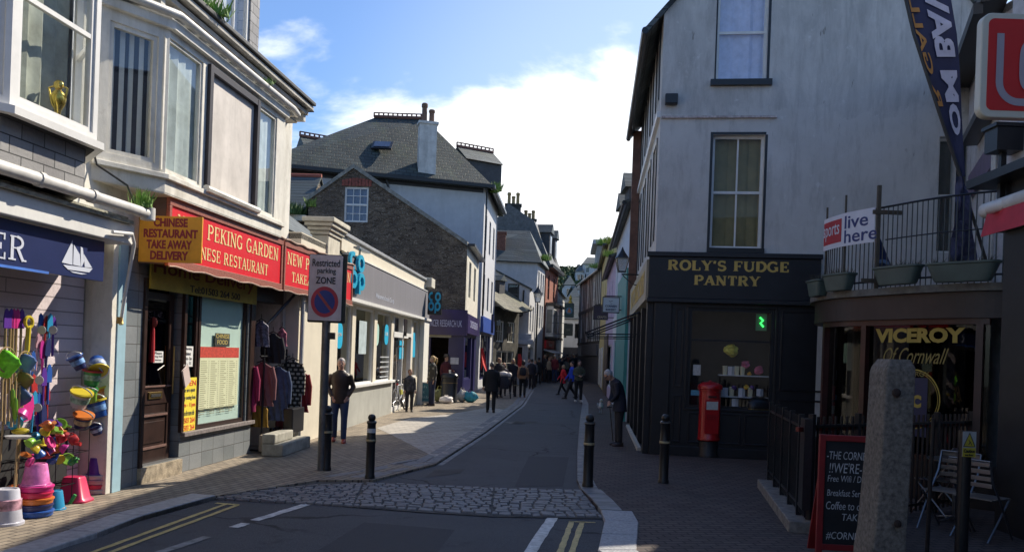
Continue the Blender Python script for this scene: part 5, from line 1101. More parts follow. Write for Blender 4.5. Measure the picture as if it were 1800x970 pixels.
for px, sh_, t in ((1284,0,'white card box on the top shelf'),(1274,1,'white box at the left end of the second shelf'),(1304,1,'white box in the middle of the second shelf'),(1336,1,'white box at the right end of the second shelf'),(1293,2,'white box on the lowest shelf')): carton(px, SH[sh_], .13, .16, M('white_card', (.60,.60,.64), .7, var=.05), t, 'box', 1.0)
u_, z_ = EF.uz(1339, 566, -.1); mb = MB(); mb.bx(EF, u_-.10, u_+.10, -.16, -.14, z_-.16, z_+.16); ns = mk('neon_sign', mb, M('neon_back', (.10,.22,.12), .5)); tag(ns, 'small sign glowing green in the upper right corner of the fudge shop window', 'neon sign')
mb = MB(); mb.tube([EF.P(u_-.03,-.13,z_+.09), EF.P(u_+.03,-.13,z_+.03), EF.P(u_-.02,-.13,z_-.02), EF.P(u_+.04,-.13,z_-.09)], .018, 6); mk('neon_tube', mb, M('neon_green', (.05,1.0,.15), .5, var=0, emit=1.6), ns)
pm_ = M('black_gloss_moulding', (.020,.020,.024), .25, var=.2)
def panel(u0, u1, z0, z1, w=.035):
    mb = MB(); mb.bx(EF, u0, u1, .001, .022, z0, z0+w); mb.bx(EF, u0, u1, .001, .022, z1-w, z1); mb.bx(EF, u0, u0+w, .001, .021, z0+w, z1-w); mb.bx(EF, u1-w, u1, .001, .021, z0+w, z1-w); mk('panel_moulding', mb, pm_, roly, bevel=.006)
w0_, w1_ = shopW[0], shopW[1]
for k in range(3): a_ = w0_+(w1_-w0_)*k/3+.03; panel(a_, a_+(w1_-w0_)/3-.06, .25, shopW[2]-.08)
panel(w1_+.12, 3.30, .25, 1.15); panel(w1_+.12, 3.30, 1.3, 2.8); panel(.42, w0_-.1, .25, 1.15); panel(.42, w0_-.1, 1.3, 2.8); panel(w0_-.06, w1_+.06, shopW[2]-.05, shopW[3]+.06, .045)
for (px_, py_, ww, hh, cc, nm) in ((1225,650,.14,.20,(.50,.50,.48),'small white opening-times sticker low on the left of the fudge shop window'),(1222,690,.16,.10,(.10,.30,.42),'small blue sticker in the lower left of the fudge shop window')):
    u_, z_ = EF.uz(px_, py_, -.03); mb = MB(); mb.bx(EF, u_-ww/2, u_+ww/2, -.035, -.032, z_-hh/2, z_+hh/2); tag(mk('window_sticker', mb, M('sticker_%d' % px_, cc, .6, var=.25, scale=30)), nm, 'sticker')
# folded awning arms on the side
mb = MB()
for u in (.9, 3.0, 5.2): mb.tube([RFs.P(u,.12,2.85), RFs.P(u,1.3,2.35)], .02, 6); mb.tube([RFs.P(u,.12,2.35), RFs.P(u,1.3,2.32)], .015, 6)
mb.tube([RFs.P(.6,1.3,2.34), RFs.P(5.5,1.3,2.34)], .03, 8); mk('awning', mb, blackm, roly)
# wall lantern (black, four-sided) on the street side
def lantern_mesh(root, c, s=1.0):
    c = Vector(c); mb = MB(); f = 1.0*s
    mb.loft([(c.x,c.y,c.z+.40*f,.24*f,.24*f),(c.x,c.y,c.z+.46*f,.19*f,.19*f),(c.x,c.y,c.z+.58*f,.10*f,.10*f),(c.x,c.y,c.z+.66*f,.05*f,.05*f),(c.x,c.y,c.z+.76*f,.012*f,.012*f)], 8, sup=3)
    for sx in (-1,1):
        for sy in (-1,1): mb.tube([c+Vector((sx*.11,sy*.11,-.02))*f, c+Vector((sx*.20,sy*.20,.41))*f], .014*f, 5)
    mb.box(c+Vector((0,0,-.03*f)), (.26*f,.26*f,.03*f)); o = mk('lantern_frame', mb, blackm, root)
    g = MB(); g.add([c+Vector((sx*.10,sy*.10,-.01))*f for sx, sy in ((-1,-1),(1,-1),(1,1),(-1,1))]+[c+Vector((sx*.19,sy*.19,.40))*f for sx, sy in ((-1,-1),(1,-1),(1,1),(-1,1))], [(0,1,5,4),(1,2,6,5),(2,3,7,6),(3,0,4,7)]); mk('lantern_glass', g, GLASS('lantern_glass', (.75,.78,.8), .25, .25), o)
lp = AT(1093, 476, 19.5); wl = thing('wall_lantern', 'black four-sided lantern on a wall bracket above the narrow street', 'lantern', lp); lantern_mesh(wl, lp, .74)
wu = RFs.P(6.4,0,lp.z-.08); mb = MB(); mb.tube([lp+Vector((0,0,-.08)), Vector((RA(19.5)[0]+.02, 19.5, lp.z-.08))], .018, 6); mb.tube([lp+Vector((.02,0,-.1)), lp+Vector((.25,0,-.3)), Vector((RA(19.5)[0], 19.5, lp.z-.35))], .012, 6); mk('bracket', mb, blackm, wl)
# neighbours on the right
def rbuild(Y0, Y1, h, zr, m, name, label, wins, shop=None, sm=None, Ds=6, wf=white, x0=None, x1=None, surround=None):
    a = (x1 if x1 is not None else RA(Y1)[0], Y1); b = (x0 if x0 is not None else RA(Y0)[0], Y0); fr = Fr(a, b); i_ = -fr.n
    poly = [b, (b[0]+i_.x*Ds, b[1]+i_.y*Ds), (a[0]+i_.x*Ds, a[1]+i_.y*Ds), a]
    ops = {3: list(wins)+([shop] if shop else [])}; r, f = house(name, label, poly, h, m, ops, 'building')
    for w in wins: window(fr, w, r, wf, 1, 1, True, .06, -.05, surround=surround)
    if shop: window(fr, shop, r, sm or blk, 3, 1, False, .07, -.05)
    if zr: roof(r, poly, h, zr, 1, 0, 0, .25, roofslate, m, gut=black)
    return r, fr, poly
lil = M('pale_blue_render', (.58,.62,.70), .8, var=.05, streak=.15); lil2 = M('lilac_render', (.50,.42,.58), .8, var=.05, streak=.15)
rb1, f1, _ = rbuild(23.55, 33.5, 6.4, 7.6, lil, 'blue_white_house', 'pale blue-white house next to the fudge shop with a turquoise shopfront', [(1.0,1.9,3.8,5.4),(4.2,5.1,3.8,5.4)], (.5,5.4,.5,2.5), M('turquoise', (.05,.27,.26), .5))
mb = MB(); mb.bx(f1, 4.4, f1.L-.05, .002, .10, 0, 4.4); mk('turquoise_front', mb, M('turquoise',(1,1,1)), rb1)
mb = MB(); mb.bx(f1, .1, 4.3, .002, .05, 2.6, 3.4); mk('shop_fascia', mb, M('pale_fascia', (.62,.64,.68), .6), rb1)
for Y in (28.0, 31.5):
    c = Vector((RA(Y)[0]+.55, Y, 6.6)); mb = MB(); mb.box(c+Vector((0,0,.4)), (1.0,1.1,1.1)); d_ = mk('dormer', mb, M('dark_slate_cheek',(1,1,1)), rb1); mb = MB(); mb.prism([c+Vector((-.65,-.7,.9)), c+Vector((-.65,.7,.9)), c+Vector((-.65,0,1.5))], (1.8,0,0)); mk('dormer_roof', mb, roofslate, d_)
rb2, f2, _ = rbuild(33.55, 44.0, 6.1, 7.3, lil2, 'lilac_house', 'lilac rendered house beyond the pale blue one', [(1.2,2.0,3.6,5.2),(4.0,4.8,3.6,5.2),(7.2,8.0,3.6,5.2)], (1.0,9.0,.5,2.4), M('pale_fascia',(1,1,1)))
mb = MB(); mb.bx(f2, .1, 5, .002, .06, 0, 2.9); mk('dark_shopfront', mb, M('brown_shopfront', (.10,.07,.05), .5), rb2)
rb3, f3, _ = rbuild(44.05, 55.5, 8.0, 9.2, M('yellow_render', (.62,.50,.22), .8, var=.06, streak=.25), 'yellow_house', 'yellow rendered house with dark eaves in the narrow street', [(1.5,2.3,5.3,6.9),(5.0,5.8,5.3,6.9),(8.5,9.3,5.3,6.9),(3.2,4.0,3.1,4.5)], None)
mb = MB(); mb.bx(f3, 6.2, 8.8, .002, .05, .1, 2.4); mk('white_door', mb, white, rb3); mb = MB(); mb.bx(f3, 1.0, 4.0, .002, .05, .1, 2.4); mk('white_door', mb, white, rb3)
tim = M('grey_plaster', (.48,.48,.47), .8, var=.1)
rb4, f4, p4 = rbuild(55.55, 68.5, 7.9, 9.3, tim, 'timbered_house', 'black and white timber-striped house at the bend of the street', [(1.5,2.5,3.3,4.9),(5.0,6.0,3.3,4.9),(8.5,9.5,3.3,4.9),(1.5,2.5,5.9,7.3),(5.0,6.0,5.9,7.3),(8.5,9.5,5.9,7.3)], None, x0=5.86, x1=5.45)
mb = MB()
for k in range(15):
    u = .1+k*(f4.L-.3)/14
    if all(not (w0 < u+.08 and u < w1) for w0, w1 in ((1.5,2.5),(5,6),(8.5,9.5))): mb.bx(f4, u, u+.16, .001, .04, 2.9, 7.8)
mb.bx(f4, 0, f4.L, .045, .07, 5.2, 5.45); mb.bx(f4, 0, f4.L, .045, .07, 2.75, 2.95); mk('timbering', mb, M('black_timber', (.05,.045,.04), .7), rb4)
mb = MB(); mb.bx(f4, 0, f4.L, .002, .05, 0, 1.9); mb.bx(f4, f4.L-9, f4.L-.3, .05, .18, 1.95, 2.72); mk('shopfront', mb, M('grey_shop_fascia', (.10,.10,.11), .6), rb4)
for ii, (uu, dd) in enumerate(((f3.L-3, .35), (f2.L-2,.3))): pass
tuft(f3.P(f3.L-.4,.28,7.9), .4, .45, 150, 'weeds on the eaves of the yellow house', (.16,.26,.05), 17); tuft(f2.P(f2.L-1,.3,6.05), .3, .35, 120, 'weeds on the gutter of the lilac house', (.2,.32,.05), 18); tuft(f1.P(.8,.3,6.35), .3, .35, 120, 'yellow-green weeds beside the roof of the pale blue house', (.28,.34,.05), 19); tuft(f4.P(f4.L-1,.3,7.95), .7, .4, 200, 'weeds along the gutter of the timbered house', (.12,.2,.04), 20)
pb = [(6.9,70),(12,69),(12,77),(7.4,77)]; bb, _ = house('flat_roofed_building', 'tall grey flat-roofed building standing above the yellow house', pb, 11.4, M('grey_block', (.33,.32,.30), .85, var=.1, streak=.3), {}, 'building'); mb = MB(); mb.prism([(6.5,69.6,11.4),(12.3,68.6,11.4),(12.3,77.4,11.4),(7,77.4,11.4)], (0,0,.35)); mk('cornice', mb, M('pale_cornice', (.42,.42,.42), .8), bb)
pn = [(6.6,80),(8.6,79.7),(9,88),(6.9,88)]
# ------------------------------------------------------------ corner cafe-bar building with curved glazed bay and balcony
pv = [(8.15,15.02), (6.80,11.7), (6.95,9.6), (12.5,9.2), (13,15)]
rough = M('rough_white_render', (.55,.55,.56), .9, var=.18, scale=7, streak=.45, stain=(.2,.2,.2), bump=.02, bscale=9)
vic, fV = house('bar_building', 'rough white corner building with a curved glazed bay and planted balcony', pv, 7.0, rough, {}, 'building')
VF = Fr(pv[0], pv[1]); VF2 = Fr(pv[1], pv[2])
curve0 = [Vector(p) for p in [(6.1,15.28), (5.45,14.7), (5.05,13.7), (5.05,12.8), (5.34,12.05), (5.72,11.25), (6.2,10.7), (6.9,10.35), (7.6,10.2)]]
curve = []
for i in range(len(curve0)-1):
    p0, p1, p2, p3 = curve0[max(i-1,0)], curve0[i], curve0[i+1], curve0[min(i+2,len(curve0)-1)]
    for k in range(5):
        t = k/5; curve.append(.5*((2*p1)+(p2-p0)*t+(2*p0-5*p1+4*p2-p3)*t*t+(3*p1-p0-3*p2+p3)*t**3))
curve.append(curve0[-1])
clen = [0.0]
for i in range(1, len(curve)): clen.append(clen[-1]+(curve[i]-curve[i-1]).length)
def cp(s, d=0.0, z=0.0):
    s = min(max(s, 0), clen[-1]-1e-4); i = max(k for k in range(len(clen)-1) if clen[k] <= s); t = (s-clen[i])/(clen[i+1]-clen[i]); a, b = curve[i], curve[i+1]
    T0 = (curve[min(i+1,len(curve)-1)]-curve[max(i-1,0)]).normalized(); T1 = (curve[min(i+2,len(curve)-1)]-curve[i]).normalized(); T = T0.lerp(T1,t).normalized()
    p = a.lerp(b,t)+Vector((T.y,-T.x))*d; return Vector((p.x,p.y,z))
def cs_(px, py, d=0.0):     # picture column -> arc length on the curve
    best = None; kk = min(range(0, 801), key=lambda q: cp(clen[-1]*q/800, d).x/cp(clen[-1]*q/800, d).y)
    for k in range(kk, 801):
        s = clen[-1]*k/800; p = cp(s,d); e = abs(p.x/p.y-ray(px,py).x)
        if best is None or e < best[0]: best = (e, s)
    return best[1]
def cslab(name, d0, d1, z0, z1, m, root, s0=0.0, s1=None, n=60, bevel=0):
    s1 = s1 if s1 is not None else clen[-1]; n = max(1, int(n*(s1-s0)/clen[-1])+1); mb = MB(); vs = []; fs = []
    for k in range(n+1):
        s = s0+(s1-s0)*k/n; vs += [cp(s,d1,z0), cp(s,d0,z0), cp(s,d0,z1), cp(s,d1,z1)]
    for k in range(n):
        a = k*4; b = a+4
        for j in range(4): fs.append((a+j, a+(j+1) % 4, b+(j+1) % 4, b+j))
    fs += [(3,2,1,0), (n*4,n*4+1,n*4+2,n*4+3)]
    mb.add(vs, [f[::-1] for f in fs]); return mk(name, mb, m, root, bevel=bevel)
bz = 2.95; brownm = M('brown_fascia', (.036,.022,.019), .5, var=.3, scale=3)
cslab('balcony_slab', -2.6, .10, bz-.10, bz, M('weathered_slab', (.16,.155,.14), .9, var=.4, scale=6, bump=.01), vic)
cslab('fascia', -.25, .02, 2.50, bz-.105, brownm, vic)
cslab('stall_riser', -.28, -.05, 0, .55, M('bar_dark_panel', (.03,.018,.016), .4, var=.3), vic)
sA, sB, sC, sD = cs_(1441,600), cs_(1520,600,-.12), cs_(1718,600,-.12), cs_(1738,600)
cslab('pane', -.135, -.125, .55, 2.50, GLASS('bar_glass', (.42,.40,.39), -.03), vic, sA+.08, sD)
redw = M('red_brown_frame', (.045,.012,.010), .4, var=.3)
for s in (sA, sB, sC): cslab('window_frame', -.2, -.04, .55, 2.5, redw, vic, s, s+.09)
cslab('window_frame', -.2, -.04, .55, .62, redw, vic, sA, sD); cslab('window_frame', -.2, -.04, 2.42, 2.499, redw, vic, sA, sD)
cslab('inner_panel', -.75, -.70, .5, 2.5, M('dim_burgundy', (.035,.012,.014), .8, var=.7, scale=1.5), vic, sB+.3, sD-.2)
cslab('curtain', -.45, -.40, .5, 2.5, M('grey_drape', (.10,.11,.12), .85, var=.8, scale=5), vic, sB+1.0, sB+1.5)
cslab('curtain', -.38, -.35, .5, 2.5, M('pale_post', (.30,.30,.28), .6), vic, cs_(1497,600,-.3), cs_(1497,600,-.3)+.10)
cslab('teal_door', -.6, -.57, .5, 2.4, M('teal_door', (.03,.08,.085), .5, var=.4), vic, cs_(1475,600,-.3), cs_(1475,600,-.3)+.45)
def cletter(body, s0, s1, z0, z1, d, m, parent, serif=False, bold=0.0, ital=0.0, raw=None):
    vs, fs = raw if raw else (serif_mesh(body, bold or 1) if serif else text_mesh(body, bold, ital)); xa, xb = min(v.x for v in vs), max(v.x for v in vs); ya, yb = min(v.y for v in vs), max(v.y for v in vs); za, zb = min(v.z for v in vs), max(v.z for v in vs); mb = MB()
    mb.add([cp(s0+(s1-s0)*(v.x-xa)/(xb-xa), d+.001+.003*(v.z-za)/max(zb-za,1e-6), z0+(z1-z0)*(v.y-ya)/(yb-ya)) for v in vs], fs); return mk('lettering', mb, m, parent)
gv = M('gilt_letter', (.42,.30,.05), .5, var=.1); s0, s1 = cs_(1539,585,-.12), cs_(1696,585,-.12)
vl = thing('window_lettering', 'gold bar name and round emblem on the curved bay window behind the granite post', 'sign', cp((s0+s1)/2,-.12,1.3))
cletter('VICEROY', s0, s1, 2.17, 2.38, -.124, gv, vl, bold=.05)
cletter('Of Cornwall', cs_(1553,610,-.12), cs_(1668,610,-.12), 1.88, 2.10, -.124, M('dim_gilt', (.25,.19,.05), .5), vl, ital=.5)
sm = cs_(1606,675,-.12); 
def ringtxt(R, w): return [(math.cos(2*math.pi*k/40)*R, math.sin(2*math.pi*k/40)*R) for k in range(40)]
mb = MB()
for R, w in ((.42,.018),(.385,.008)):
    for k in range(48):
        t0, t1 = 2*math.pi*k/48, 2*math.pi*(k+1)/48
        mb.quad(*[cp(sm+math.cos(t)*r_, -.121, 1.38+math.sin(t)*r_) for t, r_ in ((t0,R),(t1,R),(t1,R-w),(t0,R-w))])
mk('emblem_ring', mb, gv, vl)
cslab('emblem_panel', -.123, -.1215, .86, 1.68, M('emblem_blue', (.012,.02,.07), .5), vl, sm-.22, sm+.22)
cletter('C', sm-.02, sm+.13, 1.26, 1.44, -.1205, gv, vl, bold=.06)
cletter('VICEROY', sm-.22, sm+.24, 1.70, 1.77, -.1205, MC['dim_gilt'], vl); cletter('Of Cornwall', sm-.1, sm+.75, .86, .96, -.1205, MC['dim_gilt'], vl, ital=.5) if False else None
# balcony railing
rl = thing('balcony_railing', 'black metal railing round the curved balcony', 'railing', cp(clen[-1]/2,0,bz)); sR0, sR1 = cs_(1446,500), clen[-1]-.9
mb = MB(); n = 40
for z in (bz+1.2, bz+.12): mb.tube([cp(sR0+(sR1-sR0)*k/n,-.05,z) for k in range(n+1)], .016, 6)
mb.tube([cp(sR0+(sR1-sR0)*k/n,-.05,bz+.72) for k in range(n//2-4,n+1)], .010, 6); mk('rail', mb, blackm, rl)
nb = 44
for k in range(nb+1):
    s = sR0+(sR1-sR0)*k/nb; mb = MB(); mb.tube([cp(s,-.05,bz), cp(s,-.05,bz+1.2)], .0085, 5); mk('baluster', mb, blackm, rl)
mb = MB()
for px, h in ((1455,1.42),(1487,1.5)): s = cs_(px,420,-.05); mb.tube([cp(s,-.03,bz), cp(s,-.03,bz+h)], .016, 6)
s = cs_(1547,420,-.05); p = cp(s,.0,bz); mb.box(p+Vector((0,0,.75)), (.05,.05,1.55)); mb.box(p+Vector((.12,-.02,1.13)), (.42,.03,.06)); mb.box(p+Vector((0,-.02,.12)), (.45,.04,.06)); mk('post', mb, M('rusty_brown_post', (.09,.075,.055), .8, var=.3), rl)
# banner on the railing
bn = thing('banner', 'white vinyl banner with a red end panel tied to the balcony railing', 'banner', cp(cs_(1490,420),0,bz+.7)); b0, b1, bm = cs_(1448,420,.02), cs_(1537,420,.02), cs_(1479,420,.02)
cslab('cloth', .015, .022, bz+.70, bz+1.21, M('banner_white', (.66,.66,.72), .6, var=.04), bn, b0, b1); cslab('red_panel', .023, .026, bz+.78, bz+1.14, M('banner_red', (.42,.03,.04), .6), bn, b0+.02, bm)
navy = M('navy_ink', (.03,.04,.16), .6, var=0); cletter('live', bm+.08, bm+.55, bz+.96, bz+1.16, .024, navy, bn, bold=.01); cletter('here', bm+.08, bm+.72, bz+.74, bz+.94, .024, navy, bn, bold=.01); cletter('sports', b0+.03, bm-.05, bz+.84, bz+1.08, .028, MC['banner_white'], bn)
# planters hanging outside the slab
pl_m = M('green_plastic', (.075,.11,.10), .5, var=.15)
def planter(px, py, w, label, seed, d=.16):
    s = cs_(px, py, d); c = cp(s, d, 0); z = EYE+ray(px, py).z*c.y; t = (cp(s+.05,d)-cp(s-.05,d)).normalized(); ang = math.atan2(t.y,t.x)
    r = thing('planter', label, 'planter', (c.x,c.y,z), 'green trough planters on the balcony edge'); R = Matrix.Rotation(ang,3,'Z'); mb = MB()
    mb.loft([(0,0,0,w*.36,.085),(0,0,.02,w*.38,.09),(0,0,.22,w*.47,.12),(0,0,.23,w*.5,.14),(0,0,.255,w*.5,.14),(0,0,.255,w*.46,.115),(0,0,.23,w*.45,.11)], 28, sup=4)
    mb.v = [R @ v+Vector((c.x,c.y,z)) for v in mb.v]; mk('trough', mb, pl_m, r, smooth=True)
    mb = MB(); rnd = random.Random(seed)
    for k in range(60):
        q = R @ Vector((rnd.uniform(-.42,.42)*w, rnd.uniform(-.08,.08), .24))+Vector((c.x,c.y,z)); b = Vector((rnd.uniform(-.7,.7), rnd.uniform(-.7,.7), 1))*rnd.uniform(.04,.13); mb.add([q-Vector((.006,0,0)), q+Vector((.006,0,0)), q+b], [(0,1,2)])
    mk('dry_stems', mb, M('dry_stem', (.08,.075,.05), .9), r)
planter(1437, 521, .52, 'small green planter at the left end of the balcony', 1); planter(1474, 511, .62, 'green planter under the white banner', 2); planter(1577, 500, .78, 'wide green planter in the middle of the balcony edge', 3); planter(1691, 495, .92, 'widest green planter at the right of the balcony below the feather flag', 4)
# eaves, sign, pipes on the rough wall
mb = MB(); mb.bx(VF, -.1, VF.L+.35, .0, .34, 6.95, 7.12); mb.bx(VF, .2, VF.L+.3, .30, .42, 6.80, 6.96); mk('eaves', mb, black, vic)
mb = MB(); mb.bx(VF, 1.4, VF.L, .01, .25, 5.55, 5.68); mk('stone_string', mb, black, vic)
mb = MB(); mb.bx(VF, .9, VF.L-.1, .03, .07, 4.75, 5.15); sp_ = mk('wall_sign', mb, M('faded_purple_sign', (.16,.12,.19), .5, var=.2)); tag(sp_, 'faded purple sign board on the rough white wall behind the feather flag', 'sign')
mb = MB(); mb.tube([VF.P(1.0,.06,3.0), VF.P(1.0,.06,4.6)], .03, 6); mb.tube([VF.P(VF.L,.06,3.0), VF.P(VF.L,.06,5.0)], .035, 6); mk('downpipe', mb, M('pale_gutter',(1,1,1)), vic)
# ------------------------------------------------------------ dark building at the right edge
pd = [(5.62,9.5), (5.25,1.5), (12,1.5), (12,9.3)]; DF = Fr(pd[0], pd[1])
dk, _ = house('dark_shop_building', 'black-fronted shop building at the right edge with a folded awning', pd, 8.0, rough, {0: [(0,8.01,0,3.4)]}, 'building')
mk('shopfront_wall', wallmesh(DF, 0, DF.L, 0, 3.4, [(1.2,3.2,.7,2.6),(4.0,6.5,.7,2.6)]), M('near_black_front', (.015,.014,.016), .5, var=.3), dk)
for w in ((1.2,3.2,.7,2.6),(4.0,6.5,.7,2.6)): window(DF, w, dk, black, 1, 1, False, .06, -.05)
mb = MB(); mb.bx(DF, -.15, 5, .0, .38, 3.92, 4.02); mb.bx(DF, 0, 5, .001, .10, 3.4, 3.92); mk('canopy', mb, black, dk)
mb = MB(); mb.tube([DF.P(.15,.30,3.62), DF.P(5,.30,3.62)], .085, 12); mk('awning_cassette', mb, M('awning_white',(1,1,1)), dk, smooth=True)
mb = MB(); mb.prism([DF.P(.3,.36,3.56), DF.P(.3,.42,3.30), DF.P(.3,.41,3.30), DF.P(.3,.34,3.56)], DF.d.to_3d()*4.5); mk('awning_valance', mb, M('awning_red', (.50,.03,.05), .7), dk)
cc = AT(1748, 364, 9.0); cm = thing('security_camera', 'small white bullet security camera under the end of the folded awning', 'camera', cc); mb = MB(); R = Matrix.Rotation(math.radians(80),3,'X') @ Matrix.Rotation(0.5,3,'Y'); mb.lathe(cc, [(.055,-.08),(.06,-.05),(.06,.10),(.05,.13)], 14, R); mb.tube([cc, cc+Vector((.15,.0,.0))], .02); mk('camera_body', mb, white, cm, smooth=True); mb = MB(); mb.lathe(cc+R @ Vector((0,0,.132)), [(.04,0),(.035,.006)], 12, R); mk('lens', mb, black, cm)
bxp = AT(1765, 248, 9.3); mb = MB(); mb.box(bxp, (.30,.25,.26)); mb.box(bxp+Vector((0,0,.15)), (.36,.30,.04)); mb.box(bxp+Vector((0,.02,-.5)), (.06,.06,.8)); tag(mk('wall_light', mb, black), 'black box-shaped wall light above the folded awning', 'light')
# red lightbox sign
LFm = Fr((AT(1722,180,7.0)).xy, (AT(1925,190,7.0)).xy); lz1 = AT(1735,22,7.0).z; lz0 = AT(1735,206,7.0).z
lb = thing('lightbox_sign', 'red rounded lightbox sign with pale letters at the right edge', 'sign', LFm.P(.5,0,lz0))
def rrect(fr, u0, u1, z0, z1, r, d, n=6):
    pts = []
    for cx_, cz_, a0 in ((u1-r,z0+r,-90),(u1-r,z1-r,0),(u0+r,z1-r,90),(u0+r,z0+r,180)):
        for k in range(n+1): t = math.radians(a0+90*k/n); pts.append(fr.P(cx_+r*math.cos(t), d, cz_+r*math.sin(t)))
    return pts
mb = MB(); mb.prism(rrect(LFm, 0, LFm.L, lz0, lz1, .09, 0), -LFm.n.to_3d()*.09); mk('case', mb, M('case_cream', (.62,.60,.50), .4, var=.05), lb, bevel=.01)
mb = MB(); mb.prism(rrect(LFm, .055, LFm.L-.055, lz0+.06, lz1-.05, .05, .004), -LFm.n.to_3d()*.01); mk('red_face', mb, M('lightbox_red', (.60,.02,.02), .4, var=.05), lb)
lw2 = M('lightbox_letter', (.40,.36,.40), .5, var=.05)
def strokes(fr, polylines, w, d, m, root):
    mb = MB(); k = 0
    for pl in polylines:
        k += 1; n = len(pl); L = []; R = []
        for i in range(n):
            a = Vector(pl[max(i-1,0)]); c = Vector(pl[min(i+1,n-1)]); t = (c-a).normalized(); q = Vector((-t.y,t.x))*w/2; p = Vector(pl[i]); L.append(p+q); R.append(p-q)
        vs = [fr.P(p.x,d+.002*k,p.y) for p in L]+[fr.P(p.x,d+.002*k,p.y) for p in R]; mb.add(vs, [(i+n,i+1+n,i+1,i) for i in range(n-1)])
    return mk('lettering', mb, m, root)
H_ = lz1-lz0; l = .155
pl = [(l+.0,lz0+H_*.80),(l,lz0+H_*.34)]+[(l+.17-.17*math.cos(t), lz0+H_*.34-.17*math.sin(t)) for t in [math.pi/2*k/8 for k in range(9)]]+[(LFm.L-.1, lz0+H_*.34-.17)]
po_ = [(.50+.15*math.copysign(abs(math.cos(t))**.5,math.cos(t)), lz0+H_*.50+.20*math.copysign(abs(math.sin(t))**.5,math.sin(t))) for t in [2*math.pi*k/32 for k in range(33)]]
strokes(LFm, [pl, po_], .062, .008, lw2, lb)
mb = MB(); mb.tube([LFm.P(LFm.L-.02,-.1,lz1-.2), (5.4,7.4,lz1-.2)], .03); mb.tube([LFm.P(LFm.L-.02,-.1,lz0+.2), (5.4,7.4,lz0+.2)], .03); mk('bracket', mb, blackm, lb)
# feather flag
ff = thing('feather_flag', 'tall navy feather flag with mirrored white letters rising from the balcony', 'flag', AT(1690,490,11.2)); Yf = 11.3
L_ = [(1578,-60),(1592,0),(1606,60),(1625,120),(1648,190),(1668,250),(1688,310)]; R_ = [(1652,-60),(1672,0),(1682,60),(1687,120),(1690,190),(1693,250),(1697,310)]
nF = 18; mb = MB(); vs = []
def lerpl(P_, t):
    t = t*(len(P_)-1); i = min(int(t), len(P_)-2); f_ = t-i; return (P_[i][0]*(1-f_)+P_[i+1][0]*f_, P_[i][1]*(1-f_)+P_[i+1][1]*f_)
def fl(a, t, off=0): 
    l0, r0_ = lerpl(L_,t), lerpl(R_,t); return AT(l0[0]*(1-a)+r0_[0]*a, l0[1]*(1-a)+r0_[1]*a, Yf+.03*math.sin(t*9+a*3)-off)
for j in range(nF+1):
    for i in range(7): vs.append(fl(i/6, j/nF))
mb.add(vs, [(j*7+i, j*7+i+7, j*7+i+8, j*7+i+1) for j in range(nF) for i in range(6)]); cl_ = mk('cloth', mb, M('flag_navy', (.020,.025,.075), .7, var=.2), ff, solid=.006)
def flagtxt(s, a0, a1, t0, t1, m, off, bold=.04):
    vs, fs = text_mesh(s, bold); xa, xb = min(v.x for v in vs), max(v.x for v in vs); ya, yb = min(v.y for v in vs), max(v.y for v in vs); za = min(v.z for v in vs)
    out = []
    for v in vs:
        fx = (v.x-xa)/(xb-xa); fy = (v.y-ya)/(yb-ya); out.append(fl(a0+(a1-a0)*fy, t1+(t0-t1)*fx, off+(v.z-za)*.3))
    mb = MB(); mb.add(out, fs); mk('lettering', mb, m, cl_)
flagtxt('OM BAW', .42, .92, .02, .80, M('flag_white', (.50,.50,.62), .7), .02); flagtxt('R GALLA', .06, .26, .05, .66, M('flag_orange', (.42,.20,.05), .7), .02, .02)
mb = MB(); mb.tube([AT(1578,-60,Yf-.02), AT(1592,0,Yf-.02), AT(1606,60,Yf-.02), AT(1648,190,Yf-.02), AT(1688,310,Yf-.02), AT(1716,400,Yf), AT(1735,465,Yf)], .022, 8); mk('pole', mb, M('flag_pole', (.03,.03,.03), .5), ff)
mb = MB(); rnd = random.Random(2)
for (x0, x1, y0, y1, n) in ((1676,1700,310,480,5),): 
    vs = []
    for j in range(12):
        t = j/11; c = AT(x0+(x1-x0)*.5+6*math.sin(t*3), y0+(y1-y0)*t, Yf-.1); w = (.05+.16*t)
        for i in range(5): vs.append(c+Vector(((i-2)*w/2, .04*math.sin(i*2+j), 0)))
    mb.add(vs, [(j*5+i, j*5+i+5, j*5+i+6, j*5+i+1) for j in range(11) for i in range(4)])
tag(mk('furled_flag', mb, M('flag_faded', (.05,.055,.11), .8, var=.5, scale=6), solid=.01), 'limp dark flag hanging furled in front of the dark balcony window', 'flag')
pts = [AT(1540,400,12.2), AT(1543,505,12.2), AT(1580,500,12.2)]; mb = MB(); mb.prism(pts, (0,.02,0)); fb = mk('fabric_banner', mb, M('banner_navy', (.02,.035,.12), .6)); tag(fb, 'navy triangular banner with a pale ring standing behind the balcony rails', 'banner')
mb = MB(); c = AT(1551,470,12.15)
for k in range(24):
    t0, t1 = 2*math.pi*k/24, 2*math.pi*(k+1)/24; mb.quad(*[c+Vector((math.cos(t)*r_,0,math.sin(t)*r_)) for t, r_ in ((t0,.12),(t1,.12),(t1,.07),(t0,.07))])
mk('ring_mark', mb, M('pale_blue_mark', (.2,.3,.5), .6), fb)
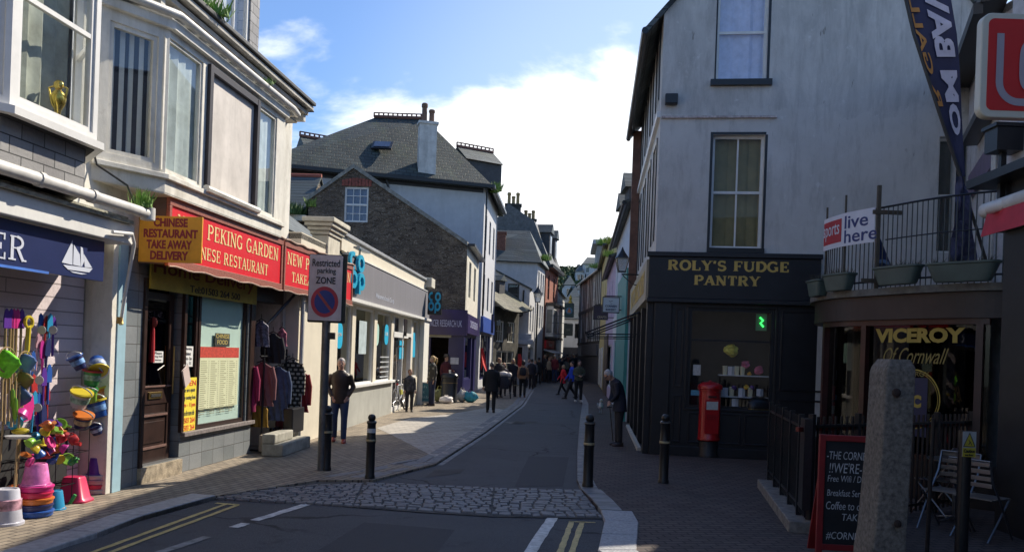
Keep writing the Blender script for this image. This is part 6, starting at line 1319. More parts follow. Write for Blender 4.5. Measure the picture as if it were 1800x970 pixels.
# ============================================================ street furniture
bol_m = M('bollard_black', (.014,.014,.015), .38, var=.25, scale=20, bump=.0008); band_m = M('bollard_gold', (.40,.34,.20), .5, .3, var=.3, scale=30)
bol = thing('bollard', '', 'bollard', (0,0,0), 'black cast bollards'); mb = MB()
mb.lathe(ZERO, [(.085,0),(.085,.04),(.075,.06),(.072,.58),(.080,.60),(.080,.61),(.080,.66),(.074,.68),(.070,.90),(.082,.92),(.082,.945),(.062,.96),(.050,.965),(.062,.985),(.066,1.01),(.058,1.04),(.035,1.062),(.001,1.07)], 24); mk('post', mb, bol_m, bol, smooth=True)
mb = MB(); mb.lathe(ZERO, [(.081,.615),(.084,.62),(.084,.645),(.081,.65)], 24); mk('gold_band', mb, band_m, bol, smooth=True)
mb = MB(); mb.lathe(ZERO, [(.083,.926),(.0845,.93),(.0845,.938),(.083,.942)], 24); mk('top_ring', mb, M('worn_ring', (.14,.13,.11), .5), bol, smooth=True)
BL = [((650,840),'black bollard with a gold band standing left of the narrow road, second from the left',None),((1033,855),'black bollard standing at the right kerb end of the cobbled band',None),((1166,848),'black bollard in front of the fudge shop doorway',None),((573,826),'black bollard half hidden behind the restricted parking pole',None),((905,697),'farthest bollard, small in the distance among the walkers on the left',None)]
for i, ((px, py), lb_, _) in enumerate(BL):
    g = G(px, py); top = {650:727, 1033:727, 1166:727, 573:712, 905:663}[px]; h = EYE+ray(px, top).z*g.y; o = bol if i == 0 else dup(bol, (0,0,0))
    o.location = g; o.scale = (h/1.07,)*3; o['label'] = lb_
g = G(650,840); h = (EYE+ray(650,727).z*g.y)/1.07; mb = MB(); mb.lathe(ZERO, [(.0735,.76),(.0745,.762),(.0735,.83)], 24); mk('white_sticker', mb, M('sticker_white', (.6,.6,.6), .6), bol)
# restricted parking sign
g = G(565,826); rp = thing('parking_sign', 'weathered restricted parking zone sign on a grey pole in front of the red restaurant sign', 'sign', g); Yp = g.y
pole = [g, AT(571,600,Yp), AT(574,562,Yp-.0)]; mb = MB(); mb.tube([g, AT(574,555,Yp)], .062, 16); mk('pole', mb, M('pole_grey', (.13,.135,.14), .45, .5, var=.3, scale=6), rp, smooth=True)
a, b, c, d = AT(539,563,Yp-.10), AT(598,565,Yp-.10), AT(601,447,Yp-.06), AT(544,449,Yp-.06)
PF = Fr(AT(541,560,Yp-.10).xy, AT(599,562,Yp-.06).xy); pz0, pz1 = AT(565,563,Yp-.1).z, AT(570,448,Yp-.1).z
mb = MB(); mb.prism(rrect(PF, 0, PF.L, pz0, pz1, .02, 0, 3), -PF.n.to_3d()*.025); mk('sign_plate', mb, M('sign_plate', (.55,.52,.53), .55, var=.12, streak=.35, stain=(.14,.14,.09)), rp)
mb = MB(); mb.prism(rrect(PF, -.012, PF.L+.06, pz0-.03, pz1+.012, .02, -.03, 3), -PF.n.to_3d()*.04); mk('back_box', mb, M('box_dark', (.02,.025,.02), .6), rp)
Hs = pz1-pz0; ink2 = M('sign_black', (.02,.02,.025), .6, var=0)
letter('Restricted', PF, .04, PF.L-.04, pz1-Hs*.175, pz1-Hs*.065, .001, ink2, rp, bold=.012); letter('parking', PF, PF.L*.24, PF.L*.80, pz1-Hs*.305, pz1-Hs*.195, .001, ink2, rp, bold=.012); letter('ZONE', PF, PF.L*.20, PF.L*.80, pz1-Hs*.44, pz1-Hs*.335, .001, ink2, rp, bold=.02)
cu_, cz = PF.L*.49, pz0+Hs*.285; Rr = Hs*.235
def disc(fr, u, z, r, d, n=36, r2=None): 
    return [fr.P(u+r*math.cos(2*math.pi*k/n), d, z+(r2 or r)*math.sin(2*math.pi*k/n)) for k in range(n)]
mb = MB(); mb.prism(disc(PF,cu_,cz,Rr*.88,.001,r2=Rr), PF.n.to_3d()*.002); mk('red_disc', mb, M('sign_disc_red', (.36,.03,.05), .5, var=.1), rp)
mb = MB(); mb.prism(disc(PF,cu_,cz,Rr*.66,.0035,r2=Rr*.76), PF.n.to_3d()*.002); mk('blue_disc', mb, M('sign_disc_blue', (.02,.04,.20), .5, var=.15), rp)
mb = MB(); q_ = [(-.50,.52),(-.36,.62),(.52,-.50),(.40,-.62)]; mb.prism([PF.P(cu_+x*Rr, .006, cz+z*Rr) for x, z in (q_[0],q_[3],q_[2],q_[1])], PF.n.to_3d()*.002); mk('red_bar', mb, M('sign_bar_red', (.30,.05,.05), .5, var=.1), rp)
mb = MB(); mb.box(AT(574,590,Yp)+Vector((.05,0,0)), (.14,.10,.10)); mk('clamp', mb, blackm, rp)
# pillar box
g = G(1244,802,0); pb_ = thing('pillar_box', 'red cast-iron pillar box in front of the fudge shop window', 'post box', g); ztop = EYE+ray(1245,668).z*g.y; s = ztop/1.62
redc = M('pillar_red', (.42,.008,.012), .35, var=.1, coat=.3); mb = MB()
mb.lathe(g, [(a_*s, z*s) for a_, z in [(.21,.34),(.235,.36),(.235,.40),(.225,.42),(.225,1.38),(.24,1.39),(.24,1.42),(.26,1.44),(.26,1.50),(.24,1.53),(.17,1.57),(.08,1.59),(.03,1.595),(.028,1.615),(.001,1.62)]], 40); mk('body', mb, redc, pb_, smooth=True)
mb = MB(); mb.lathe(g, [(a_*s, z*s) for a_, z in [(.23,0),(.23,.06),(.215,.08),(.21,.335)]], 32); mk('plinth', mb, M('plinth_black', (.015,.015,.016), .5), pb_, smooth=True)
BFr = Fr((g.x-.3,g.y-.235*s), (g.x+.3,g.y-.235*s)); mb = MB(); mb.bx(BFr, .3-.085*s, .3+.085*s, -.04, .012, 1.26*s, 1.30*s); mk('slot', mb, M('slot_dark', (.05,.005,.005), .6), pb_)
mb = MB(); mb.prism(rrect(BFr, .3-.15*s, .3+.15*s, .50*s, 1.22*s, .02, -.012), BFr.n.to_3d()*.012); mk('door', mb, redc, pb_, bevel=.004)
mb = MB(); mb.bx(BFr, .3-.12*s, .3+.12*s, -.002, .009, 1.01*s, 1.18*s); pl_ = mk('collection_plate', mb, M('plate_white', (.50,.52,.50), .5, var=.15, scale=25), pb_)
letter('EIIR', BFr, .3-.10*s, .3+.10*s, .80*s, .90*s, .0005, M('pillar_red_dark', (.26,.006,.01), .4), pb_, serif=True, depth=.008)
# litter bin right of it
g = G(1329,804); r = thing('litter_bin', 'black litter bin with gold bands beside the pillar box', 'bin', g); mb = MB()
mb.loft([(g.x,g.y,0,.25,.24),(g.x,g.y,.06,.25,.24),(g.x,g.y,.10,.23,.22),(g.x,g.y,.86,.23,.22),(g.x,g.y,.90,.26,.25),(g.x,g.y,.98,.26,.25),(g.x,g.y,1.05,.25,.24),(g.x,g.y,1.14,.18,.17),(g.x,g.y,1.18,.08,.08)], 32, sup=4); mk('body', mb, black, r, smooth=True)
mb = MB(); [mb.loft([(g.x,g.y,z,.265,.255),(g.x,g.y,z+.012,.265,.255)], 32, sup=4) for z in (.93,.14)]; mk('gold_band', mb, M('dull_gold', (.25,.17,.06), .45, .5), r)
mb = MB(); mb.bx(Fr((g.x-.16,g.y-.228),(g.x+.16,g.y-.228)), 0, .32, .001, .012, .40, .72); mk('panel', mb, M('panel_dark', (.03,.03,.035), .4), r)
# granite post and slab in the foreground
gran = M('granite_post', (.17,.145,.12), .85, var=.5, scale=34, bump=.006, bscale=70, streak=.35, stain=(.05,.035,.025))
Yg = 6.2; gp = thing('granite_post', 'rough square granite gatepost with chamfered top in the right foreground', 'post', (2.95,Yg,0)); mb = MB()
x0, x1 = AT(1541,800,Yg).x, AT(1608,800,Yg).x; zt = AT(1570,631,Yg).z; cx_, hw = (x0+x1)/2+.01, (x1-x0)/2*.82; lean = .0
mb.loft([(cx_-.03,Yg+.15,-.05,hw*1.25,.18),(cx_-.04,Yg+.15,.4,hw*1.15,.17),(cx_-.03,Yg+.15,.55,hw*1.06,.165),(cx_+.0,Yg+.15,1.2,hw*1.0,.155),(cx_+.01,Yg+.15,zt-.10,hw*.98,.15),(cx_+.015,Yg+.15,zt-.06,hw*.93,.145),(cx_+.02,Yg+.15,zt,hw*.70,.11)], 32, sup=14); mk('shaft', mb, gran, gp, smooth=True)
mb = MB(); fz = AT(1576,690,Yg-.02); mb.ell(fz, (.035,.02,.035), 10); mb.ell(AT(1578,920,Yg-.04), (.03,.02,.03), 10); mk('iron_stub', mb, M('rusty_iron', (.035,.02,.015), .9, bump=.004), gp)
mb = MB(); mb.loft([(3.05,5.4,0,.42,.5),(3.05,5.4,.28,.40,.48),(3.0,5.45,.42,.30,.36),(2.98,5.5,.46,.2,.22)], 20, sup=4); sb = mk('stone_slab', mb, gran, smooth=True); tag(sb, 'low rounded granite block at the foot of the gatepost', 'stone'); 
# chalkboard
Yc = 7.55; CBF = Fr((AT(1438,850,Yc).x, Yc), (AT(1438,850,Yc).x+.72, Yc-.06)); ab = thing('chalkboard', 'red-framed cafe chalkboard with white handwriting behind the granite post', 'a-board', CBF.P(.3,0,0)); zc = AT(1440,763,Yc).z
lean_ = 0.0; mb = MB(); w = .055; mb.bx(CBF, 0, w, -.03, .01, .04, zc); mb.bx(CBF, .66, .66+w, -.03, .01, .04, zc); mb.bx(CBF, w, .66, -.03, .009, zc-w, zc); mb.bx(CBF, w, .66, -.03, .009, .12, .12+w); mk('frame', mb, M('board_red', (.22,.012,.014), .5, var=.2), ab, bevel=.004)
mb = MB(); mb.bx(CBF, w, .66, -.02, -.008, .175, zc-w); mk('board', mb, M('blackboard', (.010,.010,.012), .7, var=.4, scale=3), ab)
mb = MB(); mb.prism([CBF.P(.05,-.04,zc-.05), CBF.P(.65,-.04,zc-.05), CBF.P(.65,-.45,.03), CBF.P(.05,-.45,.03)], (0,.02,0)); mk('rear_leg', mb, MC['board_red'], ab)
chalk = M('chalk', (.42,.42,.44), .9, var=.3, scale=40)
for s, px0, py0, px1, py1 in (('-THE CORNERSTONE',1454,792,1600,806),("!!WE'RE-OPEN!!",1458,812,1588,830),('Free Wifi / Dog Friendly',1455,834,1640,849),('Breakfast Served All Day',1454,859,1640,874),('Coffee to drink in or',1452,880,1610,894),('TAKEAWAY',1480,902,1560,914),('#CORNERSTONE',1452,933,1572,947)):
    u0, z1 = CBF.uz(px0, py0, -.008); _, z0 = CBF.uz(px0, py1, -.008); u1, _ = CBF.uz(px1, py1, -.008); u1 = min(u1, .64); letter(s, CBF, u0, u1, z0, z1, -.008, chalk, ab, ital=.12, depth=.001)
# fence on stone kerb, left run and back run
def fence(A, B, h, z0, label, solid=False, step=.105, tilt=0, m=None, over=.09, w=.011):
    fr = Fr(A, B); r = thing('railing_fence', label, 'fence', fr.P(fr.L/2,0,0)); mb = MB(); n = int(fr.L/step)
    mb.bx(fr, 0, fr.L, -.02, .02, h-over-.03, h-over); mb.bx(fr, 0, fr.L, -.02, .02, z0+.12, z0+.15); mk('rail', mb, blackm, r)
    for k in range(n+1):
        u = fr.L*k/n; p = MB(); 
        if k % 8 == 0: p.bx(fr, u-.028, u+.028, -.03, .03, z0, h+.03)
        else: p.bx(fr, u-w, u+w, -w, w, z0+.05, h)
        mk('bar', p, blackm, r)
    return r, fr
f1_, ff1 = fence((3.80,12.0), (3.20,8.85), 1.22, .12, 'black metal railing running along the pavement edge left of the chalkboard', step=.085)
f2_, ff2 = fence((3.30,9.0), (6.1,10.9), 1.24, .0, 'black metal railing behind the cafe chairs in front of the curved bay')
mb = MB(); mb.bx(ff1, ff1.L-.26, ff1.L+.02, -.05, .035, .25, 1.22); mk('end_panel', mb, blackm, f1_)
mb = MB(); k = 7
for i in range(k): a = ff1.L*i/k; mb.bx(ff1, a+.006, a+ff1.L/k-.006, -.12, .16, -.02, .12)
o = mk('stone_plinth', mb, M('plinth_stone', (.20,.18,.16), .85, var=.35, scale=12, bump=.005), bevel=.012); tag(o, 'row of stone kerb blocks carrying the pavement railing', 'stone kerb')
mb = MB(); mb.bx(ff2, -.2, ff2.L, -.06, -.02, 1.08, 1.13); rr_ = mk('red_rail', mb, M('rail_red', (.16,.02,.015), .5, var=.4), f2_)
# caution post and inner bars
g = Vector((3.86,6.9,0)); g.x = AT(1690,950,6.9).x; cpst = thing('caution_post', 'thick black post with a yellow warning sticker at the right', 'post', g); mb = MB(); zt = AT(1697,757,6.9).z; mb.tube([g, Vector((g.x,g.y,zt))], .052, 16); mk('post', mb, blackm, cpst, smooth=True)
KF = Fr((g.x-.052,g.y-.056), (g.x+.06,g.y-.056)); z1 = AT(1697,757,6.9).z-.0; z0 = AT(1697,801,6.9).z
mb = MB(); mb.bx(KF, .0, .112, .0, .003, z0, z1); st_ = mk('sticker', mb, M('sticker_grey', (.40,.40,.38), .5), cpst)
mb = MB(); mb.bx(KF, .002, .110, .003, .004, z0, z0+.075); mb.prism([KF.P(.006,.0032,z0+.085), KF.P(.106,.0032,z0+.085), KF.P(.056,.0032,z1-.012)], KF.n.to_3d()*.001); mk('yellow_warning', mb, M('warn_yellow', (.52,.40,.04), .5, var=0), cpst)
mb = MB()
for a_, b_ in (((.008,.086),(.056,.198)),((.056,.198),(.104,.086)),((.104,.086),(.008,.086))):
    zz = lambda v: z0+v*(z1-z0)/.21; mb.tube([KF.P(a_[0],.0045,zz(a_[1])), KF.P(b_[0],.0045,zz(b_[1]))], .003, 4)
mb.tube([KF.P(.05,.0045,z0+.14), KF.P(.062,.0045,z0+.125), KF.P(.05,.0045,z0+.10)], .0035, 4); mb.tube([KF.P(.062,.0045,z0+.125), KF.P(.075,.0045,z0+.098)], .003, 4); mk('warning_symbol', mb, ink2, cpst)
letter('Caution', KF, .01, .10, z0+.035, z0+.065, .004, ink2, cpst, bold=.02); letter('wet floor', KF, .02, .09, z0+.008, z0+.026, .004, ink2, cpst)
for i, px in enumerate((1631,)):
    g = Vector((AT(px,900,7.2).x,7.2,0)); mb = MB(); mb.tube([g, g+Vector((.02,0,AT(px,735,7.2).z))], .018, 8); tag(mk('thin_post', mb, blackm), 'thin black upright bar just right of the granite post', 'post')
# aluminium cafe chairs and table
alu = M('aluminium', (.22,.225,.24), .35, .9, var=.2); 
ch = thing('cafe_chair', '', 'chair', (0,0,0), 'folding aluminium cafe chairs')
for sx in (-.22,.22):
    mb = MB(); mb.tube([(sx,.24,0),(sx,-.02,.40),(sx,-.20,.64),(sx,-.26,.86)], .012, 8); mk('leg', mb, alu, ch, smooth=True); mb = MB(); mb.tube([(sx*.9,-.22,0),(sx*.9,.20,.44)], .012, 8); mk('leg', mb, alu, ch, smooth=True)
mb = MB(); [mb.box((0,-.16+k*.07,.445), (.42,.05,.012)) for k in range(6)]; mk('seat', mb, alu, ch, bevel=.004); mb = MB(); [mb.box((0,-.215-k*.02,.60+k*.075), (.44,.012,.045)) for k in range(4)]; mb.tube([(-.22,-.26,.86),(.22,-.26,.86)], .012); mk('backrest', mb, alu, ch, bevel=.003)
for i, (px, py, rz, lb_) in enumerate(((1665,930,2.2,'aluminium folding chair nearest to the caution post'),(1722,945,-1.0,'aluminium folding chair at the right edge facing the table'),(1650,905,.6,'aluminium folding chair partly behind the granite post'))):
    o = ch if i == 0 else dup(ch, (0,0,0)); o.location = G(px, py); o.rotation_euler = (0,0,rz); o['label'] = lb_
g = G(1676,915); tb = thing('cafe_table', 'round aluminium cafe table between the folding chairs', 'table', g); mb = MB(); mb.lathe(g+Vector((0,0,.72)), [(.30,0),(.31,.008),(.31,.02),(.29,.024)], 32); mk('table_top', mb, alu, tb, smooth=True); mb = MB(); mb.tube([g+Vector((0,0,.02)), g+Vector((0,0,.72))], .022); mk('stem', mb, alu, tb); mb = MB(); [mb.tube([g+Vector((0,0,.06)), g+Vector((.24*math.cos(a),.24*math.sin(a),.01))], .014) for a in (.5,2.1,3.6,5.2)]; mk('foot', mb, alu, tb)
# ---------------- hanging signs and lanterns along the street
def hang(px0, py0, px1, py1, Y, label, wallx, bm, txts=(), fm=None, th=.05, name='hanging_sign'):
    p0, p1 = AT(px0, (py0+py1)/2, Y), AT(px1, (py0+py1)/2, Y); fr = Fr(p0.xy, (p1.x, p0.y)); z1, z0 = AT((px0+px1)/2, py0, Y).z, AT((px0+px1)/2, py1, Y).z
    r = thing(name, label, 'sign', fr.P(fr.L/2,0,z0)); mb = MB(); mb.bx(fr, .02, fr.L-.02, -th, 0, z0+.02, z1-.02); mk('sign_board', mb, bm, r)
    if fm: mb = MB(); mb.bx(fr, 0, .02, -th-.01, .012, z0, z1); mb.bx(fr, fr.L-.02, fr.L, -th-.01, .012, z0, z1); mb.bx(fr, .02, fr.L-.02, -th-.01, .011, z0, z0+.03); mb.bx(fr, .02, fr.L-.02, -th-.01, .011, z1-.02, z1); mk('sign_frame', mb, fm, r)
    mb = MB(); xw = wallx; e = fr.P(fr.L if xw > p1.x else 0, -th/2, 0).xy
    for z in (z1+.03, z0+.1): mb.tube([Vector((fr.P(fr.L*.1 if xw > p1.x else fr.L*.9,-th/2,0).x, Y+th/2, z)), Vector((xw, Y+th/2, z))], .018, 6)
    mk('bracket', mb, blackm, r)
    for (s, a, b, c, d, m, kw) in txts: letter(s, fr, fr.L*a, fr.L*b, z0+(z1-z0)*c, z0+(z1-z0)*d, .001, m, r, **kw)
    return r, fr, z0, z1
dkbl = M('bakery_ink', (.04,.05,.12), .6, var=0); r, fr, z0, z1 = hang(1059, 522, 1089, 550, 26, 'white projecting bakery sign with small bird emblem on the right of the street', RA(26)[0], M('bakery_white', (.60,.62,.70), .5, var=.03), (('CORNISH',.16,.84,.36,.50,dkbl,dict(bold=.03)),('BAKERY',.2,.8,.14,.28,dkbl,dict(bold=.03)),('THE',.43,.57,.55,.61,dkbl,{})), black)
mb = MB(); mb.tube([fr.P(fr.L*.38,.006,z0+(z1-z0)*.76), fr.P(fr.L*.46,.006,z0+(z1-z0)*.70), fr.P(fr.L*.5,.006,z0+(z1-z0)*.74), fr.P(fr.L*.6,.006,z0+(z1-z0)*.76)], .008, 5); mk('bird_emblem', mb, dkbl, r)
hang(1043, 537, 1069, 562, 33, 'dark purple-brown projecting craft shop sign behind the white bakery sign', RA(33)[0], M('craft_board', (.045,.03,.045), .5), (('CRAFTS',.28,.9,.10,.28,M('craft_letters', (.35,.30,.2), .6),dict(bold=.02)),), black)
r, fr, z0, z1 = hang(992, 533, 1009, 558, 60, 'inn sign with a blue painted panel and gilt ornament hanging over the far street', 2.6, M('inn_green', (.03,.07,.07), .5), (), M('inn_frame', (.03,.02,.02), .5))
mb = MB(); mb.prism(disc(fr, fr.L*.5, z0+(z1-z0)*.48, fr.L*.34, .002), (0,-.01,0)); mk('painted_oval', mb, M('inn_blue', (.08,.20,.34), .5, var=.4, scale=8), r); mb = MB(); mb.prism([fr.P(fr.L*x,.014,z0+(z1-z0)*z) for x, z in ((.3,.35),(.7,.35),(.62,.5),(.5,.7),(.38,.5))], (0,-.01,0)); mk('painted_boat', mb, M('inn_orange', (.40,.16,.08), .6), r)
mb = MB(); mb.lathe(fr.P(fr.L*.6,-.03,z1+.02), [(.14,0),(.16,.1),(.05,.2),(.12,.3),(.08,.45),(.01,.6)], 10); mk('gilt_ornament', mb, M('gilt_paint', (.50,.38,.05), .4), r)
hang(991, 569, 1007, 590, 57, 'grey-green hanging pub sign below the inn sign', 2.4, M('pub_grey', (.06,.07,.06), .6), (('BAR',.3,.7,.4,.6,M('dim_cream', (.25,.24,.18), .6),{}),), black)
hang(861, 561, 880, 572, 47, 'pale carved name board hanging from the old timber-fronted house', -.9, M('pale_board', (.34,.35,.33), .6), (), None); hang(884, 573, 899, 586, 48.2, 'brown shop board hanging on the old timber-fronted house', -.1, M('brown_board', (.14,.10,.07), .6), (), None)
mb = MB(); a_ = TF.P(.5,.2,2.95); mb.box(a_+Vector((.35,0,.3)), (.12,.6,.9)); tag(mk('projecting_sign', mb, M('blue_projecting', (.03,.04,.12), .5)), 'dark blue projecting sign on the foot of the tall white building', 'sign')
lp2 = AT(945, 530, 49.5); sl_ = thing('street_lamp', 'black and glass street lantern on a slim post at the left of the far street', 'street lamp', (lp2.x,49.5,0)); lantern_mesh(sl_, lp2, 1.25); mb = MB(); mb.tube([(lp2.x,49.5,0),(lp2.x,49.5,.8),(lp2.x,49.5,lp2.z-.05)], [.09,.06,.04], 10); mk('post', mb, blackm, sl_)
# red cloth hanging by the shop
p = AT(850, 640, 41); mb = MB(); mb.add([AT(845,612,41),AT(849,612,41),AT(858,662,40.9),AT(846,650,40.8),AT(849,640,40.7)], [(0,1,2,4),(0,4,3)]); tag(mk('red_cloth', mb, M('red_cloth', (.65,.03,.03), .7), solid=.02), 'bright red flag-like cloth hanging outside the tall white building', 'cloth')
p = AT(911, 622, 49.8); mb = MB(); mb.loft([(p.x,p.y,p.z-.9,.22,.12),(p.x,p.y,p.z-.3,.25,.12),(p.x,p.y,p.z,.15,.08)], 10); tag(mk('hanging_garment', mb, M('red_cloth',(1,1,1))), 'red garment hanging in the shopfront of the white gabled house', 'garment')
# ---------------- blue A-board, bins, bags by the supermarket
g = G(739,711); AF = Fr((g.x-.42,g.y), (g.x+.46,g.y-.02)); ab2 = thing('pavement_sign', 'teal chalk pavement sign in a steel frame outside the supermarket', 'a-board', g); mb = MB(); zt = AT(739,671,g.y).z
for u in (0,.86): mb.bx(AF, u, u+.03, -.02, .02, 0, zt)
mb.bx(AF, .03, .86, -.02, .02, zt-.03, zt); mb.bx(AF, .03, .86, -.02, .02, .06, .12); mk('frame', mb, steel, ab2); mb = MB(); mb.bx(AF, .03, .86, -.012, .0, .12, zt-.03); mk('board', mb, M('teal_board', (.02,.13,.19), .5, var=.15), ab2)
for i, s in enumerate(('Fresh','Meat','available','inside')): letter(s, AF, .15, .15+.1*len(s)**.8+.1, zt-.2-i*.17, zt-.11-i*.17, .0, M('pale_chalk', (.25,.38,.42), .8), ab2)
mb = MB(); mb.prism([AF.P(.03,-.03,zt-.04), AF.P(.86,-.03,zt-.04), AF.P(.86,-.4,.02), AF.P(.03,-.4,.02)], (0,.02,0)); mk('rear_leg', mb, steel, ab2)
g = G(790,706); g.y -= .3; r = thing('litter_bin', 'round-topped black litter bin before the purple shopfront with a cup standing on it', 'bin', g); mb = MB(); mb.loft([(g.x,g.y,0,.30,.26),(g.x,g.y,.05,.30,.26),(g.x,g.y,.08,.28,.24),(g.x,g.y,.86,.28,.24),(g.x,g.y,.88,.31,.27),(g.x,g.y,.98,.31,.27),(g.x,g.y,1.04,.26,.22)], 28, sup=3.5); mk('body', mb, black, r, smooth=True); mb = MB(); mb.loft([(g.x,g.y,.70,.287,.247),(g.x,g.y,.715,.287,.247)], 28, sup=3.5); mk('gold_band', mb, M('dull_gold',(1,1,1)), r)
mb = MB(); mb.lathe(g+Vector((0,0,1.045)), [(.03,0),(.042,.12),(.044,.125)], 12); tag(mk('cup', mb, white), 'white takeaway cup standing on the litter bin by the purple shopfront', 'cup')
def bag(px, py, sx, sy, sz, m, label, seed, extra=None):
    g = G(px, py); r = thing('bag', label, 'bag', g); mb = MB(); mb.ell(g+Vector((0,0,sz*.5)), (sx,sy,sz*.52), 18); rnd = random.Random(seed)
    for v in mb.v:
        n = .12*math.sin(v.x*31+seed)+.12*math.sin(v.z*37+seed*2)+.08*math.sin(v.y*41); v.x = g.x+(v.x-g.x)*(1+n); v.z = max(.005, v.z*(1+n*.6))
    mk('body', mb, m, r, smooth=True); mb = MB(); mb.tube([g+Vector((-sx*.4,0,sz*.9)), g+Vector((-sx*.2,0,sz*1.25)), g+Vector((sx*.2,0,sz*1.25)), g+Vector((sx*.4,0,sz*.9))], .014, 6); mk('handle', mb, extra or m, r, smooth=True); return r
bag(827, 707, .26,.20,.38, M('bag_teal', (.04,.30,.38), .6, var=.5, scale=9), 'teal and black holdall on the pavement beside the litter bin', 1, black); bag(812, 706, .22,.2,.42, M('bag_cream', (.62,.56,.48), .8, var=.3, scale=9), 'cream carrier bag leaning on the teal holdall', 2)
bag(784, 709, .24,.16,.24, M('bag_white', (.68,.62,.58), .6, var=.15), 'white plastic bag lying at the foot of the litter bin', 3); bag(772, 706, .26,.2,.46, M('bag_olive', (.13,.14,.06), .8, var=.4, scale=8), 'olive rucksack with yellow straps standing behind the woman in the patterned sweater', 4, M('strap_yellow', (.45,.42,.12), .7))
# ---------------- white bicycle leaning at the supermarket wall
gb = G(704, 721); bx_ = thing('bicycle', 'white bicycle parked against the supermarket wall', 'bicycle', gb)
bd = (CF.d*1.0).normalized(); ang = math.atan2(bd.y,bd.x); RB = Matrix.Rotation(ang-.10,3,'Z') @ Matrix.Rotation(-.07,3,'X'); sc = .95
def bp_(x, y, z): return gb+RB @ (Vector((x,y,z))*sc)
tyre = M('tyre', (.015,.015,.016), .7); rim = M('rim_silver', (.55,.55,.56), .3, .8)
for wx in (-.52,.52):
    n = 36; mb = MB(); mb.tube([bp_(wx+.33*math.cos(2*math.pi*k/n),0,.35+.33*math.sin(2*math.pi*k/n)) for k in range(n+1)], .022, 8, caps=False); w_o = mk('wheel', mb, tyre, bx_, smooth=True)
    mb = MB(); mb.tube([bp_(wx+.30*math.cos(2*math.pi*k/n),0,.35+.30*math.sin(2*math.pi*k/n)) for k in range(n+1)], .010, 6, caps=False); mk('rim', mb, rim, w_o, smooth=True)
    mb = MB(); [mb.tube([bp_(wx,.02*(-1)**k,.35), bp_(wx+.295*math.cos(2*math.pi*k/20),0,.35+.295*math.sin(2*math.pi*k/20))], .0022, 4) for k in range(20)]; mb.tube([bp_(wx,-.05,.35), bp_(wx,.05,.35)], .02, 8); mk('spokes', mb, rim, w_o)
wfm = M('frame_white', (.72,.72,.74), .3, coat=.3); mb = MB()
BB, ST, HT, HB = (-.08,0,.30), (-.22,0,.80), (.34,0,.82), (.38,0,.68)
for a_, b_, r_ in ((BB,ST,.018),(ST,HT,.018),(BB,HB,.024),(HT,HB,.022),(ST,(-.52,.04,.35),.010),(ST,(-.52,-.04,.35),.010),(BB,(-.52,.04,.35),.011),(BB,(-.52,-.04,.35),.011)): mb.tube([bp_(*a_), bp_(*b_)], r_, 8)
mb.tube([bp_(.38,.045,.68), bp_(.46,.05,.45), bp_(.52,.05,.35)], .018, 8); mb.tube([bp_(.38,-.045,.68), bp_(.46,-.05,.45), bp_(.52,-.05,.35)], .018, 8); mk('frame', mb, wfm, bx_, smooth=True)
mb = MB(); mb.tube([bp_(.33,0,.82), bp_(.32,0,.97)], .015); mb.tube([bp_(.28,-.30,1.02), bp_(.33,-.12,.98), bp_(.33,.12,.98), bp_(.28,.30,1.02)], .014, 8); mk('handlebar', mb, black, bx_, smooth=True)
mb = MB(); mb.tube([bp_(-.22,0,.80), bp_(-.235,0,.92)], .012); mb.ell(bp_(-.25,0,.95), (.13,.07,.035), 12, RB.to_4x4()); mk('saddle', mb, black, bx_, smooth=True)
mb = MB(); mb.lathe(bp_(-.08,-.05,.30), [(.09,-.004),(.09,.004)], 20, RB @ Matrix.Rotation(math.pi/2,3,'X')); mb.tube([bp_(-.08,-.07,.30), bp_(-.02,-.08,.15)], .01); mb.tube([bp_(-.08,.07,.30), bp_(-.14,.08,.45)], .01); mb.box(bp_(-.02,-.10,.15), (.10,.08,.02), RB); mb.box(bp_(-.14,.10,.45), (.10,.08,.02), RB); mk('crankset', mb, black, bx_)
mb = MB(); mb.box(bp_(-.27,0,.84), (.03,.05,.05), RB); mk('rear_light', mb, M('rear_red', (.6,.02,.02), .4), bx_); mb = MB(); mb.tube([bp_(.34,-.03,.9), bp_(.42,-.05,.85), bp_(.40,0,.70)], .006, 5); mb.box(bp_(.12,0,.58), (.20,.06,.14), RB); mk('cable_lock', mb, M('lock_yellow', (.40,.38,.06), .5), bx_)
# gull on the right pavement
g = G(1055, 726); gl_ = thing('seagull', 'grey and white gull walking on the right pavement near the old man', 'gull', g); s = 1.15; mb = MB(); mb.ell(g+Vector((0,0,.20))*s, (.085*s,.17*s,.085*s), 14); mb.ell(g+Vector((0,.0,.26))*s+Vector((0,-.10,0)), (.045*s,.06*s,.10*s), 12); mb.ell(g+Vector((0,-.14,.37))*s, (.048*s,.058*s,.048*s), 12); mb.tube([g+Vector((0,.12,.20))*s, g+Vector((0,.30,.20))*s], [.05*s,.01*s], 8)
for sx in (-.03,.03): mb.tube([g+Vector((sx,0,.14))*s, g+Vector((sx,.0,.0))], .010, 6)
b_o = mk('body', mb, M('gull_white', (.62,.62,.64), .8), gl_, remesh=.012); mb = MB()
for sx in (-1,1): mb.ell(g+Vector((sx*.07,.05,.23))*s, (.022*s,.17*s,.062*s), 12)
mk('wings', mb, M('gull_grey', (.25,.27,.30), .8), gl_, smooth=True); mb = MB(); mb.tube([g+Vector((0,-.19,.365))*s, g+Vector((0,-.255,.35))*s], [.014,.004], 6); mk('beak', mb, M('beak_yellow', (.6,.42,.05), .5), gl_)
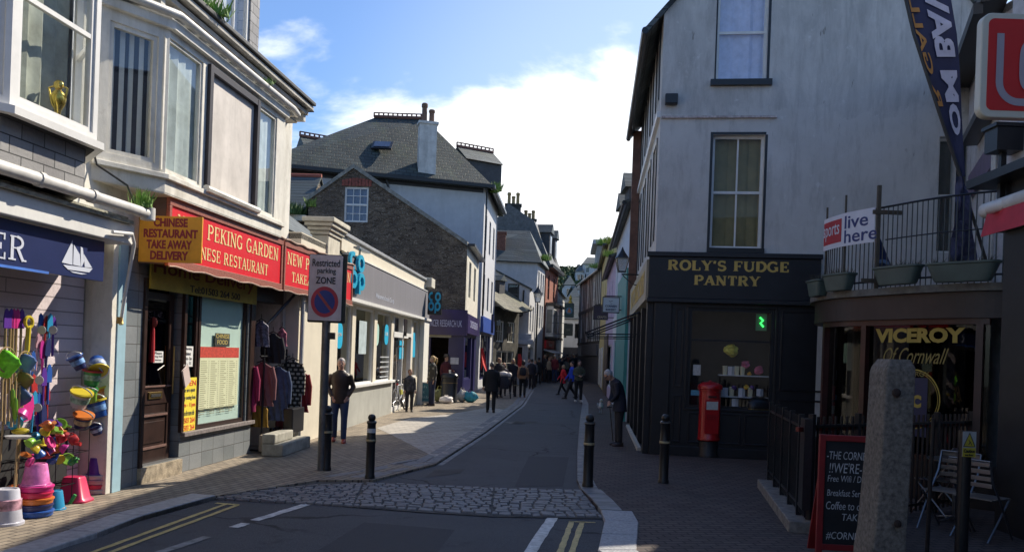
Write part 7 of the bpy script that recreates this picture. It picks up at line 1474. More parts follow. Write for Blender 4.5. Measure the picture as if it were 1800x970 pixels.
# ============================================================ beach toys outside the toy shop
def col(name, c, rough=.35): return M('toy_'+name, c, rough, var=.04, spec=.5)
TC = dict(pink=(.85,.03,.30), magenta=(.70,.03,.35), hotred=(.80,.02,.12), red=(.60,.03,.03), orange=(.80,.22,.03), yellow=(.80,.62,.03), lime=(.30,.62,.04), green=(.05,.35,.08), blue=(.02,.12,.50), cyan=(.02,.35,.65), purple=(.14,.03,.38), navy=(.02,.03,.15), clear=(.55,.55,.60), wood=(.50,.34,.16), white=(.66,.66,.68), palepink=(.70,.40,.48))
def bucket(c, r, h, m, label, tilt=None, up=False, handle=None, lid=None, group='beach buckets by the toy shop', rim_=None, cat='bucket', M3=None):
    c = Vector(c); R = M3 or (Matrix.Rotation(tilt[0],3,'X') @ Matrix.Rotation(tilt[1],3,'Y') if tilt else Matrix.Identity(3)); t = thing('beach_bucket', label, cat, c, group)
    if up: prof = [(r*.72,0),(r*.74,h*.02),(r*.97,h*.93),(r*1.1,h*.95),(r*1.1,h),(r*.94,h),(r*.90,h*.93),(r*.70,h*.06)]
    else: prof = [(r*1.12,0),(r*1.12,h*.07),(r,h*.09),(r*.76,h*.96),(r*.72,h),(r*.60,h),(r*.58,h*.97)]
    mb = MB(); mb.lathe(c, prof, 28, R); mk('body', mb, m, t, smooth=True)
    if handle is not None:
        n = 14; y0 = h*.96 if up else h*.1; mb = MB(); mb.tube([c+R @ Vector((r*1.08*math.cos(math.pi*k/n), -.0-r*.9*math.sin(math.pi*k/n)*.5, y0+(-1 if not up else 1)*r*.85*math.sin(math.pi*k/n)*(.1 if not up else .9))) for k in range(n+1)], .008, 6); mk('handle', mb, handle, t, smooth=True)
    if rim_ is not None: mb = MB(); mb.lathe(c, [(r*1.0,h*.90),(r*1.14,h*.91),(r*1.14,h*1.02),(r*1.0,h*1.02)], 28, R); mk('rim', mb, rim_, t, smooth=True)
    if lid is not None: mb = MB(); mb.lathe(c, [(r*.80,h*.35),(r*.905,h*.36),(r*.93,h*.70),(r*.86,h*.72)], 28, R); mk('printed_band', mb, lid, t, smooth=True)
    return t
C = {k: col(k, tuple(x*.68+.012 for x in v)) for k, v in TC.items()}
sg_ = M('toy_stack_swirl', (.70,.05,.30), .35, var=.9, scale=14)
def floorpt(px, py, d=None):
    d = (py-862)*.010-.10; u, _ = LF.uz(px, py, d); return LF.P(u, d, 0)
# pink-topped pile
g = floorpt(62, 882); z = 0.0
for i, (m, nm) in enumerate(((C['blue'],'blue tub at the bottom of the tall bucket pile'),(C['navy'],'second tub from the bottom of the tall bucket pile'),(C['orange'],'orange-red tub in the middle of the tall bucket pile'),(C['hotred'],'red tub in the tall bucket pile below the pink one'),(C['pink'],'pink rimmed tub near the top of the tall bucket pile'))):
    mb = MB(); r = .165-.002*i; mb.lathe(g+Vector((.004*(-1)**i,0,z)), [(r*.86,0),(r*.95,.01),(r,.045),(r*1.05,.05),(r*1.05,.062),(r*.96,.066)], 30); o = mk('stacked_tub', mb, m, smooth=True); tag(o, nm, 'tub', 'beach buckets by the toy shop'); z += .062
bucket(g+Vector((0,0,z)), .13, .22, M('toy_pink_clear', (.80,.20,.48), .3, var=.5, scale=9), 'pink translucent bucket upside down on top of the tall pile', handle=C['pink'])
bucket(floorpt(95,878), .105, .20, C['cyan'], 'small cyan bucket upside down between the pile and the red one', handle=C['white'])
g = floorpt(131,870); t = thing('castle_mould', 'large hot pink square sand mould upside down on the pavement', 'sand mould', g, 'beach buckets by the toy shop'); mb = MB(); mb.loft([(g.x,g.y,0,.17,.14),(g.x,g.y,.02,.175,.145),(g.x,g.y,.05,.14,.12),(g.x-.01,g.y,.26,.10,.09),(g.x-.01,g.y,.275,.09,.08)], 32, sup=5); mk('body', mb, C['hotred'], t, smooth=True); mb = MB(); mb.box(g+Vector((.06,-.155,.05)), (.03,.03,.12), Matrix.Rotation(.5,3,'Y')); mk('green_tab', mb, C['green'], t)
g = floorpt(168,861); z = 0
for i, (m, nm) in enumerate(((C['white'],'clear tub at the bottom of the small right pile'),(C['hotred'],'red tub in the small right pile'),(C['palepink'],'pale pink tub in the small right pile'),(C['white'],'clear wrapped tub at the top of the small right pile'))):
    mb = MB(); r = .135; mb.lathe(g+Vector((.006*(-1)**i,0,z)), [(r*.86,0),(r*.95,.008),(r,.04),(r*1.06,.044),(r*1.06,.054),(r*.9,.058)], 26); tag(mk('stacked_tub', mb, m, smooth=True), nm, 'tub', 'beach buckets by the toy shop'); z += .055
bucket(g+Vector((0,0,z)), .098, .20, C['purple'], 'purple bucket upside down on the small right pile')
bucket(floorpt(12,882)+Vector((0,0,0)), .14, .34, M('toy_white_stack', (.50,.50,.56), .3, var=.25, scale=6), 'tall whitish bucket stack at the left edge', lid=M('toy_print', (.45,.25,.30), .5, var=.9, scale=12)); bucket(floorpt(34,866)+Vector((.0,.0,0)), .15, .30, C['orange'], 'orange-red bucket behind the white stack')
# hanging buckets on the shiplap wall
def wallpt(px, py, d): d = d-.26; u, z = LF.uz(px, py, d); return LF.P(u, d, z)
hb = M('hook_rope', (.20,.12,.05), .8)
prt = [M('print_'+k, c, .45, var=.8, scale=16) for k, c in (('a',(.35,.42,.62)),('b',(.25,.40,.30)),('c',(.45,.35,.20)),('d',(.15,.30,.60)),('e',(.55,.20,.15)))]
HB = [((170,618),.115,.20,(2.45,.45),C['blue'],prt[0],C['yellow'],'blue and white printed bucket hanging at the top of the bunch'),((143,634),.09,.17,(.3,-.4),C['navy'],prt[3],C['blue'],'dark blue bucket hanging upper left in the bunch'),((160,662),.11,.19,(.1,.15),C['green'],prt[1],C['red'],'red and green printed bucket in the middle of the bunch'),((137,700),.12,.20,(.25,.35),C['white'],prt[1],C['yellow'],'white patterned bucket with a yellow rim hanging lower left'),((186,690),.11,.19,(.2,-.3),C['orange'],prt[4],C['yellow'],'orange bucket with yellow rim hanging at the right of the bunch'),((176,718),.125,.22,(.15,-.25),C['blue'],prt[3],C['yellow'],'blue printed bucket with a yellow rim hanging lower right'),((143,737),.11,.18,(.3,.3),C['navy'],prt[2],C['orange'],'black and gold printed bucket at the bottom of the bunch'),((160,690),.09,.16,(.5,.1),C['lime'],None,C['green'],'plain green bucket half hidden in the middle of the bunch'),((172,748),.08,.12,(.4,-.2),C['navy'],prt[0],None,'small dark bucket at the lowest right of the bunch')]
for (px, py), r, h, tl, m, ld, rm, lb_ in HB:
    p = wallpt(px, py+14, .22); bucket(p, r*.90, h*.92, m, lb_, tl, True, lid=ld, rim_=rm, group='printed buckets hanging on the shiplap wall', handle=C['white'])
mb = MB(); a_ = wallpt(172,592,.04); mb.tube([a_, wallpt(172,600,.10), wallpt(168,640,.10), wallpt(160,700,.10), wallpt(155,745,.10)], .012, 6); mb.tube([a_-LF.n.to_3d()*.05, a_+LF.n.to_3d()*.1], .012, 6); tag(mk('hanging_rope', mb, hb), 'rope on a wall hook carrying the bunch of printed buckets', 'rope')
# spades, nets and windmills hung in the corner
def spade(px, py, m, label, L=.75, hm=None, rot=0.0, blade=.10, grp='spades and toys hanging in the shop corner', d=.16):
    p = wallpt(px, py, d); t = thing('toy_spade', label, 'spade', p, grp); R = Matrix.Rotation(rot,3,'Y'); mb = MB(); q = lambda x, y, z: p+Matrix.Rotation(math.atan2(LF.d.y,LF.d.x),3,'Z') @ (R @ Vector((x,y,z)))
    mb.tube([q(0,0,0), q(0,0,-L*.65)], .012, 6); mk('shaft', mb, hm or C['wood'], t, smooth=True); mb = MB(); n = 10; w = blade*.5
    mb.prism([q(-w,0,0), q(w,0,0), q(w*1.05,0,.10), q(w*.7,0,.17), q(0,0,.20), q(-w*.7,0,.17), q(-w*1.05,0,.10)], LF.n.to_3d()*.012); mk('blade', mb, m, t, bevel=.004); return t
for i, (px, py, c, nm) in enumerate(((10,577,'purple','left'),(18,577,'purple','second'),(23,577,'pink','third'),(29,577,'pink','fourth'),(37,577,'purple','fifth'))): spade(px, py, C[c], '%s wooden-handled spade, %s from the left in the row at the top of the corner' % (c, nm), 1.0, blade=.075)
p = wallpt(48,606,.2); t = thing('toy_spade', 'bright yellow toy spade with ring handle hanging at the top of the toy corner', 'spade', p); mb = MB(); n = 14; rr = .055; F2 = lambda u, z: p+LF.d.to_3d()*u+Vector((0,0,z)); mb.tube([F2(rr*math.cos(2*math.pi*k/n)+.01, .23+rr*math.sin(2*math.pi*k/n)) for k in range(n+1)], .018, 6, caps=False); mb.tube([F2(.01,.18), F2(-.0,-.05), F2(-.04,-.12)], .024, 6); mb.ell(F2(.0,-.20), (.05,.03,.10), 10); mk('spade', mb, C['yellow'], t, smooth=True)
rnd = random.Random(21); names = ['blue','red','cyan','purple','magenta','navy','palepink','blue','purple','red','blue','navy']
spots = [(72,583),(79,587),(86,583),(93,588),(74,630),(82,626),(66,612),(85,672),(76,678),(82,704),(70,722),(76,742),(56,650),(60,690),(58,720),(66,745)]
for i, (px, py) in enumerate(spots):
    c = names[i % len(names)]; spade(px, py, C[c], '%s plastic spade hanging in the toy corner, %s' % (c, ['beside the yellow spade','next along the wall','under the hook rail','at the right end of the rail','below the upper row','in the second row','near the yellow spade','in the lower row','low in the corner','just above the toy heap','above the wire shelf','touching the toy heap','behind the nets','beside the pink racket','left of the lower spades','at the foot of the column'][i]), .36, C[c], rnd.uniform(-.15,.15), .085, d=.12+.02*(i % 3))
mb = MB()
for px in (84,93,66,70,58): 
    pass
for i, (px, py) in enumerate(((73,580),(93,580),(53,646),(69,668),(66,716))):
    p = wallpt(px, py, .24); mb = MB(); mb.lathe(p, [(.045,-.003),(.045,.003)], 20, Matrix.Rotation(math.pi/2,3,'X') ); tag(mk('price_tag', mb, C['white']), 'round white price tag on the hanging spades, %s' % ['top left','top right','beside the pink racket','in the middle','lowest'][i], 'price tag', 'round price tags')
def net(px, py, r, m, label):
    r = r*.8; p = wallpt(px, py, .35); t = thing('fishing_net', label, 'fishing net', p, 'children fishing nets by the toy shop'); mb = MB(); n = 20; mb.tube([p+LF.d.to_3d()*r*math.cos(2*math.pi*k/n)+Vector((0,0,r*math.sin(2*math.pi*k/n))) for k in range(n+1)], .007, 6, caps=False); mb.tube([p-Vector((0,0,r)), p-Vector((.03,0,r+.95))], .009, 6); mk('hoop', mb, C['wood'], t); mb = MB(); mb.ell(p-Vector((0,0,r*.35)), (r*.95,r*.35,r*1.15), 16)
    for v in mb.v: v += LF.n.to_3d()*.03*math.sin(v.z*31+v.y*22)
    mk('mesh', mb, m, t, smooth=True)
net(12,632,.15, M('net_lime', (.22,.75,.03), .6, var=.3, scale=25), 'lime green fishing net at the left edge'); net(44,636,.13, M('net_blue', (.12,.18,.40), .6, var=.3), 'blue-grey fishing net right of the lime one'); net(36,690,.12, M('net_navy', (.05,.09,.22), .6, var=.3), 'dark blue fishing net low beside the pink racket'); net(40,666,.12, M('net_ochre', (.20,.13,.04), .6, var=.3), 'brown fishing net under the blue one')
p = wallpt(48,720,.3); mb = MB(); mb.prism([p+LF.d.to_3d()*x+Vector((0,0,z)) for x, z in ((-.07,-.12),(.05,-.10),(.09,.03),(.07,.14),(.0,.16),(-.08,.08))], LF.n.to_3d()*.01); tag(mk('racket', mb, C['pink'], bevel=.003), 'hot pink plastic paddle hanging in the toy corner', 'paddle')
for i, (px, py) in enumerate(((2,700),(8,705),(15,700),(20,710),(26,705),(33,712))):
    a_ = wallpt(px, py+40, .42); b_ = wallpt(px+2, py-35, .36); mb = MB(); mb.tube([a_, b_], .011, 6); tag(mk('bamboo_pole', mb, C['wood'], smooth=True), 'bamboo net pole, number %s from the left edge in the sheaf' % ['one','two','three','four','five','six'][i], 'pole', 'sheaf of bamboo poles by the toy shop')
p = wallpt(22,700,.4); mb = MB(); mb.ell(p, (.03,.02,.10), 8); mb.ell(p+Vector((.03,0,-.1)), (.03,.02,.12), 8); tag(mk('plastic_leaf', mb, C['lime'], smooth=True), 'lime green plastic windmill folded among the bamboo poles', 'windmill')
# wire basket heap
wb = thing('wire_stand', 'black wire stand holding heaped beach toys', 'stand', wallpt(70,850,.25)); a_ = LF.uz(8,850,-.1)[0]; b_ = LF.uz(134,850,-.1)[0]
mb = MB()
for z in (.22, .55, .80):
    mb.tube([LF.P(a_,-.20,z), LF.P(b_,-.20,z)], .006, 5); mb.tube([LF.P(a_,.04,z), LF.P(b_,.04,z)], .006, 5)
    for k in range(9): u = a_+(b_-a_)*k/8; mb.tube([LF.P(u,-.20,z), LF.P(u,.04,z)], .004, 4)
for k in range(5): u = a_+(b_-a_)*k/4; mb.tube([LF.P(u,.04,.0), LF.P(u,.04,.82)], .005, 5)
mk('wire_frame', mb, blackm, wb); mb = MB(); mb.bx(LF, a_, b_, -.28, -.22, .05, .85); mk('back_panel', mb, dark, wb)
heap = []
rnd = random.Random(33); cn = ['yellow','lime','orange','pink','blue','red','yellow','cyan','magenta','orange','purple','lime','yellow','blue','red','green']
hsp = [(88,703),(100,712),(78,760),(92,757),(104,762),(85,778),(98,776),(110,774),(70,782),(64,770),(116,790),(103,790),(90,796),(118,808),(106,808),(94,812),(80,806),(130,812),(60,792),(50,780),(44,800),(56,812),(70,800),(122,776),(34,760),(28,745),(36,730),(88,752),(95,745),(105,748)]
pos_words = ['upper left','upper middle','top','top centre','upper right','left middle','centre','right middle','far left','left top','right','right centre','centre low','low right','low centre right','low centre','low left','rightmost','leftmost low','leftmost','near the flowers','under the flowers','beside the pile','right top','by the white tray','above the white tray','over the tray','topmost','very top','top right']
for i, (px, py) in enumerate(hsp[2:]):
    c = cn[i % len(cn)]; p = wallpt(px, py, rnd.uniform(.28,.5)); R = Matrix.Rotation(rnd.uniform(-1.2,1.2),3,'X') @ Matrix.Rotation(rnd.uniform(-1.2,1.2),3,'Y'); k = i % 4
    lb_ = '%s %s in the heap of beach toys, %s' % (c, ['sand mould','little watering can','toy boat','sand sieve'][k], pos_words[i+2]); s = rnd.uniform(.042,.062)
    mb = MB()
    if k == 0: mb.lathe(p, [(s*1.15,0),(s*1.15,.012),(s,.02),(s*.8,s*1.0),(s*.55,s*1.2),(s*.3,s*1.35)], 12, R)
    elif k == 1: mb.lathe(p, [(s*.8,0),(s*.9,.02),(s*.7,s*1.3),(s*.5,s*1.5)], 14, R); mb.tube([p+R @ Vector((s*.6,0,s*.3)), p+R @ Vector((s*1.6,0,s*1.4))], [.012,.022], 8); mb.tube([p+R @ Vector((-s*.7,0,s*.3)), p+R @ Vector((-s*1.5,0,s*.9)), p+R @ Vector((-s*.5,0,s*1.4))], .009, 6)
    elif k == 2: mb.loft([(0,0,0,s*.9,s*.35),(0,0,s*.5,s*1.4,s*.6),(0,0,s*.55,s*1.4,s*.6)], 16); mb.v = [R @ v+p for v in mb.v]; mb.prism([p+R @ Vector(q) for q in ((0,0,s*.6),(s*.8,0,s*.6),(0,0,s*1.9))], R @ Vector((0,.01,0)))
    else: mb.lathe(p, [(s*1.2,0),(s*1.3,.015),(s*1.3,.035),(s*1.1,.035),(s*.9,.018)], 18, R); mb.tube([p+R @ Vector((s*1.2,0,.02)), p+R @ Vector((s*2.0,0,.02))], .012, 6)
    tag(mk(['sand_mould','watering_can','toy_boat','sand_sieve'][k], mb, C[c], smooth=True), lb_, ['sand mould','watering can','toy boat','sieve'][k], 'heaped beach toys')
mb = MB(); p = wallpt(31,770,.45); mb.loft([(p.x,p.y,p.z,.10,.08),(p.x,p.y,p.z+.02,.12,.10),(p.x,p.y,p.z+.025,.12,.10)], 16); tag(mk('paper_plate', mb, C['white']), 'white tray on the left part of the wire stand', 'tray')
fl_ = thing('toy_flowers', 'orange plastic flowers on green stems standing before the wire stand', 'flowers', G(47,868)); mb = MB(); mb2 = MB(); rnd = random.Random(9); g = G(47,872)
for k in range(16): a_ = g+Vector((rnd.uniform(-.12,.12), rnd.uniform(0,.1), .05)); b_ = a_+Vector((rnd.uniform(-.08,.08), 0, rnd.uniform(.25,.42))); mb.tube([a_,b_], .004, 4); mb2.ell(b_, (.03,.03,.025), 8)
mk('stems', mb, C['green'], fl_); mk('blooms', mb2, C['orange'], fl_, smooth=True)
# ============================================================ clothes rail outside the next shop
inr = LF.P(U(14.3), .35, 0); cr_ = thing('clothes_rail', 'black clothes rail of coats and tops outside the shop past the restaurant', 'clothes rail', inr); mb = MB()
for Y in (13.95, 14.95): mb.tube([LF.P(U(Y),.10,.03), LF.P(U(Y),.10,1.75)], .018, 8); mb.tube([LF.P(U(Y),-.15,.03), LF.P(U(Y),.45,.03)], .018, 8)
mb.tube([LF.P(U(13.8),.10,1.62), LF.P(U(15.1),.10,1.62)], .016, 8); mk('rail_frame', mb, blackm, cr_)
def garment(Y, d, w, ztop, L, m, label, name='coat', sleeve=True, group='garments on the clothes rail', rot=0.0):
    c = LF.P(U(Y), d, ztop); t = thing(name, label, name, c, group); A = math.atan2(LF.n.y, LF.n.x)+rot; R = Matrix.Rotation(A,3,'Z'); mb = MB()
    s = [(0,0,-L,w*.54,.045)]+[(0,0,-L*q,w*.49,.042) for q in (.9,.8,.7,.6,.5,.4,.3)]+[(0,0,-L*.2,w*.47,.045),(0,0,-.06,w*.43,.035),(0,0,-.01,w*.16,.03),(0,0,.02,w*.12,.025)]
    mb.loft(s, 40, sup=2.2)
    for v in mb.v: v.x *= 1+.05*math.sin(v.z*19+Y)*(1 if v.z < -.1 else 0); v.y += .022*math.sin(v.x*55+v.z*9+Y*3)*min(1, -v.z*3) if v.z < 0 else 0
    mb.v = [R @ v+c for v in mb.v]; mk('body', mb, m, t, smooth=True)
    if sleeve:
        for sx in (-1,1): mb = MB(); mb.tube([R @ Vector((sx*w*.40,0,-.06))+c, R @ Vector((sx*w*.54,.02,-.28))+c, R @ Vector((sx*w*.52,.03,-min(L*.85,.62)))+c], [.045,.042,.036], 10); mk('sleeve', mb, m, t, smooth=True)
    mb = MB(); mb.tube([c+R @ Vector((-w*.3,0,.0)), c+R @ Vector((0,0,.05)), c+R @ Vector((w*.3,0,0))], .01, 6); mb.tube([c+Vector((0,0,.05)), c+Vector((0,0,.13))], .006, 5); mk('hanger', mb, black, t)
    return t
garment(13.72, -.10, .36, 1.50, .80, M('magenta_knit', (.26,.012,.07), .9, var=.2), 'magenta cardigan at the near end of the rail', 'cardigan'); garment(14.0, .06, .38, 1.50, .72, M('dusty_rose', (.20,.08,.085), .9, var=.2), 'dusty rose jacket second on the rail', 'jacket'); garment(14.0, .02, .34, .80, .38, M('mustard', (.35,.20,.03), .9, var=.2), 'mustard skirt hanging under the rose jacket', 'skirt', False); garment(14.45, .16, .38, 1.42, .92, M('denim', (.06,.09,.17), .9, var=.3, scale=12), 'blue denim coat in the middle of the rail'); 
chk = PM('houndstooth', (.50,.44,.35), (.42,.36,.29), (.03,.025,.02), .10, .075, (1,.1), ms=.02, bump=0, var=.1); garment(15.0, .20, .38, 1.55, 1.0, chk, 'black and cream checked coat at the far end of the rail'); garment(15.25, .26, .34, 1.35, .75, M('red_knit', (.22,.02,.025), .9), 'red top just showing behind the checked coat', 'top', True); garment(14.75, .14, .24, .72, .55, M('maroon_trouser', (.14,.03,.04), .9), 'maroon trousers hanging below the checked coat', 'trousers', False)
garment(14.3, .10, .34, 2.0, .5, M('black_top', (.02,.02,.025), .9), 'black top hanging high above the coats', 'top'); garment(13.9, .05, .28, 2.2, .42, M('sparkle_scarf', (.12,.11,.16), .5, var=.9, scale=30), 'sparkly grey scarf hanging highest at the shop front', 'scarf', False); garment(14.6, .14, .18, 2.1, .3, M('pink_scarf', (.40,.12,.16), .8, var=.8, scale=20), 'pink and black scarf beside the sparkly one', 'scarf', False)
for i, Y in enumerate((14.35, 14.55)):
    c = LF.P(U(Y), .12, .0); mb = MB(); mb.loft([(c.x,c.y,.0,.05,.10),(c.x,c.y,.06,.05,.10)], 12); mb.loft([(c.x,c.y+.04,.02,.045,.055),(c.x,c.y+.04,.38,.055,.06)], 14); tag(mk('boot', mb, M('boot_black', (.015,.015,.02), .25), remesh=.012), 'black wellington boot under the rail, the %s of the pair' % ('nearer','farther')[i], 'boot', 'pair of boots')
g = LF.P(U(13.95), .25, 0); mb = MB(); mb.bx(LF, U(13.85), U(14.15), .1, .35, .02, .30); bx1 = mk('box', mb, M('cardboard', (.45,.36,.26), .8), bevel=.008); tag(bx1, 'cardboard box on the ground under the clothes rail', 'box')
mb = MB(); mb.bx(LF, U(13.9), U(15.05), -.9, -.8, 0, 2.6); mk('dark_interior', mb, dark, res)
mb = MB(); mb.bx(LF, U(13.85), U(14.9), -.6, -.5, .3, 1.2); mk('shop_counter', mb, M('green_counter', (.25,.30,.22), .7, var=.4), res)
# ============================================================ people
def shp(c, var=.15, rough=.85): return M('cloth_%02x%02x%02x' % tuple(int(min(x,1)*255) for x in c), c, rough, var=var, scale=10)
skin = M('skin', (.45,.26,.19), .55, var=.06); skin_d = M('skin_shade', (.36,.20,.14), .55, var=.06)
def person(label, px, py, top, face=0.0, coat=(.05,.04,.03), coatlen=.82, legs=(.03,.04,.09), hair=(.2,.12,.06), style='short', stride=0.0, arms='down', stoop=0.0, width=1.0, near=False, skirt=None, hat=None, bag=None, shoes=(.03,.02,.02), hm=None, child=False, glasses=False, coat_m=None, Y=None, cat='person', hood=None, group=None):
    g = G(px, py) if Y is None else Vector((AT(px,py,Y).x, Y, 0)); H = EYE+ray(px, top).z*g.y
    if stoop: H = H/.905
    s = H/1.74; t = thing('person', label, cat, g, group, rz=0); Rz = Matrix.Rotation(math.radians(face),3,'Z'); wd = width
    def X(p):
        p = Vector(p)
        if stoop and p.z > .95:
            k = p.z-.95; a = stoop*min(k/.5,1); q = .5/stoop; yy = -q*(1-math.cos(a)); zz = .95+q*math.sin(a)
            if k > .5: yy -= (k-.5)*math.sin(a); zz += (k-.5)*math.cos(a)
            p = Vector((p.x, yy+p.y*math.cos(a), zz+p.y*math.sin(a)))
        return g+Rz @ (p*s)
    def fin(mb): mb.v = [X(v) for v in mb.v]; return mb
    vx = (.011 if near else .018)*s; st = stride
    A = [(.09,0,.92),(.10,-st*.16-.02,.50),(.10,-st*.34,.09)]; B = [(-.09,0,.92),(-.10,st*.02-.03*(st > 0),.50),(-.10,st*.30,.09+.05*abs(st))]
    ft = [Vector((.11,-st*.34-.0,.035)), Vector((-.11,st*.30,.035+.05*abs(st)))]
    hw = 1.15 if child else 1.0
    # arms: shoulder elbow wrist
    sh = .162*wd
    def arm(sx):
        sw = st*.22*sx
        if arms == 'front': return [(sx*sh,0,1.375),(sx*(sh+.05),-.02,1.14),(sx*.07,-.24,1.08)]
        if arms == 'pockets': return [(sx*sh,.0,1.375),(sx*(sh+.085),.04,1.13),(sx*(sh-.02),-.07,.93)]
        if arms == 'cane': return [(sx*sh,0,1.40),(sx*(sh+.02),-.10,1.14),(sx*.07,-.22,.95)]
        if arms == 'hold' and sx > 0: return [(sx*sh,0,1.40),(sx*(sh+.05),-.05,1.15),(sx*.16,-.30,1.12)]
        return [(sx*sh,0,1.375),(sx*(sh+.055),.02+sw*.4,1.13),(sx*(sh+.06),-.05+sw,.88)]
    AR = [arm(-1), arm(1)]; hc = Vector((0,-.015,1.60))
    mb = MB(); mb.loft([(0,.0,.86,.15*wd,.10),(0,.0,.95,.155*wd,.11),(0,0,1.08,.13*wd,.095),(0,0,1.25,.155*wd,.105),(0,0,1.38,.165*wd,.095),(0,.0,1.44,.10,.07),(0,.005,1.48,.055,.055),(0,-.005,1.55,.05,.05)], 18)
    mb.ell(hc, (.072*hw,.088*hw,.108*hw), 18); mb.ell(hc+Vector((0,-.035,-.055)), (.05,.055,.05), 12); mb.ell(hc+Vector((0,-.092,-.012)), (.013,.022,.024), 8)
    for sx in (-1,1): mb.ell(hc+Vector((sx*.074,.005,-.005)), (.010,.020,.030), 8); mb.ell(hc+Vector((sx*.03,-.078,-.04)), (.02,.012,.015), 8)
    mb.ell(hc+Vector((0,-.083,-.055)), (.024,.012,.008), 8)
    for L in (A, B): mb.tube(L, [.075,.052,.036], 12)
    for f in ft: mb.ell(f+Vector((0,-.05,.0)), (.038,.10,.032), 12)
    for a in AR:
        mb.tube(a, [.045,.038,.026], 10); w = Vector(a[2]); d = (Vector(a[2])-Vector(a[1])).normalized()
        sd = d.cross(Vector((0,1,0.2))).normalized(); nn = sd.cross(d).normalized()
        mb.ell(w+d*.045, (.030,.022,.045) if abs(d.z) > .6 else (.030,.045,.024), 10)
        if near:
            for k in range(4): b0 = w+d*.075+sd*(k-1.5)*.017; ln = [.055,.068,.064,.05][k]; mb.tube([b0-d*.02, b0+d*ln*.55, b0+d*ln*.9+nn*.018], [.0088,.0082,.0066], 6)
            b0 = w+d*.02+sd*.026; mb.tube([b0, b0+d*.03+sd*.018, b0+d*.055+sd*.018], [.011,.010,.008], 6)
    body = mk('body', fin(mb), hm or skin, t, remesh=vx*.75 if near else vx)
    # trousers
    mb = MB()
    if skirt: mb.loft([(0,0,.48,.20*wd,.17),(0,0,.75,.18*wd,.145),(0,0,.98,.155*wd,.115)], 20); mk('skirt', fin(mb), shp(skirt), t, smooth=True); mb = MB()
    mb.loft([(0,0,.80,.165*wd,.118),(0,.005,.92,.17*wd,.128),(0,0,1.02,.15*wd,.115)], 16)
    for L in (A, B): L2 = [Vector(L[0]), Vector(L[1]), Vector(L[2])+Vector((0,0,-.01))]; mb.tube([L2[0], L2[0].lerp(L2[1],.5), L2[1], L2[1].lerp(L2[2],.5), L2[2]], [.098*wd,.088,.068,.064,.056], 14)
    mk('trousers', fin(mb), shp(legs), t, remesh=vx)
    # coat or top
    zb = 1.74-coatlen if False else coatlen
    mb = MB(); fl = .02 if zb < .8 else .0
    secs = [(0,0,zb,.18*wd+fl,.135+fl)]+[(0,0,z,w*wd,d_) for z, w, d_ in ((.98,.172,.132),(1.10,.158,.122),(1.26,.178,.130),(1.36,.190,.118),(1.41,.155,.10),(1.44,.105,.08),(1.475,.075,.068)) if z > zb+.03]
    mb.loft(secs, 20)
    for a in AR: p0, p1, p2 = map(Vector, a); mb.tube([p0, p0.lerp(p1,.5), p1, p1.lerp(p2,.5), p2-(p2-p1).normalized()*.01], [.064,.059,.054,.049,.043], 12)
    if hood: mb.ell((0,.09,1.46), (.11,.06,.07), 12)
    ct = mk('coat', fin(mb), coat_m or shp(coat), t, remesh=vx)
    # shoes
    for f in ft: mb = MB(); mb.loft([(f.x,f.y-.045,f.z-.033,.046,.125),(f.x,f.y-.045,f.z-.01,.05,.13),(f.x,f.y-.035,f.z+.02,.045,.11),(f.x,f.y+.02,f.z+.055,.04,.055)], 14); mk('shoe', fin(mb), shp(shoes, rough=.5), t, smooth=True)
    # hair
    hmat = M('hair_%02x%02x' % (int(hair[0]*255), int(hair[2]*255)), hair, .6, var=.3, scale=60, bump=.004, bscale=120); mb = MB()
    mb.ell(hc+Vector((0,.018,.030)), (.083*hw,.095*hw,.100*hw), 16)
    if style in ('long','pony'): mb.ell(hc+Vector((0,.05,-.03)), (.085,.065,.10), 14)
    if style == 'long': mb.loft([(0,.055,1.36,.075,.035),(0,.06,1.46,.09,.045),(0,.05,1.58,.085,.06)], 14); mb.tube([(.075,-.0,1.62),(.085,-.02,1.5),(.08,-.03,1.40)], [.02,.025,.015], 8); mb.tube([(-.075,-.0,1.62),(-.085,-.02,1.5),(-.08,-.03,1.40)], [.02,.025,.015], 8)
    if style == 'pony': mb.tube([(0,.09,1.66),(0,.15,1.62),(0,.155,1.50),(0,.14,1.42)], [.03,.036,.03,.01], 10)
    if style == 'curly':
        rnd = random.Random(int(px)); [mb.ell(hc+Vector((rnd.uniform(-.09,.09), rnd.uniform(-.02,.10), rnd.uniform(-.06,.11))), (.035,.035,.035), 8) for _ in range(26)]
    if style == 'bob': mb.ell(hc+Vector((0,.035,-.03)), (.098,.085,.10), 14)
    # keep the face clear
    for v in mb.v:
        if v.y < -.055 and v.z < hc.z+.055 and style != 'curly': v.y = max(v.y, -.055+.0); 
    hob = mk('hair', fin(mb), hmat, t, remesh=vx*.9)
    if glasses: mb = MB(); mb.box(hc+Vector((0,-.094,.012)), (.125,.012,.032)); mb.box(hc+Vector((.066,-.045,.014)), (.006,.09,.012)); mb.box(hc+Vector((-.066,-.045,.014)), (.006,.09,.012)); mk('sunglasses', fin(mb), black, t)
    else:
        mb = MB(); [mb.ell(hc+Vector((sx*.028,-.083,.010)), (.010,.006,.006), 8) for sx in (-1,1)]; mk('eyes', fin(mb), M('eye_dark', (.03,.02,.02), .3), t, smooth=True)
    if hat: mb = MB(); mb.loft([(0,.005,1.66,.14,.15),(0,.005,1.668,.14,.15),(0,.01,1.672,.09,.10),(0,.01,1.75,.075,.085),(0,.01,1.765,.05,.06)] if hat[1] == 'brim' else [(0,.01,1.645,.088,.10),(0,.01,1.70,.085,.095),(0,.01,1.74,.05,.06)], 18); mk('hat', fin(mb), shp(hat[0]), t, smooth=True)
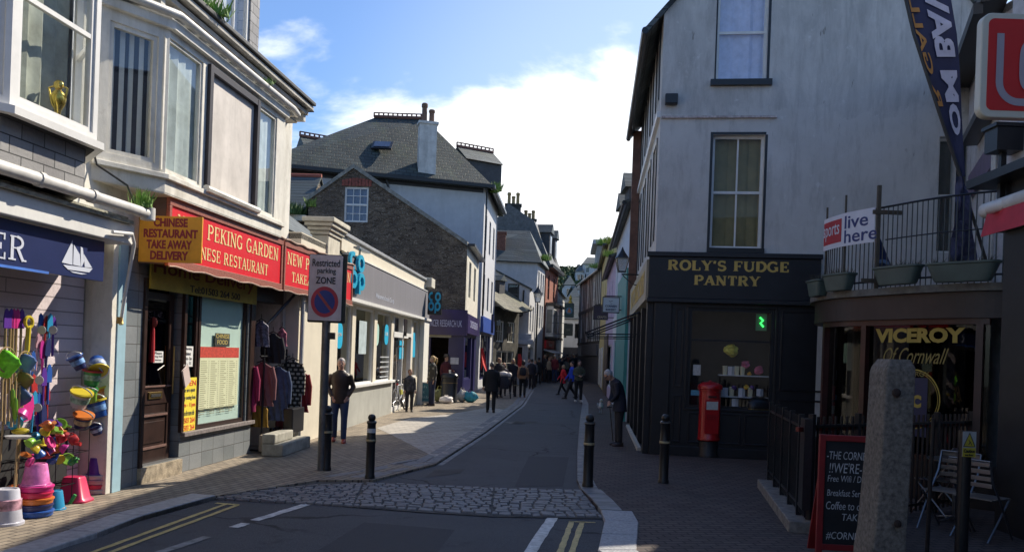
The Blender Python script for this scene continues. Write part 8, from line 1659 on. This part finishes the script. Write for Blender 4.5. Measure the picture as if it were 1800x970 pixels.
    if bag == 'backpack': mb = MB(); mb.loft([(0,.18,1.02,.13,.07),(0,.19,1.06,.15,.09),(0,.19,1.30,.14,.085),(0,.17,1.38,.09,.05)], 16, sup=3); bk_ = mk('backpack', fin(mb), shp((.02,.02,.03)), t, smooth=True)
    return t, X, s
ppl = 'pedestrians in the street'
# near and middle-distance people
leather = M('brown_leather', (.034,.02,.014), .45, var=.4, scale=8, bump=.003, bscale=50)
person('grey-haired woman in brown leather jacket and jeans walking towards the viewer', 595, 777, 627, 8, coatlen=.80, coat_m=leather, legs=(.03,.05,.11), hair=(.38,.35,.33), style='short', stride=.35, arms='pockets', near=True, width=1.06, shoes=(.30,.05,.04))
person('fair-haired boy in a dark patterned top standing behind the bicycle', 719, 714, 648, 20, coat_m=M('boy_camo', (.05,.05,.06), .8, var=.8, scale=14), coatlen=.85, legs=(.02,.02,.025), hair=(.36,.19,.10), child=True, near=True, Y=24.4)
hearts = M('sweater_spots', (.05,.048,.045), .9, var=.0)
def spotsweater():
    m, t, b = _base('spotted_sweater'); geo = N(t, 'ShaderNodeNewGeometry').outputs['Position']; v = N(t, 'ShaderNodeTexVoronoi', ins={'Scale': 6.5, 'Randomness': .35}); t.links.new(geo, v.inputs['Vector']); f = _ramp(t, v.outputs['Distance'], .30, .36, 1, 0); t.links.new(_mixc(t, f, (.055,.05,.042), (.24,.22,.19)), b.inputs['Base Color']); b.inputs['Roughness'].default_value = .9; return m
person('blonde ponytailed woman in a spotted grey sweater looking down beside the teal sign', 758, 713, 624, -60, coat_m=spotsweater(), coatlen=.85, legs=(.015,.022,.06), hair=(.52,.34,.14), style='pony', near=True, width=1.1, arms='down')
person('person in a brimmed hat and dark red top standing behind the litter bin', 782, 702, 623, 40, coat=(.10,.02,.025), coatlen=.80, legs=(.42,.20,.14), hair=(.03,.02,.02), hat=((.16,.12,.08),'brim'), arms='hold', skirt=(.03,.03,.035))
person('grey-haired man in a black suit seen from behind walking away on the left pavement', 862, 725, 635, 180, coat=(.014,.013,.018), coatlen=.72, legs=(.012,.012,.016), hair=(.10,.09,.09), stride=.25, near=True, width=1.25)
person('woman with auburn curly hair in black bending over the pushchair', 876, 697, 628, 30, coat=(.015,.015,.02), coatlen=.8, legs=(.02,.02,.03), hair=(.38,.20,.09), style='curly', arms='front', width=1.15, Y=34.5)
person('small red-haired child in a grey top beside the pushchair', 884, 696, 637, 10, coat=(.08,.07,.09), coatlen=.85, legs=(.03,.03,.04), hair=(.36,.18,.09), child=True, Y=36)
person('woman with shoulder-length blonde hair in a long dark coat walking towards the viewer', 900, 691, 629, -5, coat=(.018,.02,.028), coatlen=.70, legs=(.015,.015,.02), hair=(.58,.42,.22), style='long', stride=.3, width=1.15, Y=37.5)
person('person with a backpack and tan top walking away at the kerb', 918, 698, 632, 175, coat=(.36,.20,.11), coatlen=.86, legs=(.012,.012,.014), hair=(.03,.02,.018), style='bob', stride=.4, bag='backpack', shoes=(.12,.06,.03))
person('dark-clothed pedestrian just beyond the tan-topped walker', 933, 688, 630, 160, coat=(.02,.022,.03), legs=(.015,.015,.02), hair=(.05,.04,.03), stride=.2, width=1.1, Y=44)
person('pedestrian with raised pale scarf left of the far group', 929, 684, 629, -20, coat=(.16,.18,.22), legs=(.03,.03,.04), hair=(.10,.07,.05), Y=46)
person('man in black coat standing alone at the left of the bright gap', 946, 675, 628, -160, coat=(.013,.015,.022), coatlen=.74, legs=(.012,.012,.018), hair=(.04,.035,.04), stride=.15, width=1.2, hat=((.03,.035,.05),'beanie'))
person('woman in a bright red coat striding left across the road', 989, 690, 640, -75, coat=(.60,.015,.03), coatlen=.66, legs=(.015,.015,.018), hair=(.34,.24,.13), style='bob', stride=.85, width=1.15, Y=38.6)
person('person in a bright blue jacket striding behind the woman in red', 1004, 698, 634, -80, coat=(.015,.06,.48), coatlen=.80, legs=(.012,.012,.016), hair=(.03,.022,.02), stride=.9, width=1.15, Y=35.2)
person('long-haired woman in an olive sweatshirt and black leggings looking at her phone', 1016, 706, 632, 10, coat=(.075,.08,.055), coatlen=.88, legs=(.010,.010,.012), hair=(.035,.022,.015), style='long', arms='front', stride=.15, width=1.1, shoes=(.5,.5,.5), near=True)
person('man in a royal blue jacket standing on the right before the timbered house', 1031, 668, 625, -30, coat=(.015,.06,.34), coatlen=.82, legs=(.02,.035,.09), hair=(.04,.03,.03), arms='front', width=1.2)
person('man in a dark blue jacket standing beside the one in royal blue', 1039, 668, 622, 40, coat=(.02,.03,.10), coatlen=.8, legs=(.03,.03,.05), hair=(.25,.23,.22), width=1.15)
# old man with a stick
om, XO, sO = person('stooping white-haired old man in a navy jacket and sunglasses leaning on a walking stick', 1087, 783, 655, -82, coat=(.014,.018,.035), coatlen=.74, legs=(.022,.022,.026), hair=(.42,.42,.43), arms='cane', stoop=.70, width=1.1, near=True, glasses=True)
tip = G(1078, 779); hd_ = AT(1072, 716, tip.y+.05); mb = MB(); mb.tube([tip, hd_], .011, 8); mb.tube([hd_+Vector((-.06,0,.0)), hd_+Vector((.0,0,.02)), hd_+Vector((.05,0,.0))], .014, 8); tag(mk('walking_stick', mb, M('stick_dark', (.03,.022,.018), .4), smooth=True), 'dark walking stick held by the stooping old man', 'walking stick')
# the far crowd
rnd = random.Random(77)
crowd = [ # px, feet, top, coat, legs, hair, phrase
 (957,671,622,(.03,.03,.035),(.05,.05,.06),(.16,.12,.08),'dark-coated pedestrian at the left end of the far crowd'),
 (961,668,619,(.02,.025,.03),(.03,.03,.03),(.55,.52,.48),'pale-haired tall pedestrian behind the left end of the far crowd'),
 (964,672,627,(.30,.24,.18),(.02,.02,.03),(.25,.14,.07),'pedestrian in a beige top in the left of the far crowd'),
 (969,670,624,(.018,.018,.02),(.02,.02,.02),(.05,.04,.03),'broad figure in black in the left middle of the far crowd'),
 (974,672,623,(.16,.02,.035),(.03,.05,.12),(.14,.08,.05),'man in a maroon coat and cap in the middle of the far crowd'),
 (978,671,630,(.13,.09,.07),(.03,.05,.12),(.20,.12,.08),'shorter brown-topped pedestrian before the maroon coat'),
 (982,668,625,(.06,.09,.14),(.02,.02,.03),(.40,.37,.34),'grey-haired pedestrian in slate blue in the far crowd'),
 (986,669,628,(.02,.02,.03),(.02,.02,.02),(.03,.02,.02),'dark figure just right of the slate blue one'),
 (991,666,625,(.05,.04,.05),(.03,.03,.03),(.05,.04,.03),'dark figure behind the woman in red'),
 (996,664,621,(.30,.09,.05),(.02,.02,.03),(.08,.06,.05),'figure in a rust-coloured top behind the woman in red'),
 (1001,664,620,(.10,.07,.06),(.02,.02,.03),(.30,.22,.15),'brown-coated figure at the back of the far crowd'),
 (1006,665,622,(.04,.05,.05),(.03,.03,.03),(.45,.30,.18),'light-haired figure at the back right of the far crowd'),
 (1012,665,621,(.03,.03,.04),(.02,.02,.02),(.04,.03,.03),'dark figure at the right end of the far crowd'),
 (1000,663,626,(.14,.04,.03),(.02,.02,.02),(.10,.07,.05),'reddish-brown figure deep in the far crowd'),
 (975,664,624,(.04,.06,.05),(.03,.03,.03),(.30,.26,.22),'greenish-coated figure deep in the middle of the crowd'),
 (967,664,622,(.05,.10,.14),(.03,.04,.06),(.10,.07,.06),'blue-grey coated figure deep in the left of the crowd'),
 (988,662,625,(.08,.07,.07),(.03,.03,.03),(.50,.48,.45),'white-haired figure glimpsed between the crowd and the red coat'),
 (940,680,632,(.05,.06,.08),(.02,.02,.03),(.12,.08,.05),'pedestrian in grey-blue close behind the left pair'),
 (1018,664,624,(.05,.06,.09),(.02,.02,.03),(.12,.08,.06),'navy-coated pedestrian at the back, between the olive woman and the men in blue'),
 (1023,666,626,(.16,.13,.11),(.03,.03,.03),(.40,.36,.32),'stone-coated grey-haired pedestrian just left of the man in royal blue'),
 (1008,662,623,(.22,.06,.05),(.03,.03,.04),(.16,.10,.07),'brick-red topped pedestrian at the very back of the crowd'),
 (1045,667,627,(.05,.05,.05),(.03,.03,.03),(.10,.08,.07),'dark pedestrian nearest the yellow house wall'),
 (954,667,624,(.20,.19,.19),(.02,.02,.03),(.22,.16,.10),'pale grey-coated pedestrian at the left edge of the crowd'),
 (981,663,621,(.08,.12,.09),(.03,.03,.03),(.35,.25,.15),'tall green-coated pedestrian at the back of the crowd'),
 (994,667,629,(.25,.22,.18),(.02,.03,.06),(.07,.05,.04),'sand-topped pedestrian partly behind the woman in red'),
 (950,666,626,(.10,.09,.09),(.03,.03,.04),(.20,.15,.10),'grey-coated pedestrian in the bright gap before the crowd')]
for i, (px, py, tp, cc, lg_, hr, lb_) in enumerate(crowd):
    person(lb_, px, py, tp, rnd.choice([0,20,-25,170,190,60,-70]), coat=cc, coatlen=rnd.choice([.72,.80,.86]), legs=lg_, hair=hr, style=rnd.choice(['short','bob','short']), stride=rnd.choice([0,.2,.3]), width=rnd.uniform(1.05,1.2), hat=(((.45,.43,.40),'beanie') if i in (1,4) else None), group='far crowd of shoppers', arms=rnd.choice(['down','down','front']))
# pushchair
g = Vector((AT(886,700,34).x,34,0)); pc_ = thing('pushchair', 'dark pushchair with white bags piled on top on the left pavement', 'pushchair', g); mb = MB()
for sx in (-.24,.24): mb.tube([g+Vector((sx,-.35,.10)), g+Vector((sx,.15,.55)), g+Vector((sx,.45,1.02))], .016, 6); mb.tube([g+Vector((sx,.35,.10)), g+Vector((sx,-.10,.6))], .016, 6)
mb.tube([g+Vector((-.24,.45,1.02)), g+Vector((.24,.45,1.02))], .018, 6); mk('frame', mb, blackm, pc_)
mb = MB(); mb.loft([(g.x,g.y-.05,.38,.17,.16),(g.x,g.y,.6,.22,.25),(g.x,g.y+.1,.9,.22,.18)], 16, sup=3); mk('seat', mb, shp((.02,.02,.03)), pc_, smooth=True)
for sx in (-.26,.26):
    for sy in (-.36,.34): mb = MB(); mb.lathe(g+Vector((sx,sy,.11)), [(.11,-.02),(.11,.02)], 18, Matrix.Rotation(math.pi/2,3,'Y')); mk('wheel', mb, tyre, pc_)
mb = MB(); mb.ell(g+Vector((-.05,.15,.98)), (.22,.16,.12), 12); mb.ell(g+Vector((.18,.1,.95)), (.12,.12,.12), 10); tag(mk('carrier_bags', mb, M('bag_white',(1,1,1)), remesh=.02), 'white carrier bags piled on the pushchair', 'bags')
# ============================================================ hillside beyond the street
def hz(x, y):
    t = min(max((y-95)/75, 0), 1); t = t*t*(3-2*t); return (16.6+1.3*math.sin(x*.05+1)+.8*math.sin(x*.13)+.02*x)*t-.1
mb = MB(); nx, ny = 50, 24; vs = []
for j in range(ny+1):
    for i in range(nx+1): x = -120+260*i/nx; y = 88+130*j/ny; vs.append((x,y,hz(x,y)+(.5*math.sin(x*1.3+y) if 0 < j < ny else 0)))
mb.add(vs, [(j*(nx+1)+i, j*(nx+1)+i+1, (j+1)*(nx+1)+i+1, (j+1)*(nx+1)+i) for j in range(ny) for i in range(nx)])
struct(mk('hill', mb, M('hill_green', (.04,.055,.025), .95, var=.5, scale=.3), smooth=True))
rnd = random.Random(12); mb = MB()
def clump(mb, c, r, n, sz):
    for _ in range(n):
        v = Vector((rnd.gauss(0,1), rnd.gauss(0,1), rnd.gauss(0,1))).normalized(); p = c+Vector((v.x*r, v.y*r, abs(v.z)*r*.8))*rnd.uniform(.55,1.05)
        a = Vector((rnd.gauss(0,1), rnd.gauss(0,1), rnd.gauss(0,1))).normalized(); b = a.cross(v); b = b.normalized() if b.length > .01 else Vector((1,0,0))
        mb.add([p-a*sz-b*sz*.6, p+a*sz-b*sz*.5, p+a*sz*.7+b*sz*.6, p-a*sz*.6+b*sz*.6], [(0,1,2,3)])
HR = [(1020,1060,456,484,150),(1008,1028,470,485,149),(988,1012,494,517,118),(1010,1038,502,523,112),(997,1020,515,535,104)]
def hides(x, y, z):
    px = CX+FPX*x/y; py = CY-(z-EYE)/y*FPX
    return any(a-3 < px+(-(py-623)*.036) < b+3 and c-4 < py < d+2 and y < Y+7 for a, b, c, d, Y in HR)
for k in range(520):
    y = rnd.uniform(108,172); x = y*rnd.uniform(.02,.17)+rnd.uniform(-4,4); r = rnd.uniform(.9,1.9)
    if hides(x, y, hz(x,y)+r): continue
    pass; clump(mb, Vector((x,y,hz(x,y)+.2)), r, 46, .34)
wood = mk('wood', mb, M('far_foliage', (.07,.10,.045), .9, var=.5, scale=.6)); struct(wood, 'stuff', 'dark green wooded hillside beyond the end of the street', 'wood')
def hillhouse(px0, px1, py0, py1, Y, label, m=None, rf=True):
    a, b = AT(px0, py1, Y), AT(px1, py1, Y); zt = AT(px0, py0, Y).z; z0 = a.z-1.5; poly = [(a.x,Y),(b.x,Y-.6),(b.x+.3,Y+6),(a.x,Y+6)]
    fr = Fr(poly[0], poly[1]); L = fr.L; n = max(2, int(L/1.9)); ops = [(L*(k+.3)/n, L*(k+.3)/n+.8, z, z+1.1) for k in range(n) for z in ((zt-1.7,zt-4.0) if zt-a.z > 3.5 else (zt-1.7,))]
    r, _ = house('hillside_house', label, poly, zt, m or bluew, {0: ops}, 'house', base=z0, group='houses on the hillside')
    for w in ops: window(fr, w, r, white, 1, 1, False, .1, -.06)
    if rf: roof(r, poly, zt, zt+1.5, 0, 1, 1, .2, roofslate, bluew)
hillhouse(1024, 1056, 463, 481, 150, 'largest white house on the crest of the far hill'); hillhouse(1012, 1024, 476, 482, 149, 'small low white house just left of the crest house'); hillhouse(992, 1008, 499, 514, 118, 'grey-white house lower on the hill at the left'); hillhouse(1014, 1034, 507, 520, 112, 'white house half way down the hill behind the timbered house'); hillhouse(1001, 1016, 520, 532, 104, 'low pale house at the foot of the hill', M('grey_block',(1,1,1)))
# steeper look: a few nearer trees between the houses as things
def tree(x, y, h, label, seed):
    rnd2 = random.Random(seed); z = hz(x,y); t = thing('tree', label, 'tree', (x,y,z), 'trees at the foot of the hill'); mb = MB(); mb.tube([(x,y,z-.3),(x+.1,y,z+h*.4),(x,y,z+h*.7)], [.25,.18,.08], 7); mk('trunk', mb, M('bark', (.06,.045,.03), .9), t); mb = MB()
    global rnd
    for k in range(14): clump(mb, Vector((x+rnd2.gauss(0,h*.2), y+rnd2.gauss(0,h*.15), z+h*rnd2.uniform(.45,.85))), h*.17, 46, .16)
    mk('crown', mb, M('tree_leaf', (.06,.09,.03), .9, var=.5, scale=1.5), t)
tree(9.2,98,5.5,'small leafy tree beside the end house where the street bends',4); tree(11.5,103,6,'dark tree on the slope to the right of the smaller one',5)

# ============================================================ unseen buildings added behind the viewer to block sky reflections and darken the foreground
bk, _ = house('added_back_building', 'unseen plain building added behind the viewer to block sky reflections', [(9,-13),(-10,-14),(-10,-22),(9,-22)], 9.5, M('dark_back_blocker', (.07,.07,.075), .9), {}, 'building')  # added blocker, coloured dark so its reflection in the windows stays dim
bk2, _ = house('added_back_building', 'second unseen plain building added behind the viewer to the right to block the sky', [(16,-2),(10,-12.5),(18,-18),(26,-4)], 10.5, M('dark_back_blocker', (.07,.07,.075), .9), {}, 'building')
